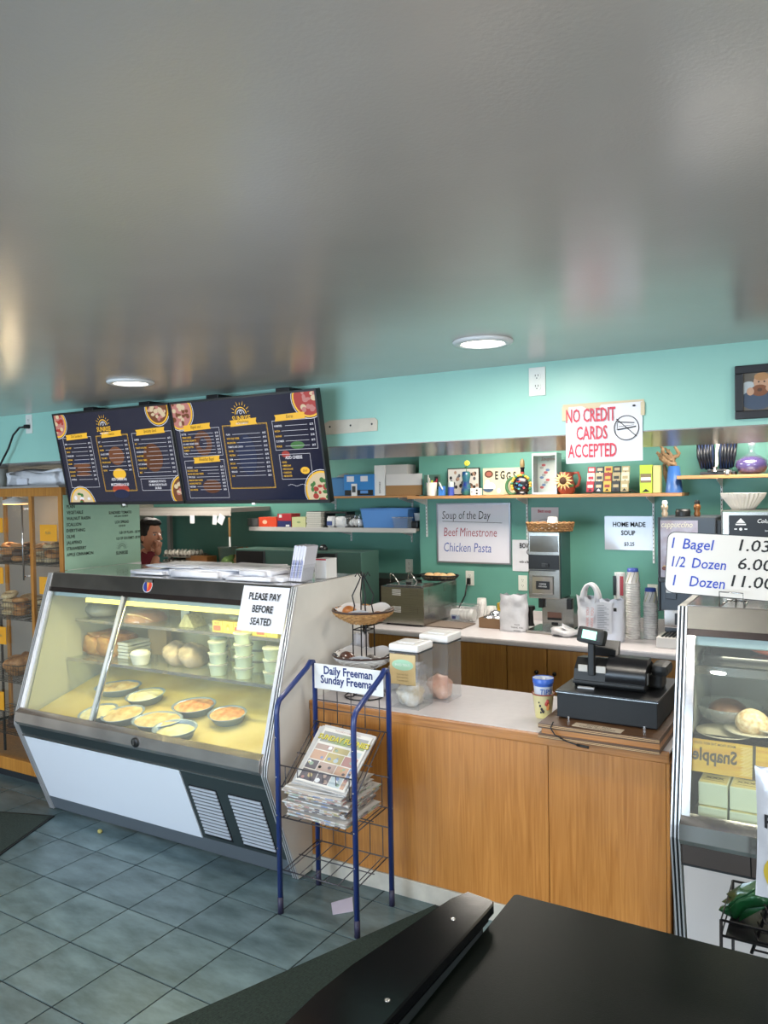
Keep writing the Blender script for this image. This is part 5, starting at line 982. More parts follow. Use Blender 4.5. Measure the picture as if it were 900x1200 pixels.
# trophy with dark wings, decanter (second shelf)
R2Z = R2+.001; x = atY(840, 550, 5.52).x; t = T('winged_trophy', 'dark blue and black feathered trophy with a white centre', 'trophy'); g = G(); g.box(x-.095, x+.115, 5.47, 5.57, R2Z, R2Z+.02, BLACK, .003); g.box(x-.05, x+.06, 5.465, 5.56, R2Z+.02, R2Z+.035, BLACK, .003); t.p('base', g); rr = random.Random(5)
for s_ in (-1, 1):
    g = G()
    for k in range(15):
        u = k/14; x0_ = x+s_*(.020+.075*u); x1_ = x+s_*(.025+.095*u); z0 = R2Z+.03+.01*rr.random()+.01*u; zt = R2Z+.25-.02*u+rr.uniform(-.01, .01); mm = (mat('feather_black', '#14161d', .3), mat('feather_blue', '#33456a', .3))[k % 3 == 1]
        g.tube([(x0_, 5.525, z0), ((x0_+x1_)/2, 5.52-.01*(k % 3), (z0+zt)/2-.01), (x1_, 5.53, zt)], [.006, .012, .006], mm, 6)
    t.p('wing', g)
g = G(); g.tube([(x-.006, 5.50, R2Z+.035), (x+.004, 5.495, R2Z+.07), (x+.002, 5.495, R2Z+.14), (x+.012, 5.50, R2Z+.20), (x+.004, 5.50, R2Z+.24)], [.005, .010, .008, .012, .006], CER, 10); t.p('white_figure', g); g = G(); g.lathe([(.022, 0), (.018, .01), (.008, .016), (.014, .03)], CHROME, 14, (x-.005, 5.465+.0, R2Z+.021)); t.p('metal_cup', g); t.done()
x = atY(857, 550, 5.47).x; g = G(); g.lathe([(.022, 0), (.026, .02), (.022, .03), (.018, .03), (.001, .012)], CHROME, 14, (x-.02, 5.455, R2Z)); one('shot_glass', g, 'little silvery glass before the trophy base', 'glass')
x = atY(881, 550, 5.53).x; t = T('purple_decanter', 'round glass decanter of purple liquid with a clear stopper', 'decanter'); g = G(); g.lathe([(.04, .003), (.075, .014), (.097, .052), (.090, .085), (.05, .112), (.001, .115)], mat('purple_liquid', '#43266f', .08, coat=1), 28, (x, 5.53, R2Z)); t.p('liquid', g)
g = G(); g.lathe([(.042, 0), (.078, .010), (.101, .052), (.094, .088), (.052, .116), (.022, .130), (.017, .155), (.022, .175)], glass('decanter_glass', (.88, .9, .93), 1, .02, .05), 28, (x, 5.53, R2Z)); t.p('glass', g); g = G(); g.ell((x, 5.53, R2Z+.193), (.024, .024, .018), glass('stopper_glass', (.8, .84, .88), 1, .02, .3), 14, 10); t.p('stopper', g); t.done()
# ------------------------------------------------------------------ boards and papers on the back wall
a, b = atY(514, 658, YB), atY(598, 590, YB)
t = T('soup_whiteboard', 'whiteboard with the soup of the day handwritten', 'whiteboard'); g = G(); g.box(a.x, b.x, YB-.010, YB-.001, a.z, b.z, mat('whiteboard', '#e2e0ea', .35)); t.p('board', g); fr = mat('board_alloy', '#9a9ca0', .3, .8); g = G()
for q in ((a.x-.006, b.x+.006, a.z-.006, a.z+.006), (a.x-.006, b.x+.006, b.z-.006, b.z+.006), (a.x-.006, a.x+.006, a.z+.006, b.z-.006), (b.x-.006, b.x+.006, a.z+.006, b.z-.006)): g.box(q[0], q[1], YB-.016, YB-.001, q[2], q[3], fr, .001)
t.p('frame', g); g = G()
for s_, px, py, sz, m_ in (('Soup of the Day', 519, 608, .090, INKBK), ('Beef Minestrone', 521, 628, .098, REDM), ('Chicken Pasta', 521, 646, .104, BLM)):
    q = atY(px, py, YB); g.text(s_, sz, m_, fwall(q.x, YB-.0115, q.z), 'LEFT', .70, -.004, shear=.12)
q, r_ = atY(519, 611, YB), atY(589, 613, YB); g.add([(q.x, YB-.0112, q.z), (r_.x, YB-.0112, r_.z), (r_.x, YB-.0112, r_.z+.003), (q.x, YB-.0112, q.z+.003)], [(0, 1, 2, 3)], INKBK); t.p('handwriting', g); t.done()
a, b = atY(601, 669, YB), atY(634, 633, YB)
t = sheet('paper_sign', 'white sheet beginning BOWL CHILI partly hidden behind the coffee grinder', 'sign', a.x, a.x+.28, a.z, b.z, YB, [('BOWL OF', .055, .5, .74, .66, None, 'CENTER'), ('CHILI', .055, .56, .54, .66, None, 'CENTER'), ('with a Buttered Bagel', .026, .52, .27, .8, None, 'CENTER'), ('$4.25', .026, .6, .10, .8, None, 'CENTER')]); t.done()
a, b = atY(623, 632, YB), atY(654.5, 594.5, YB); t = sheet('paper_sign', 'small card headed Best soup in red above the grinder', 'sign', a.x, b.x, a.z, b.z, YB, [('Best soup', .032, .5, .84, .8, RED, 'CENTER')], mat('card_pinkish', '#d8cfd2', .7), extra=lambda g: (disc(g, (a.x+b.x)/2, YB-.0068, a.z+.10, .068, .055, mat('card_line', '#9a8f96', .6)), disc(g, (a.x+b.x)/2, YB-.0071, a.z+.10, .064, .051, MATS['card_pinkish']))); t.done()
a, b = atY(709, 644, YB), atY(767, 605, YB); t = sheet('paper_sign', 'laminated sheet reading HOME MADE SOUP $3.25 on the back wall', 'sign', a.x, b.x, a.z, b.z, YB, [('HOME MADE', .048, .5, .69, .82, None, 'CENTER'), ('SOUP', .048, .48, .44, .82, None, 'CENTER'), ('$3.25', .036, .5, .13, .9, None, 'CENTER')], mat('laminated', '#b3b4bb', .18, coat=.8)); t.done()
# ------------------------------------------------------------------ the cook
def skinned(name, verts, edges, root, m, sub=2):
    me = bpy.data.meshes.new(name); me.from_pydata([v[0] for v in verts], edges, []); o = bpy.data.objects.new(name, me); COL.objects.link(o)
    sk_ = o.modifiers.new('s', 'SKIN'); sk_.use_smooth_shade = True; sb = o.modifiers.new('u', 'SUBSURF'); sb.levels = sub
    for i, v in enumerate(verts): me.skin_vertices[0].data[i].radius = (v[1], v[2] if len(v) > 2 else v[1]); 
    me.skin_vertices[0].data[root].use_root = True
    dg = bpy.context.evaluated_depsgraph_get(); me2 = bpy.data.meshes.new_from_object(o.evaluated_get(dg)); bpy.data.objects.remove(o); bpy.data.meshes.remove(me)
    g = G(); g.add([tuple(v.co) for v in me2.vertices], [tuple(p.vertices) for p in me2.polygons], m, True); bpy.data.meshes.remove(me2); return g
SKIN = mat('skin', '#cf967a', .5, var=.05, vscale=30, sub=.05); SHIRT = mat('maroon_shirt', '#6d1f2a', .8, var=.1, vscale=20); HAIR = mat('black_hair', '#0e0b0b', .5, bump=.6, bscale=160); PANT = mat('dark_trousers', '#20232a', .8)
hx, hy, hz = -4.60, 4.30, 1.585       # head centre, face towards +x
sx_ = hx-.14; sz_ = 1.28
V = [((sx_-.02, hy, .90), .135, .11), ((sx_-.03, hy, 1.10), .135, .12), ((sx_-.01, hy, 1.27), .14, .12), ((hx-.06, hy, 1.40), .055), ((hx-.02, hy, 1.49), .055),
     ((sx_-.01, hy-.19, 1.30), .065), ((sx_+.06, hy-.24, 1.10), .048), ((sx_-.01, hy+.19, 1.30), .065), ((sx_+.06, hy+.25, 1.08), .048),
     ((sx_+.24, hy-.16, 1.16), .038), ((hx+.135, hy-.06, 1.44), .030), ((sx_+.22, hy+.20, 1.0), .036), ((sx_+.36, hy+.12, 1.05), .028),
     ((sx_-.02, hy-.09, .78), .105), ((sx_-.01, hy-.10, .46), .07), ((sx_-.03, hy-.10, .09), .045), ((sx_+.10, hy-.10, .045), .035), ((sx_-.02, hy+.09, .78), .105), ((sx_-.01, hy+.10, .46), .07), ((sx_-.03, hy+.10, .09), .045), ((sx_+.10, hy+.10, .045), .035)]
E_ = [(0, 1), (1, 2), (2, 3), (3, 4), (2, 5), (5, 6), (6, 9), (9, 10), (2, 7), (7, 8), (8, 11), (11, 12), (0, 13), (13, 14), (14, 15), (15, 16), (0, 17), (17, 18), (18, 19), (19, 20)]
t = T('person', 'dark haired person in a maroon shirt behind the glass case, hand raised to mouth', 'person'); body = skinned('body', V, E_, 0, SKIN)
CLOTH = (list(body.V), list(body.F))
def garment(sel, off, m):
    V, F = CLOTH; N = [Vector((0, 0, 0)) for _ in V]
    for f in F:
        a, b, c = (Vector(V[k]) for k in f[:3]); n_ = (b-a).cross(c-a)
        for k in f: N[k] += n_
    g = G(); keep = [f for f in F if sel(sum((Vector(V[k]) for k in f), Vector())/len(f))]; idx = {}
    for f in keep:
        for k in f: idx.setdefault(k, len(idx))
    g.add([Vector(V[k])+N[k].normalized()*off for k in idx], [tuple(idx[k] for k in f) for f in keep], m, True); return g
def segd(p, a, b): a, b = Vector(a), Vector(b); u = max(0, min(1, (p-a).dot(b-a)/(b-a).length_squared)); return (p-a-(b-a)*u).length
def headfn(v):
    x, y, z = v
    if z < 0: x *= 1+.12*z/.115; y *= 1+.35*z/.115
    if z < -.03 and x > 0: x *= .98
    return Vector((x, y, z))
body.ell((hx, hy, hz), (.097, .074, .118), SKIN, 24, 18, fn=headfn)
X = Matrix.Translation((hx, hy, hz))
body.prism([(.088, .03), (.118, -.026), (.112, -.036), (.09, -.034)], 'y', -.013, .013, SKIN, True, X)   # nose
body.ell((hx+.086, hy, hz-.066), (.016, .026, .010), mat('lips', '#8f4f44', .5), 10, 6)
body.ell((hx+.060, hy, hz-.100), (.028, .030, .018), SKIN, 10, 6)
for s_ in (-1, 1):
    body.ell((hx+.078, hy+s_*.031, hz+.006), (.011, .013, .008), mat('eye_white', '#d8d2cc', .3), 10, 6); body.ell((hx+.087, hy+s_*.033, hz+.005), (.005, .006, .006), INKBK, 8, 5); body.ell((hx-.004, hy+s_*.072, hz-.012), (.018, .008, .030), SKIN, 10, 7); body.box(hx+.083, hx+.092, hy+s_*.033-.016, hy+s_*.033+.016, hz+.020, hz+.026, HAIR)
# fingers of the raised hand closed before the mouth, thumb at the side
hxx, hyy, hzz = hx+.135, hy-.055, hz-.115
GL = mat('thin_food_glove', '#c08a70', .35, var=.1, vscale=30)
body.ell((hxx, hyy, hzz+.01), (.030, .024, .044), GL, 12, 8)
for k in range(4): body.tube([(hxx+.006, hyy-.02+.014*k, hzz+.03), (hxx+.016, hyy-.02+.014*k, hzz+.068-.004*abs(k-1)), (hxx-.012, hyy-.02+.014*k, hzz+.078-.004*abs(k-1)), (hxx-.030, hyy-.018+.014*k, hzz+.058)], [.0095, .009, .0085, .007], GL, 8)
body.tube([(hxx-.014, hyy-.022, hzz+.0), (hxx-.034, hyy-.030, hzz+.028), (hxx-.038, hyy-.022, hzz+.052)], [.011, .010, .008], GL, 8)
hx2, hy2, hz2 = sx_+.38, hy+.11, 1.06
body.ell((hx2, hy2, hz2), (.042, .032, .018), SKIN, 12, 8)
for k in range(4): body.tube([(hx2+.03, hy2-.024+.016*k, hz2), (hx2+.06, hy2-.026+.017*k, hz2-.004), (hx2+.078, hy2-.026+.017*k, hz2-.020)], [.009, .0085, .007], SKIN, 8)
body.tube([(hx2+.0, hy2-.028, hz2), (hx2+.03, hy2-.045, hz2-.008), (hx2+.05, hy2-.045, hz2-.014)], [.010, .0095, .008], SKIN, 8)
t.p('body', body)
g = G(); g.ell((hx-.016, hy, hz+.026), (.100, .084, .108), HAIR, 24, 16, .06, 40, fn=lambda v: Vector((v.x if v.x < .05 else .05+(v.x-.05)*.7, v.y, v.z if v.z > -.03-.06*(v.x < 0) else -.03-.06*(v.x < 0)))); g.ell((hx+.02, hy, hz+.095), (.075, .068, .035), HAIR, 18, 10, .15, 40); t.p('hair', g)
fore = (((sx_+.20, hy-.18, 1.15), (hx+.135, hy-.06, 1.44)), ((sx_+.20, hy+.21, 1.01), (sx_+.36, hy+.12, 1.05)))
t.p('shirt', garment(lambda c: .88 < c.z < 1.452 and c.x < hx+.05 and all(segd(c, *q_) > .048 for q_ in fore), .014, SHIRT))
t.p('trousers', garment(lambda c: .07 < c.z < .90, .012, PANT)); t.done((sx_, hy, 0))
# ================================================================== BACK COUNTER
KC_ = .90; BF = 4.885
t = T('back_counter', 'long back counter with a pale laminate top and brown doors', 'counter')
g = G(); g.box(-3.05, .6, BF, YB-.003, KC_-.04, KC_, LAM, .012); t.p('worktop', g)
g = G(); g.box(-3.04, .6, BF+.04, YB-.003, .09, KC_-.04, DKWOOD); t.p('cabinet_body', g); g = G(); g.box(-3.02, .6, BF+.09, YB-.05, 0, .09, DKK); t.p('kick', g)
ed = [-3.04]+[atY(px, 780, BF+.02).x for px in (594, 641, 716)]+[-.62, -.2, .3, .6]
for i in range(len(ed)-1):
    g = G(); g.box(ed[i]+.004, ed[i+1]-.004, BF+.022, BF+.0395, .11, KC_-.045, DKWOOD, .002); dr = t.p('door', g)
    if i in (1, 2, 3): g = G(); g.lathe([(.012, 0), (.014, .010), (.008, .016), (.001, .017)], BLKM, 12, X=Matrix.Translation(((ed[i]+.05 if i != 1 else ed[i+1]-.07), BF+.022, .70)) @ Matrix.Rotation(PI/2, 4, 'X')); t.p('knob', g, parent=dr)
g = G(); g.box(-3.02, .6, YB-.02, YB-.0005, KC_, KC_+.07, LAM, .002); t.p('backsplash', g)
t.done(); Z9 = KC_+.001
# food warmer
a, b = Vector((-3.0, 5.10)), None
wx0, wx1, wy0, wy1, wz0, wz1 = -3.02, -2.66, 5.06, 5.62, Z9+.012, Z9+.285
t = T('toppings_warmer', 'stainless countertop toppings warmer with vents and ladle handles', 'food warmer'); g = G(); g.box(wx0, wx1, wy0, wy1, wz0, wz1, STEEL, .006); t.p('body', g); g = G()
for x in (wx0+.04, wx1-.04):
    for y in (wy0+.04, wy1-.04): g.lathe([(.014, 0), (.014, .014)], BLACK, 10, (x, y, Z9-.001))
t.p('feet', g, kind='stuff'); g = G()
for zz in (wz0+.21, wz0+.085):
    for k in range(4):
        g.box(wx0+.10, wx0+.17, wy0-.004, wy0-.0005, zz+.012*k, zz+.012*k+.006, WHITE); g.box(wx0+.24, wx0+.31, wy0-.004, wy0-.0005, zz+.012*k, zz+.012*k+.006, MATS['brushed_steel'])
        g.box(wx1+.0005, wx1+.004, wy0+.08, wy0+.14, zz+.012*k, zz+.012*k+.006, STEEL); g.box(wx1+.0005, wx1+.004, wy0+.34, wy0+.40, zz+.012*k, zz+.012*k+.006, STEEL)
t.p('vent_louvre', g, kind='stuff')
for k in range(3):
    g = G(); y0 = wy0+.03+.17*k; g.box(wx0+.03, wx1-.03, y0, y0+.155, wz1, wz1+.010, CHROME, .004); g.box((wx0+wx1)/2-.02, (wx0+wx1)/2+.02, y0+.07, y0+.085, wz1+.010, wz1+.025, BLACK, .003); t.p('lid', g)
for k, (x, y) in enumerate(((wx0+.05, wy0+.09), (wx0+.12, wy0+.24))):
    g = G(); g.tube([(x+.07, y-.02, wz1+.012), (x, y, wz1+.085)], .006, CHROME, 6); g.tube([(x, y, wz1+.085), (x-.02, y+.005, wz1+.08), (x-.02, y+.005, wz1+.02)], .004, CHROME, 6); t.p('ladle', g)
t.done()
g = G(); g.tube([(wx1+.02, wy1-.02, wz0+.05), (wx1+.06, wy1+.02, wz0+.15), (atY(551, 682, YB).x-.015, YB-.02, atY(551, 682, YB).z)], .006, BLACK, 8); q = atY(551, 680, YB); g.box(q.x-.017, q.x+.01, YB-.03, YB-.0085, q.z-.03, q.z+.02, BLACK, .004); one('power_cord', g, 'black cord from the toppings warmer to the outlet below the soup board', 'cord')
q = atY(436, 660, YBL); g = G(); g.box(q.x-.015, q.x+.012, YBL-.03, YBL-.0085, q.z-.01, q.z+.02, BLACK, .004); g.tube([(q.x, YBL-.02, q.z), (q.x-.05, YBL-.03, q.z-.02), (q.x-.06, YBL-.03, q.z-.14), (q.x-.04, YBL-.03, q.z-.25)], .005, BLACK, 8); one('power_cord', g, 'black cord hanging from the kitchen outlet above the basket stand', 'cord')
# black basket of buns on warmer
def ovalbasket(cx, cy, z, rx, ry, h, m, name, label, cat, fl=.8):
    t = T(name, label, cat); g = G(); n = 32
    for j in range(5): s_ = fl+(1-fl)*j/4; g.tube([(cx+rx*s_*math.cos(2*PI*k/n), cy+ry*s_*math.sin(2*PI*k/n), z+.003+h*j/4) for k in range(n)], .003 if j < 4 else .005, m, 5, True)
    for k in range(n*1): a_ = 2*PI*k/n; g.tube([(cx+rx*fl*math.cos(a_), cy+ry*fl*math.sin(a_), z+.003), (cx+rx*math.cos(a_), cy+ry*math.sin(a_), z+h)], .0022, m, 4, cap=False)
    g.lathe([(.001, 0), (rx*fl, 0), (rx*fl, .004), (.001, .004)], m, n, (cx, cy, z), ry/rx); t.p('weave', g); return t
bx_, by_ = atY(514, 676, 5.35).x, 5.36; zz = wz1+.026
t = ovalbasket(bx_, by_, zz, .155, .10, .035, BLACK, 'plastic_basket', 'black oval plastic basket on top of the toppings warmer', 'basket'); t.done()
for k in range(4): blob('bread_roll', ORD[k]+' pale bread roll from the left in the black basket on the warmer', 'bread', (bx_-.075+.055*k, by_-.02+.025*(k % 2), zz+.006), (.042, .038, .028), mat('roll_pale', '#c49a68', .55, col2='#dcbd90', vscale=30), .12, 14, group='rolls in the black basket')
# things right of warmer
a, b = atY(524, 715, 5.40), atY(561, 705, 5.40)
g = G(); g.box(a.x-.08, b.x, 5.10, 5.34, Z9, Z9+.008, mat('brown_mat', '#7d6f64', .6)); one('tray_mat', g, 'flat brownish mat on the counter before the cup tub', 'mat')
t = tubbox(a.x, a.x+.20, 5.36, 5.56, Z9, .115, CLEARP, 'clear tub of white nested cups beside the warmer', 'cup_tub', 'tub', .012)
g = G()
for k in range(5): g.lathe([(.036, 0), (.044, .07), (.046, .072)], WHITE, 16, X=Matrix.Translation((a.x+.04+.006*k, 5.40+.001, Z9+.055)) @ Matrix.Rotation(PI/2, 4, 'Y') @ Matrix.Translation((0, 0, .022*k)))
t.p('nested_cups', g); g = G(); g.box(a.x+.055, a.x+.12, 5.3585, 5.360, Z9+.02, Z9+.055, mat('label_print', '#9fb0c4', .5)); g.box(a.x+.06, a.x+.09, 5.3575, 5.3585, Z9+.025, Z9+.045, NAVY); t.p('label', g); t.done()
SWC = mat('cup_swirl', '#e2e0dc', .4, col2='#cfcac8', vscale=30)
def papercup(x, y, z, r, h, label, m=SWC, flip=True, group=None, rim=None, deco=True):
    g = G(); g.lathe([(r, 0), (r*.76, h), (r*.70, h), (.001, h-.004)] if flip else [(r*.76, 0), (r, h), (r*1.04, h+.003), (r*.94, h), (r*.72, .006), (.001, .006)], m, 22, (x, y, z))
    if deco:
        for k in range(3): a_ = -PI/2-.9+.8*k; g.tube([(x+(r*.97-r*.2*u)*math.cos(a_+u*.5), y+(r*.97-r*.2*u)*math.sin(a_+u*.5), z+h*(.15+.7*u)) for u in (0, .33, .66, 1)], .0016, mat('cup_line', '#6d6b72', .5), 4)
    if rim: g.lathe([(r*.80, h-.02), (r*.77, h+.001), (.001, h+.001)], rim, 22, (x, y, z))
    return one('paper_cup', g, label, 'cup', group)
x = atY(557, 700, 5.48).x; papercup(x, 5.60, Z9+.0, .045, .155, 'upturned paper cup pile behind the clear tub, the taller one')
x = atY(572, 700, 5.5).x; papercup(x, 5.56, Z9+.0, .045, .105, 'shorter upturned paper cup right of the taller one')
a, b = atZ(560, 736, KC_), atZ(597, 738, KC_)
CARD = mat('cardboard_open', '#8d6f52', .7); t = tubbox(a.x, a.x+.21, 5.22, 5.42, Z9, .07, CARD, 'open cardboard tray of foil packets beside the standing bag', 'cardboard_tray', 'box', .0, False); t.done()
for k in range(4): blob('foil_packet', ORD[k]+' crumpled silver foil packet from the left in the cardboard tray', 'foil', (a.x+.055+.035*k, 5.30+.04*(k % 2), Z9+.008+.03*(k % 2)), (.05, .045, .042), mat('foil', '#c4c6cc', .22, 1, bump=1, bscale=40), .35, 30, group='foil packets in the tray')
g = G(); g.box(a.x+.05, a.x+.19, 5.44, 5.50, Z9, Z9+.15, mat('yellow_box', '#cfa83a', .5), .002); g.box(a.x+.06, a.x+.18, 5.438, 5.44, Z9+.07, Z9+.10, mat('yellow_box_b', '#e4cf66', .5)); one('yellow_box', g, 'yellow box behind the foil packets', 'box')
# standing plastic bag
def bag(name, label, x0, x1, y0, y1, z0, h, m, top=.8, amp=.012, seed=0, lean=0, n=26, rows=16):
    g = G(); V = []; cx, cy, rx, ry = (x0+x1)/2, (y0+y1)/2, (x1-x0)/2, (y1-y0)/2
    for j in range(rows+1):
        v = j/rows; k_ = 1-(1-top)*v
        for i in range(n):
            a_ = 2*PI*i/n; c_, s_ = math.cos(a_), math.sin(a_); e_ = 3.2; q = (abs(c_)**e_+abs(s_)**e_)**(-1/e_)
            am = amp*(.15+v); p = Vector((cx+rx*k_*q*c_+lean*v*h, cy+ry*(1-.55*v)*q*s_, z0+h*v)); nn = noise.noise(Vector((c_*2.2+seed, s_*2.2, v*4))); n2 = noise.noise(Vector((c_*6+seed, s_*6, v*3)))
            V.append(p+Vector((c_, s_, .0))*(am*nn*1.6+am*n2*.8)+Vector((0, 0, (.03*nn*v if j == rows else 0))))
    F = [(j*n+i, j*n+(i+1) % n, (j+1)*n+(i+1) % n, (j+1)*n+i) for j in range(rows) for i in range(n)]; F.append(tuple(range(n-1, -1, -1))); 
    g.add(V, F, m, True); return g
PB = mat('white_poly_bag', '#d3d4da', .28, var=.06, vscale=10, bump=.5, bscale=14)
a, b = atY(592, 740, 5.22), atY(624, 740, 5.22); a2, b2 = atY(585, 690, 5.22), atY(618, 690, 5.22)
t = T('plastic_bag', 'white plastic bag standing open left of the coffee grinder', 'bag'); g = bag('b', '', a2.x+.012, b2.x-.004, 5.15, 5.29, Z9, .25, PB, 1.04, .010, 3); t.p('bag', g)
g = G(); X = fwall((a.x+b.x)/2+.02, 5.139, Z9); g.text('THANK YOU', .017, mat('bag_print', '#3a3c44', .5), X @ Matrix.Translation((0, .03, .004)), 'CENTER', .9, .01); g.text('PLEASE', .014, MATS['bag_print'], X @ Matrix.Translation((0, .05, .004)), 'CENTER', .9, .01); g.box(-.025, .025, .012, .016, .003, .004, MATS['bag_print'], 0, X); t.p('print', g); t.done()
# coffee grinder
gx0, gx1 = -1.925, -1.700; gy0 = 5.22
t = T('coffee_grinder', 'tall stainless coffee grinder with a black dial panel', 'coffee grinder')
g = G(); g.box(gx0, gx1, gy0, gy0+.22, 1.135, 1.592, STEEL, .006); t.p('hopper_housing', g); g = G(); g.box(gx1+.0005, gx1+.006, gy0+.01, gy0+.215, 1.14, 1.588, mat('grinder_side', '#3c5a55', .3, .5), .002); t.p('side_cover', g)
g = G(); g.box(gx0+.015, gx1-.015, gy0-.005, gy0-.0005, 1.455, 1.565, mat('grinder_window', '#6f6d68', .15, .8)); t.p('upper_panel', g); g = G(); g.box(gx0+.004, gx1-.006, gy0-.007, gy0-.0005, 1.335, 1.435, BLACK, .002); dp = t.p('dial_panel', g); g = G(); g.box(gx0+.10, gx0+.135, gy0-.016, gy0-.007, 1.352, 1.378, RUB, .003); g.lathe([(.012, 0), (.011, .012)], BLACK, 12, X=Matrix.Translation((gx0+.14, gy0-.008, 1.365)) @ Matrix.Rotation(PI/2, 4, 'X')); t.p('switch', g, parent=dp)
g = G(); g.box(gx0+.012, gx1-.03, gy0-.008, gy0-.0005, 1.325, 1.332, RUB); g.box(gx0+.03, gx1-.045, gy0-.012, gy0-.0005, 1.165, 1.29, CHROME, .02); t.p('door_panel', g); g = G(); g.box(gx0+.06, gx1-.07, gy0-.017, gy0-.012, 1.20, 1.255, BLACK, .006); g.text('COFFEE', .013, WHITE, fwall((gx0+gx1)/2-.005, gy0-.0175, 1.232), 'CENTER', 1.1, .01); g.text('GRINDER', .013, WHITE, fwall((gx0+gx1)/2-.005, gy0-.0175, 1.215), 'CENTER', 1.1, .01); t.p('badge', g)
g = G(); g.box(gx0+.06, gx1+.06, gy0+.10, gy0+.21, Z9, 1.135, STEEL, .004); t.p('column', g); g = G(); g.box(gx0+.0, gx1+.07, gy0-.06, gy0+.22, Z9, Z9+.022, STEEL, .006); t.p('base', g)
for x in (gx0+.045, gx1+.02): g = G(); g.box(x, x+.035, gy0+.07, gy0+.099, 1.06, 1.13, BLACK, .003); t.p('bag_clip', g)
g = G(); g.box(gx0+.10, gx0+.20, gy0+.0955, gy0+.0995, .99, 1.03, mat('warn_orange', '#7a5548', .5)); g.box(gx0+.10, gx0+.20, gy0+.0955, gy0+.0995, .975, .992, BLACK); g.box(gx0+.13, gx0+.175, gy0+.0955, gy0+.0995, .94, .96, BLACK); t.p('warning_label', g); g = G(); g.lathe([(.03, 0), (.022, .02), (.018, .10), (.035, .12), (.03, .14)], BLACK, 16, (gx0-.075+.05, gy0+.1, Z9+.024)); t.p('tamper', g); t.done()
# basket with cup on grinder
cx, cy, zt = (gx0+gx1)/2+.01, gy0+.105, 1.593; WK = mat('wicker', '#7a5430', .6, col2='#a67a4a', vscale=70, bump=.6, bscale=120)
t = T('wicker_basket', 'flat brown wicker basket on the coffee grinder', 'basket'); g = G(); n = 40
for j in range(5): g.tube([(cx+.165*(.93+.018*j)*math.cos(2*PI*k/n), cy+.095*(.93+.018*j)*math.sin(2*PI*k/n), zt+.006+.012*j+.003*(1 if (k+j) % 2 else -1)) for k in range(n)], .0075, WK, 6, True)
g.lathe([(.001, 0), (.155, 0), (.155, .005), (.001, .005)], WK, n, (cx, cy, zt), .58); t.p('weave', g); t.done()
for k in range(5): pass
papercup(cx+.02, cy, zt+.012, .042, .085, 'small white patterned cup in the wicker basket on the grinder', flip=True); 
for k in range(3):
    g = G(); g.box(cx-.12+.01*k, cx-.02+.02*k, cy-.05+.02*k, cy+.05, zt+.052+.006*k, zt+.056+.006*k, PAPER); g.V = [(v[0], v[1], v[2]-.045+.0) for v in g.V]; one('paper_packet', g, ('lowest', 'middle', 'top')[k]+' white packet in the wicker basket on the grinder', 'packet')
# crumpled napkins
x = atZ(665, 745, KC_); blob('crumpled_bag', 'crumpled clear plastic bag lying right of the grinder base', 'bag', (x.x-.01, 5.16, Z9), (.095, .06, .035), BAGP, .5, 22); g = G(); g.box(0, .12, 0, .09, 0, .001, PAPER, 0, Matrix.Translation((x.x-.02, 5.12, Z9+.062)) @ Matrix.Rotation(.5, 4, 'Y') @ Matrix.Rotation(.3, 4, 'Z')); one('receipt', g, 'white receipt leaning on the crumpled plastic bag', 'receipt')
# shopping bag with handles
a, b = atY(682, 748, 5.14), atY(706, 748, 5.14)
t = T('shopping_bag', 'white shopping bag with looped handles and red print', 'bag'); bx0, bx1 = atY(676, 720, 5.14).x, atY(708, 720, 5.14).x; g = bag('b', '', bx0, bx1, 5.10, 5.24, Z9, .27, PB, .78, .012, 9, -.05); t.p('bag', g); hz0 = Z9+.24; hxm = (bx0+bx1)/2-.0; g = G()
for s_ in (0, 1):
    y = 5.14+.05*s_; P = []
    for k in range(13): u = k/12; a_ = PI*u; P.append((hxm-.005+.052*math.cos(a_)*(1-.1*u)+.0, y, hz0+.115*math.sin(a_)**.8+(.0)))
    g.tube(P, [.020, .017, .014, .012, .011, .010, .010, .010, .011, .012, .014, .017, .022], PB, 8)
t.p('handle', g); g = G(); g.text('THANK YOU', .026, mat('bag_red', '#d08a84', .5), frame(((bx0+bx1)/2+.0, 5.088, Z9+.06), (.05, 0, 1), (-1, 0, .05)), 'LEFT', 1, .01); g.text('THANK YOU', .026, MATS['bag_red'], frame(((bx0+bx1)/2+.03, 5.088, Z9+.06), (.05, 0, 1), (-1, 0, .05)), 'LEFT', 1, .01); t.p('print', g); t.done()
a, b = atY(701, 748, 5.12), atY(731, 748, 5.12)
t = T('takeout_bag', 'white takeout bag with a long receipt stapled on it', 'bag'); g = bag('b', '', a.x, b.x, 5.07, 5.20, Z9, .265, mat('white_takeout_bag', '#ccd0dc', .35, var=.05, vscale=10, bump=.5, bscale=14), .97, .007, 5); t.p('bag', g); g = G(); g.grid(lambda u, v: (a.x+.005+.10*u, 5.058-.006*math.sin(v*3)-.002*u, Z9+.055+.20*v), 4, 8, PAPER); r_ = t.p('receipt', g); g = G()
for k in range(16): g.box(a.x+.015, a.x+.06+.03*((k*5) % 3)/2, 5.0485, 5.0495, Z9+.07+.011*k, Z9+.0715+.011*k+.0015, mat('receipt_ink', '#8a8c96', .6))
t.p('receipt_print', g, parent=r_); g = G(); g.box(b.x-.05, b.x-.03, 5.064, 5.066, Z9+.20, Z9+.222, INKBK); t.p('print', g); t.done()
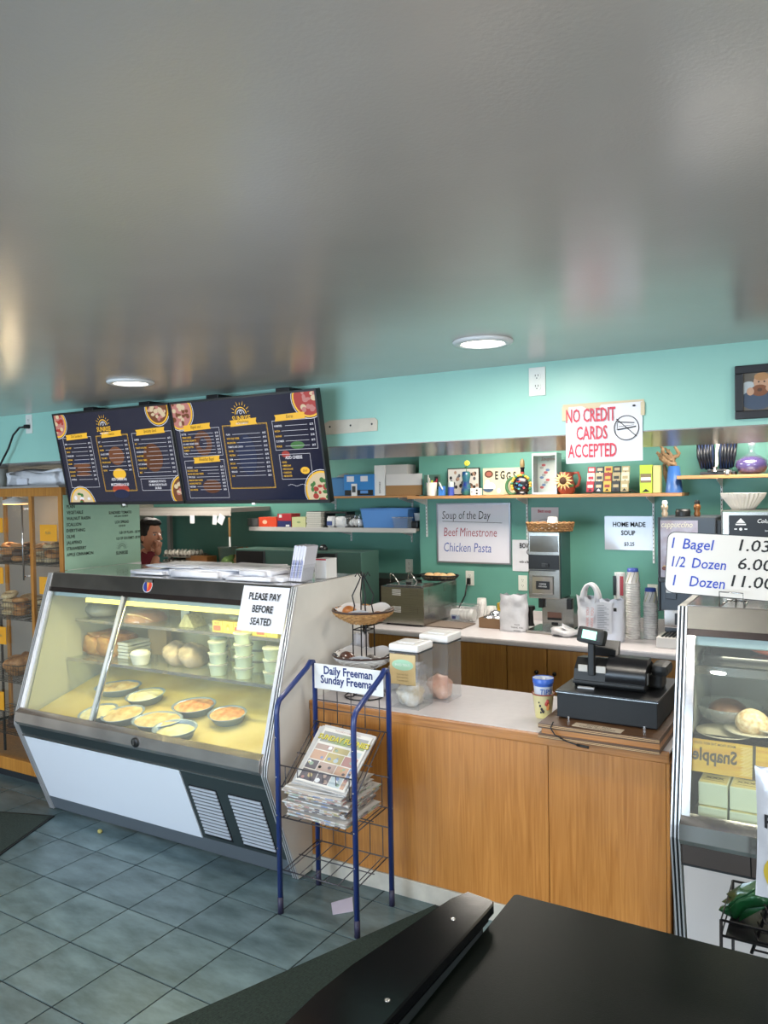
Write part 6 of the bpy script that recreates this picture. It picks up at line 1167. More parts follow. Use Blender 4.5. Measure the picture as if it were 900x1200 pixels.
# cups
x = atY(726.5, 690, 5.42).x; q = atY(726, 671, 5.42); g = G(); g.lathe([(.044, 0), (.036, q.z-Z9)], WHITE, 22, (x, 5.42, Z9)); g.box(x+.010, x+.032, 5.379, 5.3835, q.z-.15, q.z-.02, mat('cup_red', '#a52a33', .4)); g.box(x-.036, x-.016, 5.378, 5.3825, q.z-.15, q.z-.02, BLACK); one('tall_cup_stack', g, 'white cups with a red and black print behind the takeout bag', 'cup')
def cupstack(px, pyt, y, n, r, h, lab, grp):
    x = atY(px, 720, y).x; zt = atY(px, pyt, y).z; dz = (zt-h-Z9)/(n-1)
    g = G(); g.lathe([(r, 0), (r*1.03, .002), (r*1.03, .006), (r*.98, .007), (r*.74, h), (r*.70, h), (.001, h-.003)], SWC, 20)
    me = g.mesh('paper_cup'); g = G(); g.lathe([(r, 0), (r*1.03, .002), (r*1.03, .006), (r*.98, .007), (r*.80, h-.022)], SWC, 20); g.lathe([(r*.80, h-.022), (r*.74, h), (.001, h)], mat('cup_base_blue', '#3550a8', .4), 20)
    for k in range(5): a_ = -PI/2-1.3+.65*k; g.tube([((r*.99-r*.2*u)*math.cos(a_+u*.6), (r*.99-r*.2*u)*math.sin(a_+u*.6), h*(.12+.68*u)) for u in (0, .33, .66, 1)], .0018, (MATS['cup_line'], mat('cup_line_yellow', '#b8b060', .5))[k % 2], 4)
    me2 = g.mesh('paper_cup')
    for k in range(n):
        o = bpy.data.objects.new('paper_cup', me2 if k == n-1 else me); COL.objects.link(o); o.location = (x+.0008*math.sin(k*2.1), y, Z9+dz*k); o.rotation_euler = (0, 0, k*1.3 if k < n-1 else 0); setp(o, ('blue bottomed top cup of ' if k == n-1 else ORD[n-1-k]+' paper cup from the top of ')+lab, 'cup', None if k == n-1 else grp)
cupstack(742, 666, 5.28, 24, .045, .10, 'the taller cup stack behind the register', 'cups of the taller stack')
cupstack(762.5, 689, 5.32, 16, .045, .10, 'the shorter cup stack at the right', 'cups of the shorter stack')
# cappuccino machine
ex0, ex1 = -1.03, -.70; ey = 5.09
t = T('cappuccino_machine', 'dark cappuccino machine with a picture front behind the price board', 'coffee machine'); zt = atY(790, 606, ey).z; g = G(); g.box(ex0, ex1, ey, ey+.42, 1.12, zt, mat('machine_grey', '#4a4f55', .4, .3), .006); g.box(ex0, ex1, ey+.17, ey+.42, Z9, 1.12, MATS['machine_grey'], .004); t.p('body', g)
g = G(); g.box(ex0+.012, ex1-.10, ey-.006, ey-.0005, 1.33, zt-.02, mat('picture_front', '#8a6a64', .25, col2='#c9c3d6', vscale=6)); fp = t.p('picture_panel', g); g = G(); g.text('cappuccino', .050, mat('cap_cream', '#e8dcc0', .4), fwall(ex0+.11, ey-.0065, zt-.062), 'CENTER', .82, .01, shear=.25); 
rr = random.Random(2)
for k in range(16): disc(g, ex0+.03+rr.random()*.15, ey-.0066-.00005*k, 1.38+rr.random()*.13, .016, .012, mat('ppr_%d' % (k % 4), ('#b4552e', '#d8a860', '#7c3a22', '#e2d3bc')[k % 4], .4), 10)
t.p('print', g, parent=fp)
g = G(); g.box(ex0, ex0+.008, ey-.02, ey, 1.12, zt, BLACK); g.box(ex0, ex1, ey-.03, ey-.0005, 1.30, 1.33, BLACK, .004); t.p('front_trim', g); g = G(); g.box(ex0+.04, ex0+.105, ey-.012, ey-.0005, 1.195, 1.26, MATS['machine_grey'], .003); g.box(ex0+.045, ex0+.075, ey-.014, ey-.012, 1.235, 1.257, WHITE); t.p('button_panel', g)
g = G(); g.box(ex0+.03, ex0+.15, ey-.01, ey+.05, 1.02, 1.13, CHROME, .004); g.box(ex0+.095, ex0+.145, ey-.016, ey-.010, 1.04, 1.11, BLACK, .002); g.box(ex0+.115, ex0+.13, ey-.019, ey-.016, 1.055, 1.08, WHITE); t.p('dispenser', g)
g = G(); g.box(ex0-.005, ex1, ey-.07, ey+.15, Z9, Z9+.065, mat('drip_white', '#cfccc8', .4), .004); t.p('drip_tray', g); g = G()
for k in range(9): g.box(ex0+.02+.022*k, ex0+.032+.022*k, ey-.05, ey+.13, Z9+.0655, Z9+.070, BLACK)
t.p('drip_grid', g, kind='stuff'); x = atY(800, 600, ey+.08).x; g = G(); g.lathe([(.044, 0), (.046, .03), (.040, .045), (.001, .046)], BLACK, 22, (x, ey+.09, zt+.001)); t.p('black_lid', g); t.done()  # loose black lid lying on the machine, only parented to it
for i, (px, c_) in enumerate(((779, '#b8a48c'), (817, '#7a4f2a'))):
    x = atY(px, 600, ey+.08).x; g = G(); g.lathe([(.016, 0), (.020, .02), (.014, .032), (.021, .05), (.021, .066), (.016, .07), (.016, .084), (.013, .09)], mat('pump_%d' % i, c_, .3, .4), 14, (x, ey+.08, zt+.001)); g.lathe([(.015, .072), (.018, .085), (.012, .10)], WHITE if not i else BLACK, 12, (x, ey+.08, zt+.001)); one('small_bottle', g, ('pale', 'dark copper')[i]+' little bottle standing on the cappuccino machine', 'bottle')

# coffee brewer
a = atY(844, 598, 5.08); bz_ = a.z
t = T('coffee_brewer', 'steel coffee brewer with a black front badge at the right', 'coffee brewer'); g = G(); g.box(a.x, a.x+.42, 5.10, 5.50, 1.30, bz_, STEEL, .012); t.p('head', g); g = G(); g.box(a.x+.045, a.x+.42, 5.094, 5.0995, bz_-.155, bz_-.03, BLACK, .003); fpn = t.p('front_panel', g); g = G()
g.add([(0, 0, 0), (.05, 0, 0), (.025, .028, 0)], [(0, 1, 2)], WHITE, False, fwall(a.x+.085, 5.0935, bz_-.075)); g.box(a.x+.082, a.x+.138, 5.0930, 5.0938, bz_-.088, bz_-.080, WHITE); g.text('Column', .034, WHITE, fwall(a.x+.20, 5.0935, bz_-.075), 'LEFT', .9, .005, shear=.3); g.text('brewer', .016, WHITE, fwall(a.x+.24, 5.0935, bz_-.125), 'LEFT', .9, .005); g.box(a.x+.075, a.x+.09, 5.093, 5.0938, bz_-.115, bz_-.108, WHITE); disc(g, a.x+.11, 5.0935, bz_-.112, .009, .009, WHITE, 12); g.box(a.x+.13, a.x+.145, 5.093, 5.0938, bz_-.115, bz_-.108, WHITE); t.p('badge', g, parent=fpn)
g = G(); g.box(a.x+.02, a.x+.42, 5.34, 5.50, Z9, 1.30, STEEL, .004); g.box(a.x, a.x+.42, 5.05, 5.50, Z9, Z9+.035, STEEL, .004); t.p('stand', g)
g = G(); g.lathe([(.001, 0), (.05, 0), (.085, .10), (.082, .10), (.047, .004)], BLACK, 22, (a.x+.2, 5.2, 1.19)); t.p('filter_basket', g); g = G(); g.box(a.x-.03, a.x+.0-.001, 5.12, 5.45, 1.30, bz_-.06, BLACK, .003); t.p('side_tank', g); t.done()
x = atY(871, 590, 5.26).x
t = T('coffee_filters', 'fluted stack of white paper coffee filters on the brewer', 'coffee filters'); g = G()
for k in range(3): g.lathe([(.062, .0+.005*k), (.115+.002*k, .072+.005*k), (.121+.002*k, .088+.005*k), (.113+.002*k, .074+.005*k), (.060, .004+.005*k)], mat('filter_paper', '#dcd6ce', .8), 56, (x, 5.26, bz_+.001), wob=.035, smooth=False)
t.p('filters', g); t.done()
# ================================================================== FRONT COUNTER
FY = 3.19; FX0, FX1 = -2.328, -.612; FZ = .86
t = T('front_counter', 'varnished wood service counter with a pale laminate top', 'counter')
g = G(); g.box(FX0, FX1, FY+.012, 3.80, FZ-.012, FZ, LAM, .002); t.p('worktop', g); g = G(); g.box(FX0, FX1+.0, FY-.004, FY+.012, FZ-.05, FZ-.001, OAKX, .006); t.p('front_edging', g)
se = atY(643, 960, FY).x; pe = [FX0, atY(375, 900, FY).x, se, FX1-.012]
for i in range(3): g = G(); g.box(pe[i]+.0015, pe[i+1]-.0015, FY, FY+.016, .085, FZ-.05, OAK, .001); t.p('front_panel', g)
g = G(); g.box(FX1-.0115, FX1, FY, 3.79, .0, FZ-.05, OAK); t.p('end_panel', g); g = G(); g.box(FX0+.001, FX1-.012, FY+.017, 3.79, .0, FZ-.052, mat('counter_carcass', '#7a5a34', .6)); t.p('carcass', g)
g = G(); g.box(FX0, FX1-.012, FY-.006, FY+.016, .0, .083, mat('scuffed_white_base', '#bdb6a8', .6, var=.12, vscale=12), .002); t.p('base_trim', g); t.done()
g = G(); g.box(-.605, -.575, 3.22, 3.78, 0, .80, mat('grey_filler', '#8f8d88', .6)); g.V = [(min(v[0], -.5765), v[1], v[2]) for v in g.V]; one('filler_board', g, 'narrow grey board between the counter and the glass door case', 'board')
# plywood risers, drawer, register
t = T('riser_boards', 'stack of dark brown topped plywood boards under the cash drawer', 'riser'); zz = FZ+.001
for (h, m, dx) in ((.019, PLY, 0), (.022, OAKX, .012), (.019, PLY, .0)): 
    g = G(); y0 = 3.13; g.box(-1.12+dx+.0, -.636, y0+dx*.5, 3.60, zz, zz+h, m, .001); t.p('board', g); zz += h
g = G(); k = FZ+.001
for zb in (FZ+.004, FZ+.009, zz-.012, zz-.006): g.box(-1.1205, -.6355, 3.1285, 3.1300, zb, zb+.0022, mat('ply_edge', '#c9a678', .6))
t.p('ply_edge', g); t.done(); RZ0 = zz+.001
dx0, dx1, dy0, dy1, dz1 = -1.075, -.665, 3.24, 3.66, RZ0+.108
# bring footprint to match pixels of the drawer's top corners
t = T('till_box', 'wide dark grey steel cash till box under the register', 'cash till'); g = G(); g.box(dx0, dx1, dy0, dy1, RZ0+.004, dz1, mat('drawer_charcoal', '#1a1d20', .62, 0), .004); t.p('body', g); g = G(); g.box(dx0-.004, dx1+.004, dy0-.004, dy1, dz1, dz1+.010, BLACK, .003); t.p('top_cover', g); g = G(); g.box(dx0-.004, dx1+.004, dy0-.0055, dy0-.0045, dz1+.001, dz1+.004, CHROME); t.p('edge_highlight_strip', g); g = G()
for x in (dx0+.05, dx1-.05): g.box(x-.004, x+.004, dy0-.004, dy0+.004, RZ0, RZ0+.012, CHROME)
g.box(dx0+.02, dx1-.02, dy0+.02, dy1-.02, RZ0, RZ0+.004, RUB); t.p('feet', g); t.done(); QZ = dz1+.011
rx0, rx1, ry0, ry1 = -1.03, -.735, 3.33, 3.58
RBK = mat('register_black', '#161718', .5); RGL = mat('register_gloss', '#1a1b1e', .32)
t = T('cash_register', 'black electronic cash register with a rear customer display', 'cash register'); g = G()
g.prism([(ry0+.02, QZ), (ry0, QZ+.03), (ry0+.01, QZ+.075), (ry0+.06, QZ+.115), (ry0+.15, QZ+.105), (ry1, QZ+.045), (ry1, QZ)], 'x', rx0, rx1, RBK, False); t.p('body', g)
g = G(); P = [(ry0-.004, QZ+.034), (ry0+.004, QZ+.082), (ry0+.052, QZ+.128), (ry0+.12, QZ+.128), (ry0+.12, QZ+.11), (ry0+.04, QZ+.10), (ry0+.005, QZ+.03)]; g.prism(P, 'x', rx0+.135, rx1+.004, RGL, True); t.p('printer_cover', g)
g = G(); g.box(rx0-.003, rx1+.003, ry0-.007, ry0+.05, QZ+.014, QZ+.030, RBK, .005); t.p('front_rib', g)
for x in (rx0+.022, rx0+.098): g = G(); g.box(x, x+.040, ry0-.006, ry0+.002, QZ+.068, QZ+.096, mat('register_label', '#b9b6b0', .4), .001); t.p('label', g)
g = G(); g.box(rx0+.066, rx0+.092, ry0-.014, ry0+.016, QZ+.055, QZ+.205, RBK, .004); t.p('display_post', g)
X = Matrix.Translation((rx0+.080, ry0-.012, QZ+.225)) @ Matrix.Rotation(.12, 4, 'Y') @ Matrix.Rotation(-.25, 4, 'X'); g = G(); g.box(-.058, .058, -.012, .055, -.034, .034, RBK, .014, X); dh = t.p('display_head', g); g = G(); g.box(-.034, .026, -.0135, -.0125, -.016, .02, mat('lcd_mint', '#9fe0cc', .3, emit='#9df5de', estr=.9), 0, X); t.p('display_glow', g, parent=dh)
g = G(); g.prism([(ry0+.09, QZ+.12), (ry0+.13, QZ+.185), (ry0+.145, QZ+.182), (ry0+.125, QZ+.115)], 'x', rx0+.05, rx0+.165, RGL); t.p('operator_display', g); g = G(); g.box(rx1+.006, rx1+.008, ry0+.02, ry0+.045, QZ+.03, QZ+.075, mat('register_sticker', '#8d9094', .4)); t.p('side_sticker', g)
g = G(); g.box(rx1+.005, rx1+.075, ry0+.08, ry0+.22, QZ+.055, QZ+.105, RBK, .022); g.box(rx1-.02, rx1+.05, ry0+.10, ry0+.2, QZ, QZ+.06, RBK, .01); t.p('side_handle', g); g = G(); g.box(rx0+.025, rx0+.095, ry0-.030, ry0-.012, QZ, QZ+.007, mat('pale_strip', '#a9acb0', .4), .001); t.p('paper_cutter', g); t.done()
a = atZ(680, 848, RZ0); t = T('cash_notice', 'handwritten paper strip saying Sorry NO Cards Accepted on the riser boards', 'sign'); X = Matrix.Translation((-.885, 3.135+.01, RZ0+.0)) @ Matrix.Rotation(-.06, 4, 'Z'); g = G(); g.box(-.10, .10, 0, .052, 0, .0012, mat('tan_paper', '#b9aa96', .7), 0, X); t.p('paper', g); g = G(); g.text('Sorry: NO', .026, INKBK, X @ Matrix.Translation((0, .029, .0016)), 'CENTER', .9, .0); g.text('Cards Accepted', .025, INKBK, X @ Matrix.Translation((0, .006, .0016)), 'CENTER', .9, .0); t.p('handwriting', g); t.done()
# tip cup in tall painted tumbler
p = atZ(633, 843, FZ); x, y = p.x, p.y+.045; zr = atY(634, 806, y).z
t = T('painted_tumbler', 'cream tumbler with a red rim and a painted rooster', 'tumbler'); h = .105; g = G(); g.lathe([(.036, 0), (.048, h), (.050, h+.002), (.046, h), (.034, .006), (.001, .006)], mat('tumbler_cream', '#e2d9ae', .3, col2='#dccf86', vscale=5), 26, (x, y, FZ+.001)); t.p('cup', g); g = G(); g.tube([(x+.049*math.cos(2*PI*k/26), y+.049*math.sin(2*PI*k/26), FZ+h+.003) for k in range(26)], .0028, mat('rim_red', '#8c2a22', .35), 6, True); t.p('rim', g)
g = G()
for (u, v, r_, m_) in ((.35, .080, .011, 'rooster_red'), (.25, .070, .010, 'rooster_red'), (.40, .062, .012, 'rooster_orange'), (.42, .050, .010, 'rooster_orange'), (-.35, .060, .006, 'rooster_black'), (-.2, .045, .007, 'rooster_black'), (-.05, .035, .008, 'rooster_black'), (-.3, .03, .005, 'rooster_black'), (-.45, .075, .004, 'rooster_black')):
    a_ = -PI/2+.55+u*1.0-.2; rad = .036+.012*v/h+.0015; g.ell((x+rad*math.cos(a_), y+rad*math.sin(a_), FZ+v), (r_*.8, .0022, r_), mat(m_, {'rooster_red': '#a83220', 'rooster_orange': '#c98040', 'rooster_black': '#2d2a30'}[m_], .4), 10, 6, X=None)
t.p('rooster', g); t.done()
t = T('tip_cup', 'clear blue rimmed cup with a paper reading TIPS nested in the painted tumbler', 'cup'); z0 = FZ+.060; g = G(); g.lathe([(.036, 0), (.045, .115), (.046, .117), (.043, .115), (.034, .005), (.001, .005)], mat('tip_cup_white', '#cdd4e0', .3), 26, (x, y, z0)); t.p('cup', g); g = G(); g.lathe([(.0464, .097), (.0478, .118), (.046, .120), (.0435, .085)], mat('tip_blue', '#3f68c0', .3), 26, (x, y, z0)); t.p('blue_rim', g)
g = G(); CY_ = lambda a_, z, r_=.0475: (x+r_*math.cos(a_), y+r_*math.sin(a_), z)
V_, F_ = text_mesh('TIPS', .012, .1); w_ = max(v[0] for v in V_); a0 = -PI/2+.50-.5; g.add([CY_(a0+(v[0]/w_)*1.15, z0+.052+v[1]*.034) for v in V_], F_, mat('tips_ink', '#3a62a8', .5)); t.p('lettering', g); t.done()
g = G(); P = [atY(px, py, 3.121) for px, py in ((648, 846), (645, 853), (650, 861), (662, 868), (676, 873), (690, 876))]; P[0].y = 3.126; g.tube(P, .003, BLACK, 6); g.tube([P[-2], P[-1]], .006, BLACK, 8); one('black_cable', g, 'short black cable hanging before the edge of the riser boards', 'cable')
# two flip top storage containers
TANL = mat('tan_label', '#c9b283', .5, var=.08, vscale=14); MINT = mat('mint_label', '#a8d4b8', .5)
def storage(x0, y0, w_, h, label, lab):
    z0 = FZ+.001; t = T('storage_container', label, 'container', 'lidded clear storage containers'); g = G(); th = .003
    g.box(x0, x0+w_, y0, y0+th, z0, z0+h, CLEARP); g.box(x0, x0+w_, y0+w_-th, y0+w_, z0, z0+h, CLEARP); g.box(x0, x0+th, y0+th, y0+w_-th, z0, z0+h, CLEARP); g.box(x0+w_-th, x0+w_, y0+th, y0+w_-th, z0, z0+h, CLEARP); g.box(x0+th, x0+w_-th, y0+th, y0+w_-th, z0, z0+th, CLEARP); t.p('box', g)
    g = G(); g.box(x0-.004, x0+w_+.004, y0-.004, y0+w_+.004, z0+h, z0+h+.036, WHITE, .012); g.box(x0+.03, x0+w_-.03, y0+.03, y0+w_-.03, z0+h+.036, z0+h+.042, WHITE, .003); t.p('lid', g); g = G(); g.box(x0-.002, x0+w_+.002, y0-.002, y0+w_+.002, z0+h-.006, z0+h-.0005, RUB, .001); t.p('seal', g)
    if lab:
        g = G(); g.box(x0+.002, x0+w_-.012, y0-.0025, y0-.0005, z0+h-.155, z0+h-.012, TANL, .001); lb = t.p('label', g); g = G(); n = 24; X = fwall(x0+w_/2-.004, y0-.003, z0+h-.062)
        g.add([(0, 0, 0)]+[(.058*math.cos(2*PI*k/n), .026*math.sin(2*PI*k/n), 0) for k in range(n)], [(0, k+1, (k+1) % n+1) for k in range(n)], MINT, False, X); g.text('BAKED TREATS', .016, mat('label_pale_ink', '#e6efe6', .5), X @ Matrix.Translation((0, -.005, .0006)), 'CENTER', .75, .01)
        for k in range(3): g.text('fresh baked daily', .010, mat('label_brown_ink', '#8f7a52', .5), X @ Matrix.Translation((0, -.048-.014*k, .0004)), 'CENTER', .9, .0)
        t.p('print', g, parent=lb)
    return t.done()
ca = Vector((-1.90, 3.255)); storage(ca.x, ca.y, .152, .270, 'front clear container with a tan label and white lid', True); storage(-1.835, 3.44, .152, .290, 'rear clear container with a white lid and pinkish bag inside', False)
blob('cookie_bag', 'loosely wrapped bag of tan cookies in the front container', 'cookies', (ca.x+.076, ca.y+.076, FZ+.006), (.066, .064, .06), mat('cookie_bag_film', '#c9b48c', .3, col2='#e6e2da', vscale=24, bump=.6, bscale=30), .45, 26); blob('treat_bag', 'pinkish bag of treats in the rear container', 'cookies', (-1.759, 3.516, FZ+.006), (.062, .062, .062), mat('pink_bag_film', '#cf8f74', .35, col2='#e0b8a4', vscale=18, bump=.6, bscale=24), .45, 24)
# tiered basket stand
tc = atZ(424, 822, FZ); cx, cy = -2.115, 3.37
t = T('tiered_basket_stand', 'black scrolled wire stand holding two round baskets', 'stand'); zA = atY(427, 717, cy).z; zB = atY(418, 768, cy).z; zTop = 1.43
for k in range(4):
    a_ = PI/4+PI/2*k; r_ = .055; c_, s_ = math.cos(a_), math.sin(a_); g = G(); g.tube([(cx+r_*c_, cy+r_*s_, FZ+.006), (cx+r_*c_, cy+r_*s_, 1.26), (cx+r_*c_*.8, cy+r_*s_*.8, 1.32), (cx+r_*c_*1.0, cy+r_*s_, 1.37), (cx+r_*c_*.45, cy+r_*s_*.45, 1.43), (cx+r_*c_*.2, cy+r_*s_*.2, 1.46), (cx+r_*c_*.5, cy+r_*s_*.5, 1.485), (cx+r_*c_*.7, cy+r_*s_*.7, 1.465)], .0035, BLKM, 6)
    for zc in (1.24, 1.02, .92):
        P = []
        for q in range(11): u = q/10; aa = u*2.3*PI; P.append((cx+c_*r_+(.022*(1-u*.6))*math.cos(aa)*-s_-0*c_, cy+s_*r_+(.022*(1-u*.6))*math.cos(aa)*c_, zc+.03*(1-u*.6)*math.sin(aa)))
        g.tube(P, .0022, BLKM, 5)
    t.p('upright', g)
g = G()
for zc in (FZ+.010, .99, 1.20): g.tube([(cx+.055*math.cos(PI/4+PI/2*k), cy+.055*math.sin(PI/4+PI/2*k), zc) for k in range(4)], .003, BLKM, 6, True)
g.tube([(cx+.10*math.cos(2*PI*k/24), cy+.10*math.sin(2*PI*k/24), FZ+.0045) for k in range(24)], .0035, BLKM, 6, True)
for k in range(4): a_ = PI/4+PI/2*k; g.tube([(cx+.055*math.cos(a_), cy+.055*math.sin(a_), FZ+.0045), (cx+.10*math.cos(a_), cy+.10*math.sin(a_), FZ+.0045)], .003, BLKM, 6)
t.p('ring_frame', g); t.done()
def tier(z, R_, label, m, dark):
    t = T('round_basket', label, 'basket'); g = G(); n = 40; h = .062; z0 = z-h
    for j in range(9):
        s_ = .45+.55*math.sin((j/8)*PI/2)
        g.tube([(cx+R_*s_*math.cos(2*PI*k/n), cy+R_*s_*math.sin(2*PI*k/n), z0+h*j/8+.002*(1 if (k+j) % 2 else -1)) for k in range(n)], .0052, m, 5, True)
    g.lathe([(.058, .001), (R_*.47, .001), (R_*.47, .005), (.058, .005)], m, n, (cx, cy, z0)); t.p('weave', g); g = G(); g.tube([(cx+R_*1.01*math.cos(2*PI*k/n), cy+R_*1.01*math.sin(2*PI*k/n), z) for k in range(n)], .006, dark, 6, True); t.p('rim', g)
    g = G(); V = []; nr, na = 6, 40
    for j in range(nr+1):
        for k in range(na):
            a_ = 2*PI*k/na; s_ = .38+.60*j/nr+.02*math.sin(a_*7)*(j/nr); zz_ = z0+.012+h*.95*(j/nr)**1.6+.010*math.sin(a_*5+1)*(j/nr); V.append((cx+R_*s_*math.cos(a_), cy+R_*s_*math.sin(a_), zz_))
    g.add(V, [(j*na+k, j*na+(k+1) % na, (j+1)*na+(k+1) % na, (j+1)*na+k) for j in range(nr) for k in range(na)], mat('napkin_white', '#d6d4d4', .7, bump=.3, bscale=30), True); t.p('napkin_liner', g); return t.done()
RIMD = mat('rim_dark', '#3a2620', .45)
tier(zA+.012, .152, 'upper round wicker basket with a white napkin on the wire stand', mat('wicker_gold', '#9c6c38', .55, col2='#c99a60', vscale=60, bump=.5, bscale=100), RIMD)
tier(zB+.012, .152, 'lower round basket with a white liner on the wire stand', WHITE, RIMD)
def bunin(ang, r_, z, sz, m, label): return blob('bread_roll', label, 'bread', (cx+r_*math.cos(ang), cy+r_*math.sin(ang), z), sz, m, .18, 18)
CRO = mat('croissant_brown', '#a8602a', .4, col2='#cf9350', vscale=24); DKB = mat('dark_bun_film', '#4a2f28', .18, col2='#6b4a3e', vscale=20, coat=.6, bump=.4, bscale=30)
bunin(PI*.98, .088, zA-.038, (.042, .034, .036), CRO, 'golden pastry at the left of the upper round basket'); bunin(-PI*.05, .095, zA-.038, (.034, .03, .028), mat('bun_brown', '#8a5a34', .5), 'brown bun at the right of the upper round basket')
bunin(PI*1.25, .088, zB-.035, (.046, .036, .038), DKB, 'dark film wrapped bun in the lower round basket, left'); bunin(-PI*.2, .092, zB-.035, (.040, .034, .034), mat('grey_film_bun', '#54504f', .2, col2='#8f8c8a', vscale=24, bump=.4, bscale=30), 'grey film wrapped bun in the lower round basket, right')
t = T('plastic_bag', 'thin translucent plastic bag slumped behind the lower round basket', 'bag'); g = bag('b', '', -2.30, -2.17, 3.47, 3.60, FZ+.001, .28, mat('thin_bag', '#cbc8cc', .3, alpha=.75, bump=.5, bscale=14), .5, .02, 2); t.p('bag', g); t.done()
blob('white_bundle', 'white bundle lying on the counter under the basket stand', 'bundle', (-2.13, 3.56, FZ+.001), (.13, .07, .045), BAGP, .3, 12)
# black lower dark item visible behind stand: tray of wrapped silverware
g = pack(-2.12, -1.95, 3.60, 3.74, FZ+.001, FZ+.12, mat('wrapped_items', '#8d8b90', .25, col2='#c9c7cc', vscale=16, bump=.4, bscale=26), .02); one('wrapped_items', g, 'clear wrapped items piled behind the basket stand', 'package')
# ================================================================== GLASS DOOR CASE (right)
GX0 = -.565; GX1 = .75; PR2 = [(3.70, 1.445), (3.14, 1.440), (2.965, .675), (2.958, .63), (3.10, .004), (3.70, .004)]
t = T('refrigerated_case', 'upright steel refrigerated case at the right with a white lower panel', 'display case')
g = G(); g.prism(PR2, 'x', GX0, GX0+.025, WHP); t.p('end_panel', g); g = G(); g.prism(PR2, 'x', GX1-.025, GX1, WHP); t.p('end_panel', g)
strips(t, GX0, GX0+.034, PR2, -1); ya, yb = GX0+.034, GX1-.034
u2 = lambda s: (2.965+.175*s, .675+.765*s); l2 = lambda s: (2.958+.142*s, .63-.626*s)
def sl(g, f, s0, s1, m, x0, x1, out=0, th=.012):
    a, b = f(s0), f(s1); d = Vector((b[0]-a[0], b[1]-a[1])).normalized(); n = Vector((-abs(d.y), d.x if d.y > 0 else -d.x))
    g.prism([(a[0]+n.x*out, a[1]+n.y*out), (b[0]+n.x*out, b[1]+n.y*out), (b[0]+n.x*(out-th), b[1]+n.y*(out-th)), (a[0]+n.x*(out-th), a[1]+n.y*(out-th))], 'x', x0, x1, m)
g = G(); sl(g, u2, .895, 1.0, mat('header_warm_steel', '#7d776d', .3, 1, var=.1, vscale=6), ya, yb, .004, .02); t.p('header_band', g); g = G(); sl(g, u2, .862, .895, MATS['header_dark_strip'], ya, yb, .001, .02); t.p('header_strip', g)
g = G(); sl(g, u2, .045, .862, CASEG, ya+.03, yb, -.004, .005); t.p('front_glass', g, label='large front glass'); g = G(); sl(g, u2, .04, .862, CHROME, ya, ya+.030, .0, .02); t.p('glass_side_rail', g)
g = G(); g.prism([(2.935, .69), (2.985, .715), (2.99, .70), (2.975, .63), (2.945, .615), (2.93, .635)], 'x', ya, yb, CHROME); t.p('nose_rail', g)
g = G(); sl(g, l2, .0, .16, mat('case_brown_grey', '#6b625e', .35, .4), ya, yb, .002, .015); t.p('lower_band', g); g = G(); sl(g, l2, .165, .93, mat('front_panel_offwhite', '#d8d2cf', .4), ya+.006, yb-.006, .004, .012); t.p('front_panel', g, label='large off-white lower panel'); g = G(); sl(g, l2, .155, .165, DSTEEL, ya, yb, .006, .01); t.p('trim_line', g)
sx_ = atY(879, 1020, 2.96).x; g = G(); sl(g, l2, .0, .155, RUBB, sx_, sx_+.004, .003, .004); t.p('band_joint', g)
g = G(); g.box(ya, yb, 3.0, 3.66, .63, .65, INN); g.box(ya, yb, 3.655, 3.685, .65, 1.41, mat('case2_back', '#9a9c92', .35)); g.prism([(3.0, .65), (3.65, .65), (3.65, 1.40), (3.16, 1.40)], 'x', ya+.002, ya+.006, MATS['case2_back']); g.box(ya, yb, 3.142, 3.70, 1.42, 1.4445, CHROME); t.p('lining', g)
g = G(); g.prism([(3.135, 1.36), (3.125, 1.30), (3.16, 1.29), (3.165, 1.41)], 'x', ya+.01, yb, HEADB); t.p('light_hood', g)
for (z, y0, mm) in ((1.19, 3.24, STEEL), (.955, 3.14, BLACK)):
    g = G(); g.box(ya+.01, yb, y0, 3.62, z-.012, z, sg_ if mm is STEEL else MATS['black_plastic']); s_ = t.p('shelf', g); g = G(); g.box(ya+.01, yb, y0-.012, y0, z-.022, z+.010, mm); t.p('shelf_rail', g, parent=s_)
t.done()
l = bpy.data.lights.new('fridge_lamp', 'AREA'); l.shape = 'RECTANGLE'; l.size = 1.0; l.size_y = .04; l.energy = 3; l.color = (1, .95, .72)
o = bpy.data.objects.new('fridge_lamp', l); COL.objects.link(o); o.location = (.05, 3.17, 1.28)
# sticker on the inside of the glass, seen mirrored
t = T('drink_sticker', 'yellow drink sticker with mirrored lettering on the right case glass', 'sticker'); sA = atY(807, 862, 3.0); s0 = .245; s1 = .40; a_, b_ = u2(s0), u2(s1); x0 = atY(808, 850, 3.01).x+.0; X = frame((x0, a_[0]+.001+.0, a_[1]), (1, 0, 0), (0, b_[0]-a_[0], b_[1]-a_[1]))
g = G(); g.box(0, .60, 0, .115, -.013, -.0115, mat('sticker_yellow', '#e0b83a', .5, col2='#d29a2c', vscale=5, stretch=(1, 12, 12)), 0, X); t.p('film', g); g = G()
V_, F_ = text_mesh('Snapple', .03, 0); w_ = max(v[0] for v in V_); g.add([(.155-(v[0]/w_)*.15, .042+v[1]*.062, -.011) for v in V_], [tuple(reversed(f)) for f in F_], mat('sticker_ink', '#5a4a30', .5), False, X); V_, F_ = text_mesh('MADE FROM THE BEST STUFF', .01, 0); w_ = max(v[0] for v in V_); g.add([(.150-(v[0]/w_)*.14, .098+v[1]*.012, -.011) for v in V_], [tuple(reversed(f)) for f in F_], MATS['sticker_ink'], False, X)
for k in range(26): yy = .008+.1*k/26; g.box(.165+.012*((k*7) % 5)/5, .205, yy, yy+.0016, -.011, -.0108, mat('sticker_ray', '#efd98c', .5), 0, X)
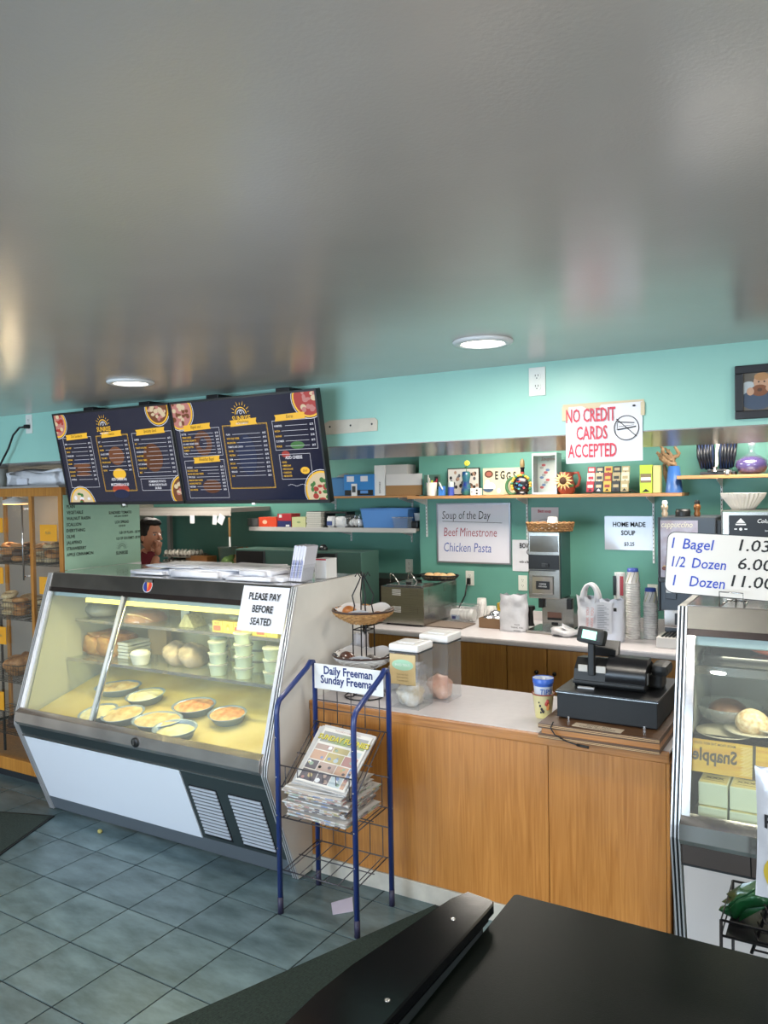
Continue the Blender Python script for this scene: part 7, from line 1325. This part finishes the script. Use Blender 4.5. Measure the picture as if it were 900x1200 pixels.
g.box(.205, .215, .0, .115, -.011, -.0108, mat('sticker_dark', '#4a3c20', .5), 0, X); t.p('print', g); t.done()
# sandwich boxes etc. in the case
SBX = mat('butter_box', '#d6c987', .45, var=.06, vscale=10); SBW = mat('box_side_pale', '#d4d8b8', .4)
for r in range(3):
    for c in range(5):
        for lv in range(2 if r < 2 else 1):
            x0 = ya+.05+.105*c; y0 = 3.02+.17*r+(.012*lv); z0 = .652+.085*lv
            t = T('pastry_box', ('upper' if lv else 'bottom')+' cream carton in the right case, row '+('nearest the glass', 'in the middle', 'at the back')[r]+', '+ORD[c]+' column', 'carton', 'cream cartons in the right case '+str(r)+str(lv))
            g = G(); g.box(x0, x0+.098, y0, y0+.155, z0, z0+.082, SBW, .003); t.p('carton', g); g = G(); g.box(x0+.004, x0+.094, y0+.004, y0+.151, z0+.0822, z0+.0832, SBX); X = Matrix.Translation((x0+.049, y0+.05, z0+.0836)); g.text('XXX', .026, INKBK, X, 'CENTER', 1.1, .03); g.add([(.04*math.cos(2*PI*k/16), .055+.014*math.sin(2*PI*k/16), 0) for k in range(16)], [tuple(range(16))], mat('carton_oval', '#9a9880', .5), False, X); g.box(-.035, .035, -.02, -.0185, 0, .0005, INKBK, 0, X); t.p('print', g); t.done()
for i, px in enumerate((855, 882, 910)):
    x = atY(px, 830, 3.28).x; 
    if i == 0: pass
x = atY(845, 835, 3.3).x; t = T('glass_bowl', 'wide glass bowl on the middle shelf of the right case', 'bowl'); g = G(); g.lathe([(.06, 0), (.10, .03), (.125, .075), (.122, .077), (.095, .035), (.05, .006), (.001, .006)], glass('bowl_glass', (.8, .84, .84), 1, .05, .18), 26, (x+.02, 3.35, .956)); t.p('bowl', g); t.done()
blob('round_loaf', 'brown loaf lying in the glass bowl', 'bread', (x+.02, 3.35, .966), (.075, .07, .05), mat('loaf_dark', '#6a4630', .5, col2='#8f6a48', vscale=20), .15, 14)
x = atY(881, 838, 3.22).x; blob('bagged_roll', 'round speckled roll in clear film on the middle shelf', 'bread', (x, 3.24, .956), (.062, .06, .055), mat('speckled_roll', '#b08a5a', .3, col2='#e0d0a8', vscale=60, bump=.5, bscale=40), .12, 14)
for k in range(3):
    x = atY(850+22*k, 838, 3.22).x; g = G(); g.lathe([(.06, .0), (.10, .008), (.102, .011), (.06, .003), (.001, .003)], mat('plate_cream', '#b9b29c', .35), 24, (x+.03*k, 3.20+.03*k, .9562+.012*k)); one('plate', g, ('left', 'middle', 'right')[k]+' shallow plate overlapping on the middle shelf of the right case', 'plate')
x = atY(850, 775, 3.35).x; g = G(); g.box(x-.08, x+.5, 3.28, 3.55, 1.192, 1.235, mat('tray_black_film', '#26282a', .12, coat=1), .015); one('black_tray', g, 'black film covered tray on the top shelf of the right case', 'tray')
x = atY(893, 755, 3.32).x; blob('meat_pack', 'reddish wrapped pack on the black tray', 'food', (x+.05, 3.38, 1.236), (.10, .07, .025), mat('meat_pack_red', '#9c5238', .3, var=.15, vscale=20), .1, 10)
g = G(); g.box(ya+.22, ya+.50, 3.50, 3.60, 1.236, 1.33, mat('pale_carton', '#a7a595', .5), .003); one('pale_carton', g, 'pale carton standing behind the black tray', 'carton')
# price whiteboard on the case, with wire easel
ptl, ptr, pbl = atY(789, 618, 2.99), atY(905, 627, 2.99), atY(775, 694, 2.99)
zlo, zhi = 1.497, 1.735; xl = pbl.x-.025; Wd = .66
t = T('price_whiteboard', 'white board with handwritten bagel prices standing on the right case', 'whiteboard')
X = frame((xl, 3.165, 1.485), (1, 0, -.045), (.12, .10, 1)); Hh = .235
def rrect(w, h, r, n=6): return [(cx+r*math.cos(a0+PI/2*k/n), cy+r*math.sin(a0+PI/2*k/n)) for (cx, cy, a0) in ((w-r, h-r, 0), (r, h-r, PI/2), (r, r, PI), (w-r, r, 1.5*PI)) for k in range(n+1)]
g = G(); g.prism(rrect(Wd, Hh, .03), 'z', -.008, -.002, BLACK, X=X); t.p('backing', g); g = G(); g.prism([(x+.003, y+.003) for x, y in rrect(Wd-.006, Hh-.006, .028)], 'z', -.002, 0, mat('whiteboard_warm', '#d2d0cc', .22), X=X); t.p('board', g); g = G()
def hw(s_, x, y, sz, m, al='LEFT', sx=.85): g.text(s_, sz, m, X @ Matrix.Translation((x, y, .001)), al, sx, .008, shear=.15)
hw('1', .018, .172, .058, BLUEI); hw('Bagel', .058, .172, .056, BLUEI, sx=.95); hw('1/2', .022, .102, .056, BLUEI, sx=.8); hw('Dozen', .095, .102, .054, BLUEI); hw('1', .03, .030, .058, BLUEI); hw('Dozen', .090, .032, .056, BLUEI)
hw('1.03', .255, .178, .060, INKBK, sx=1.15); hw('6.00', .255, .110, .060, INKBK, sx=1.15); hw('11.00', .235, .045, .060, INKBK, sx=1.15); t.p('handwriting', g); t.done()
q = atY(855, 703, 3.13); g = G(); zc = 1.446; g.tube([(q.x-.035, 3.135, zc), (q.x-.035, 3.13, zc+.055), (q.x+.045, 3.13, zc+.053), (q.x+.048, 3.135, zc)], .003, CHROME, 6); g.tube([(q.x-.035, 3.135, zc), (q.x-.03, 3.32, zc), (q.x+.04, 3.32, zc), (q.x+.048, 3.135, zc)], .003, CHROME, 6); g.tube([(q.x, 3.32, zc), (q.x, 3.20, zc+.22)], .003, CHROME, 6); one('wire_easel', g, 'small wire easel holding the price whiteboard', 'easel')
g = G(); x = q.x+.12
for k in range(3): g.box(x+.05*k, x+.042+.05*k, 3.19, 3.30, 1.4445, 1.465, mat('lid_items_%d' % k, ('#3d4148', '#6a7894', '#4a3b3a')[k], .4), .004)
one('stationery_tray', g, 'low dark stationery on the case top under the whiteboard', 'tray')
# ================================================================== NEWSPAPER RACK
BLR = mat('rack_blue_enamel', '#22356e', .3, var=.08, vscale=12, coat=.3); WR = mat('rack_wire', '#57555a', .4, .6)
LX, RX = -2.218, -1.81; FYR, BYR = 2.79, 3.086; ZF, ZBK = .935, 1.095
t = T('newspaper_rack', 'blue tube newspaper rack with three wire shelves', 'rack')
for x in (LX, RX):
    g = G(); P = [(x, FYR, 0), (x, FYR, ZF-.03), (x, FYR+.006, ZF), (x, FYR+.02, ZF+.025), (x, BYR-.06, ZBK-.03), (x, BYR-.035, ZBK-.008), (x, BYR-.012, ZBK-.012), (x, BYR, ZBK-.04), (x, BYR, 0)]; g.tube(P, .0125, BLR, 10)
    fo = t.p('side_tube', g)
    for y in (FYR, BYR): g = G(); g.tube([(x, y, .0), (x, y, .075)], .0132, mat('rust_foot', '#2e2c44', .55), 10); t.p('worn_foot', g, parent=fo)
def wsh(yf, zf, yb, zb, lip, back):
    g = G(); g.tube([(LX, yf, zf), (RX, yf, zf)], .0032, WR, 6); g.tube([(LX, yb, zb), (RX, yb, zb)], .0032, WR, 6); g.tube([(LX, yf, zf+lip), (RX, yf, zf+lip)], .003, WR, 6) if lip else None
    for x in (LX+.013, RX-.013): g.tube([(x, yf, zf), (x, yb, zb)], .0032, WR, 6)
    for k in range(6):
        x = LX+(RX-LX)*(k+.5)/6; g.tube([(x, yf, zf+lip), (x, yf, zf), (x, yb, zb), (x, yb, zb+back)], .0024, WR, 5)
    g.tube([(LX, yb, zb+back), (RX, yb, zb+back)], .0032, WR, 6); g.tube([(LX, (yf+yb)/2, (zf+zb)/2-.001), (RX, (yf+yb)/2, (zf+zb)/2-.001)], .0028, WR, 5); t.p('wire_shelf', g)
wsh(2.80, .575, 3.07, .80, .095, .0); wsh(2.80, .435, 3.07, .455, .0, .14); wsh(2.80, .195, 3.07, .225, .0, .14)
g = G(); g.tube([(LX, BYR, .86), (RX, BYR, .86)], .003, WR, 6); g.tube([(LX, BYR, .90), (RX, BYR, .90)], .003, WR, 6)
for k in range(5): x = LX+.05+(RX-LX-.10)*k/4; g.tube([(x, BYR, .80), (x, BYR, .95)], .0024, WR, 5)
t.p('back_wires', g); g = G()
for z in (.30, .45, .62, .80):
    for x in (LX, RX): g.ell((x+.013, BYR-.0, z), (.003, .004, .004), CHROME, 6, 4); g.ell((x+.0, FYR-.013, z), (.004, .003, .004), CHROME, 6, 4)
t.p('rivets', g, kind='stuff'); t.done()
pa, pb = atY(371, 777, 3.072), atY(449, 815, 3.072)
t = T('newspaper_sign', 'white placard reading Daily Freeman Sunday Freeman on the rack', 'sign'); z1_ = atY(371, 777, 3.07).z; z0_ = atY(371, 806, 3.07).z; g = G(); g.box(LX+.014, RX-.014, 3.064, 3.069, z0_, z1_, WHITE, .001); t.p('placard', g); g = G(); 
for s_, z in (('Daily Freeman', z0_+.074), ('Sunday Freeman', z0_+.030)): g.text(s_, .053, mat('freeman_blue', '#1f2f6b', .5), fwall((LX+RX)/2+.0, 3.0632, z), 'CENTER', .88, .028)
t.p('lettering', g); t.done()
# newspapers
NP = mat('newsprint', '#c6c3bf', .8, var=.04, vscale=30); rr = random.Random(12)
CC = [mat('comic_%d' % i, c, .7) for i, c in enumerate(('#8494b5', '#b09c92', '#93a592', '#b5a87c', '#ab8580', '#6a6468', '#b5c0c2', '#c2a08a'))]
def comic(g, w, h, X, zz, mast=True):
    g.box(.01, w-.01, .01, h-.012, zz, zz+.0002, mat('news_ink_base', '#d8d4cc', .8), 0, X)
    if mast:
        g.box(.02, w-.02, h-.085, h-.03, zz+.0002, zz+.0005, mat('masthead', '#8fa06a', .7, col2='#a99ac0', vscale=9), 0, X); g.text('SUNDAY FUNNIES', .036, mat('mast_yellow', '#cfc24a', .6), X @ Matrix.Translation((w/2, h-.072, zz+.0012)), 'CENTER', .95, .03); g.text('SUNDAY FUNNIES', .036, INKBK, X @ Matrix.Translation((w/2+.0015, h-.0735, zz+.0008)), 'CENTER', .95, .045)
        g.text('THE SUNDAY COMIC SECTION', .010, CC[4], X @ Matrix.Translation((w/2, h-.022, zz+.0008)), 'CENTER', 1, .01)
    y = .02
    while y < h-.10:
        hh = rr.uniform(.045, .07); hh = min(hh, h-.092-y) if mast else hh; x = .018
        while x < w-.03:
            ww = min(rr.uniform(.05, .11), w-.018-x); c_ = rr.choice(CC); g.box(x, x+ww-.004, y, y+hh-.005, zz+.0003, zz+.0006, c_, 0, X)
            for k in range(3): cx_, cy_ = x+rr.uniform(.01, max(.011, ww-.015)), y+rr.uniform(.01, hh-.012); r_ = rr.uniform(.006, .014); g.add([(cx_+r_*math.cos(2*PI*q/9), cy_+r_*.8*math.sin(2*PI*q/9), zz+.0007+.00012*k) for q in range(9)], [tuple(range(9))], rr.choice(CC+[WHITE, WHITE, INKBK]), False, X)
            x += ww
        y += hh
# sloped paper on top shelf
sl_ = Vector((0, .27, .225)).normalized(); nrm = Vector((0, -.225, .27)).normalized()
def slope_frame(x, off, rot=0): 
    o_ = Vector((x, 2.812, .588))+nrm*off; return frame(o_, (math.cos(rot), math.sin(rot)*sl_.y, math.sin(rot)*sl_.z), (-math.sin(rot), sl_.y*math.cos(rot), sl_.z*math.cos(rot)))
for k in range(3):
    X = slope_frame(LX+.06+.012*k, .004+.011*k, -.03*k); w_, h_ = .285, .30
    t = T('newspaper', ('lowest', 'middle', 'topmost, colourful Sunday comics front, of the')[k]+(' newspaper' if k < 2 else ' newspapers')+' on the sloped top shelf of the rack', 'newspaper')
    g = G()
    for q in range(4): g.grid(lambda u, v: (w_*u, h_*v*(1-.003*q)+.002*q, .0025*q+.002*math.sin(u*5)*v), 6, 3, NP, X=X)
    g.box(0, w_, 0, .004, 0, .009, NP, .001, X); t.p('pages', g)
    if k == 2: g = G(); comic(g, w_, h_, X, .0125); t.p('print', g)
    t.done()
zz = .4605
for k in range(13):
    w_, h_ = .31+rr.uniform(-.008, .008), .265; ox, oy, rt = rr.uniform(-.014, .014), rr.uniform(-.016, .012), rr.uniform(-.06, .06); tilt = .04
    X = Matrix.Translation((LX+.055+ox, 2.775+oy, zz)) @ Matrix.Rotation(rt, 4, 'Z') @ Matrix.Rotation(tilt, 4, 'X'); th = .0085
    t = T('newspaper', ('topmost comic printed newspaper of the pile on the middle rack shelf' if k == 12 else ORD[12-k]+' newspaper from the top of the pile on the middle rack shelf'), 'newspaper', None if k == 12 else 'newspaper pile on the middle shelf'); g = G(); sd = rr.random()*9
    for q in range(4):
        g.grid(lambda u, v: (w_*u+.004*math.sin(v*9+q+sd), h_*v+.005*math.sin(u*8+q*2+sd), .0022*q+.0035*math.sin(u*7+sd+q)*(1-v)+.002), 8, 4, NP, X=X)
    g.box(0, w_, -.001, .010, .0, .0075, NP, .002, X); t.p('pages', g); g = G()
    if k == 12: comic(g, w_, h_, X @ Matrix.Translation((0, 0, .013)), 0, False)
    else:
        x = .01
        while x < w_-.03: ww = rr.uniform(.012, .04); g.box(x, x+ww, -.0016, -.001, .001, .0065, rr.choice(CC), 0, X); x += ww+rr.uniform(.006, .03)
        y = .01
        while y < h_-.03: ww = rr.uniform(.012, .04); g.box(w_+.001, w_+.0025, y, y+ww, .001, .0065, rr.choice(CC), 0, X); y += ww+rr.uniform(.01, .03)
    t.p('print', g); t.done(); zz += .0105
# floor things
p4 = [atZ(*q, .002) for q in ((388, 1058), (413, 1052), (414, 1068), (390, 1072))]; g = G(); g.add([(p.x, p.y, .0015+.004*(i == 1)) for i, p in enumerate(p4)]+[(p.x, p.y, .0025+.004*(i == 1)) for i, p in enumerate(p4)], [(0, 1, 2, 3), (7, 6, 5, 4), (0, 4, 5, 1), (1, 5, 6, 2), (2, 6, 7, 3), (3, 7, 4, 0)], mat('receipt_lilac', '#c9c6dc', .7)); one('paper_slip', g, 'small white slip of paper on the tiles under the newspaper rack', 'paper')
p = atZ(117, 976, 0); blob('crumb', 'small yellowish crumb on the tiles before the deli case', 'crumb', (p.x, p.y, .0005), (.016, .013, .012), mat('crumb_yellow', '#a39a5a', .8), .3, 60, seg=10, rings=7)
RUG = mat('green_ribbed_mat', '#28352f', .95, var=.3, vscale=90, bump=.6, bscale=260); RUGE = mat('rubber_edge', '#191d1c', .7)
def rug(name, poly, label, ribs=None):
    t = T(name, label, 'mat'); g = G(); g.prism(poly, 'z', .0005, .007, RUGE); t.p('rubber_backing', g)
    c = Vector((sum(p[0] for p in poly)/len(poly), sum(p[1] for p in poly)/len(poly))); 
    ins = []
    for p in poly: d = Vector(p)-c; ins.append(tuple(c+d*(1-.022/d.length)))
    g = G(); g.prism(ins, 'z', .007, .010, RUG); t.p('carpet', g)
    if ribs:
        g = G(); a0, a1, n = ribs
        for k in range(n):
            u = k/n; p = Vector(ins[0]).lerp(Vector(ins[3]), u); q = Vector(ins[1]).lerp(Vector(ins[2]), u); dd = (q-p).normalized(); nn = Vector((-dd.y, dd.x))*.0032
            g.add([(p.x-nn.x, p.y-nn.y, .010), (q.x-nn.x, q.y-nn.y, .010), (q.x, q.y, .0128), (p.x, p.y, .0128), (p.x+nn.x, p.y+nn.y, .010), (q.x+nn.x, q.y+nn.y, .010)], [(0, 1, 2, 3), (3, 2, 5, 4)], RUG)
        t.p('ribs', g, kind='stuff')
    return t.done()
e0, e1 = atZ(150, 1222, 0), atZ(514, 1060, 0); d_ = Vector((e1.x-e0.x, e1.y-e0.y)).normalized(); nn = Vector((d_.y, -d_.x)); A = Vector((e0.x, e0.y))-d_*.4; B = Vector((e1.x, e1.y))-d_*.02
rug('floor_mat', [tuple(A), tuple(B), tuple(B+nn*.9), tuple(A+nn*.9)], 'dark green ribbed floor mat running under the black table', (0, 1, 90))
m1_, m2_, m3_ = atZ(64, 957, 0), atZ(0, 1003, 0), atZ(0, 939, 0); d2 = Vector((m2_.x-m1_.x, m2_.y-m1_.y)).normalized(); A = Vector((m1_.x, m1_.y)); n2 = Vector((d2.y, -d2.x)); B = A+d2*1.9
d3 = Vector((m3_.x, m3_.y))-Vector((atZ(68, 944, 0).x, atZ(68, 944, 0).y)); A2 = A+d3.normalized()*1.2
rug('floor_mat', [tuple(A), tuple(B), tuple(B+d3.normalized()*1.2), tuple(A2)], 'dark mat on the floor at the left edge of the photo, beside the bread cabinet')
# ================================================================== TABLE, BENCH CAP, CHIP STAND
TB = mat('black_table_laminate', '#080d0b', .3, var=.2, vscale=300, bump=.10, bscale=500, spec=.10); TBE = mat('table_edge_black', '#101214', .35)
tzv = .745; c0 = atZ(603, 1047, tzv)
t = T('dining_table', 'large dark green black dining table in the foreground', 'table'); g = G(); X = Matrix.Translation((c0.x, c0.y, 0)) @ Matrix.Rotation(.0, 4, 'Z')
pl_ = [(p[0], p[1]-1.30) for p in rrect(.95, 1.30, .014)]; g.prism(pl_, 'z', tzv-.028, tzv-.003, TBE, X=X); g.prism([(p[0]*.997+.0015, p[1]*.997-.0015) for p in pl_], 'z', tzv-.003, tzv, TB, X=X); t.p('table_top', g)
g = G(); g.lathe([(.30, 0), (.30, .015), (.05, .05), (.04, .08), (.04, tzv-.06), (.12, tzv-.0285)], BLKM, 24, (c0.x+.47, c0.y-.65, .012)); g.V = [(v[0], v[1], min(v[2], tzv-.0285)) for v in g.V]; t.p('pedestal', g); t.done()
bzv = .80; q0, q1 = atZ(582, 1055, bzv), atZ(451, 1200, bzv)
Lp = [atZ(px, py, bzv) for px, py in ((331, 1200), (368, 1164), (411, 1130), (457, 1099), (500, 1070), (528, 1052))]
t = T('bench_back', 'glossy black curved bench back cap with two screws left of the table', 'bench'); gl = mat('black_gloss_lacquer', '#07080a', .16, spec=.35, bump=.03, bscale=12)
poly = [(q1.x, q1.y-.55), (q1.x, q1.y), (q0.x, q0.y-.02), (q0.x-.006, q0.y-.006), (q0.x-.02, q0.y)]+[(p.x, p.y) for p in (atZ(548, 1044, bzv),)]+[(p.x, p.y) for p in reversed(Lp)]+[(Lp[0].x+.005, Lp[0].y-.3), (Lp[0].x+.03, Lp[0].y-.55)]
g = G(); g.prism(poly, 'z', bzv-.026, bzv-.004, gl); c = Vector((sum(p[0] for p in poly)/len(poly), sum(p[1] for p in poly)/len(poly))); pin = []
def inset(poly, d):
    n = len(poly); ar = sum(poly[i][0]*poly[(i+1) % n][1]-poly[(i+1) % n][0]*poly[i][1] for i in range(n)); sg = 1 if ar > 0 else -1; out = []
    for i in range(n):
        p0, p1, p2 = Vector(poly[i-1]), Vector(poly[i]), Vector(poly[(i+1) % n]); a = (p1-p0).normalized(); b = (p2-p1).normalized(); n1 = Vector((-a.y, a.x))*sg; n2_ = Vector((-b.y, b.x))*sg; m_ = (n1+n2_); m_ = m_.normalized(); out.append(tuple(p1+m_*d/max(.5, m_.dot(n1))))
    return out
pin = inset(poly, .004); n = len(poly); g.add([(x, y, bzv-.004) for x, y in poly]+[(x, y, bzv) for x, y in pin], [(i, (i+1) % n, n+(i+1) % n, n+i) for i in range(n)]+[tuple(range(n, 2*n))], gl); t.p('cap', g)
g = G(); g.prism(inset(poly, .014), 'z', bzv-.05, bzv-.026, gl); t.p('under_moulding', g); g = G(); ip = inset(poly, .03); g.prism(ip, 'z', .013, bzv-.05, mat('bench_panel', '#1a1d1e', .4)); t.p('back_panel', g)
for (px, py) in ((531, 1077), (454, 1172)): p = atZ(px, py, bzv); g = G(); g.lathe([(.0065, .0), (.0065, .0012), (.003, .0016), (.002, .0006), (.001, .0006)], CHROME, 16, (p.x, p.y, bzv)); t.p('screw', g)
t.done()
# chip stand beyond the table
t = T('chip_stand', 'black wire snack stand behind the right end of the table', 'stand'); CYs = 2.42; A = atY(845, 1078, CYs); B = atY(900, 1092, CYs)
g = G(); x0 = A.x; x1 = x0+.42; y0, y1 = CYs, CYs+.26
for z in (A.z, A.z-.045): g.tube([(x0, y0, z), (x1, y0, z), (x1, y1, z), (x0, y1, z)], .004, BLKM, 6, True)
for (x, y) in ((x0, y0), (x1, y0), (x1, y1), (x0, y1)): g.tube([(x, y, 0), (x, y, A.z)], .005, BLKM, 6)
t.p('base_frame', g); g = G(); C_ = atY(880, 1095, CYs+.04); D_ = atY(900, 1040, CYs+.05); ux = Vector((D_.x-C_.x, 0, D_.z-C_.z)).normalized()
zt = 1.0
for y in (CYs+.05, CYs+.22):
    g.tube([(C_.x, y, C_.z-.06), (C_.x+ux.x*.2, y, C_.z-.06+ux.z*.2), (C_.x+ux.x*.24, y, C_.z+.6)], .005, BLKM, 6)
for k in range(8): z = C_.z-.02+.028*k; xx = C_.x+ux.x*.03*k; g.tube([(xx, CYs+.05, z), (xx+.012, CYs+.02, z-.012), (xx+.10, CYs+.02, z-.012), (xx+.15, CYs+.05, z)], .0032, BLKM, 6)
t.p('wire_column', g); g = G(); g.box(x0+.01, x1-.01, y0+.01, y1-.01, A.z-.052, A.z-.048, BLKM); t.p('bottom_shelf', g); t.done()
# green bag lying in the stand
q = atY(868, 1082, CYs+.10); t = T('snack_bag', 'dark green snack bag lying in the base of the chip stand', 'snack bag'); g = pack(-.085, .085, -.05, .05, -.024, .03, mat('green_foil_bag', '#124d28', .35, .3, bump=.5, bscale=20, coat=.3), .022); zz_ = min(v[2] for v in g.V); X = Matrix.Translation((q.x+.03, CYs+.13, A.z+.02)) @ Matrix.Rotation(-.7, 4, 'Y'); g.V = [tuple(X @ Vector(v)) for v in g.V]; g.V = [(v[0], v[1], max(v[2], A.z-.0475)) for v in g.V]; t.p('bag', g); t.done()
# hanging white/yellow chip bag
def chipbag(cx, cy, z0, w_, h_, d_, m_list, label, lines, rz=0):
    t = T('chip_bag', label, 'chip bag'); X = Matrix.Translation((cx, cy, z0)) @ Matrix.Rotation(rz, 4, 'Z'); g = G(); nu, nv = 12, 20
    def f(s_):
        def q(u, v): e = math.sin(PI*min(max(v, 0), 1))**.6; wd = w_*(1-.06*math.sin(PI*v)); b = math.sin(PI*u)**.7; return ((u-.5)*wd, s_*(d_*b*e)+.004*noise.noise(Vector((u*7, v*9, s_)))*1.5, h_*v)
        return q
    for s_ in (-1, 1): g.grid((lambda F: (lambda u, v: F(u if s_ < 0 else 1-u, v)))(f(s_)), nu, nv, m_list[0], X=X)
    t.p('bag', g); g = G(); F = f(-1)
    for (s0, y, sz, m, sx) in lines:
        V_, F_ = text_mesh(s0, .03); ww = max(v[0] for v in V_)
        V2 = []
        for v in V_: u = .5+(v[0]-ww/2)*sz*sx/w_; vv = y+v[1]*sz/h_; p = F(u, vv); V2.append((p[0], p[1]-.004, p[2]))
        g.add(V2, F_, m, False, X)
    n_ = 24
    for (cu, cv, ru, rv, m) in m_list[1]:
        V2 = []; 
        for rr_ in (0, .5, 1):
            for k in range(n_): a_ = 2*PI*k/n_; p = F(min(max(cu+ru*rr_*math.cos(a_), .01), .99), min(max(cv+rv*rr_*math.sin(a_), .01), .99)); V2.append((p[0], p[1]-.0025, p[2]))
        g.add(V2, [(j*n_+k, j*n_+(k+1) % n_, (j+1)*n_+(k+1) % n_, (j+1)*n_+k) for j in range(2) for k in range(n_)], m, True, X)
    t.p('print', g); return t.done()
q = atY(884, 960, CYs-.03); zb_ = atY(895, 1048, CYs-.03).z; zt_ = atY(895, 905, CYs-.03).z
chipbag(q.x+.098, CYs-.045, zb_, .19, zt_-zb_+.02, .035, [mat('chipbag_silver', '#c9cad0', .25, .2, bump=.3, bscale=18), [(.55, .60, .36, .16, mat('chip_oval_white', '#dcdce0', .3)), (.5, .22, .40, .18, mat('chip_yellow', '#b8a03a', .35)), (.3, .74, .10, .03, mat('chip_teal', '#7fa8a0', .4))]], 'silver white chip bag with a black lettered band at the right edge', [('PEPPER', .56, .050, INKBK, .95), ('kettle', .49, .022, INKBK, 1)])
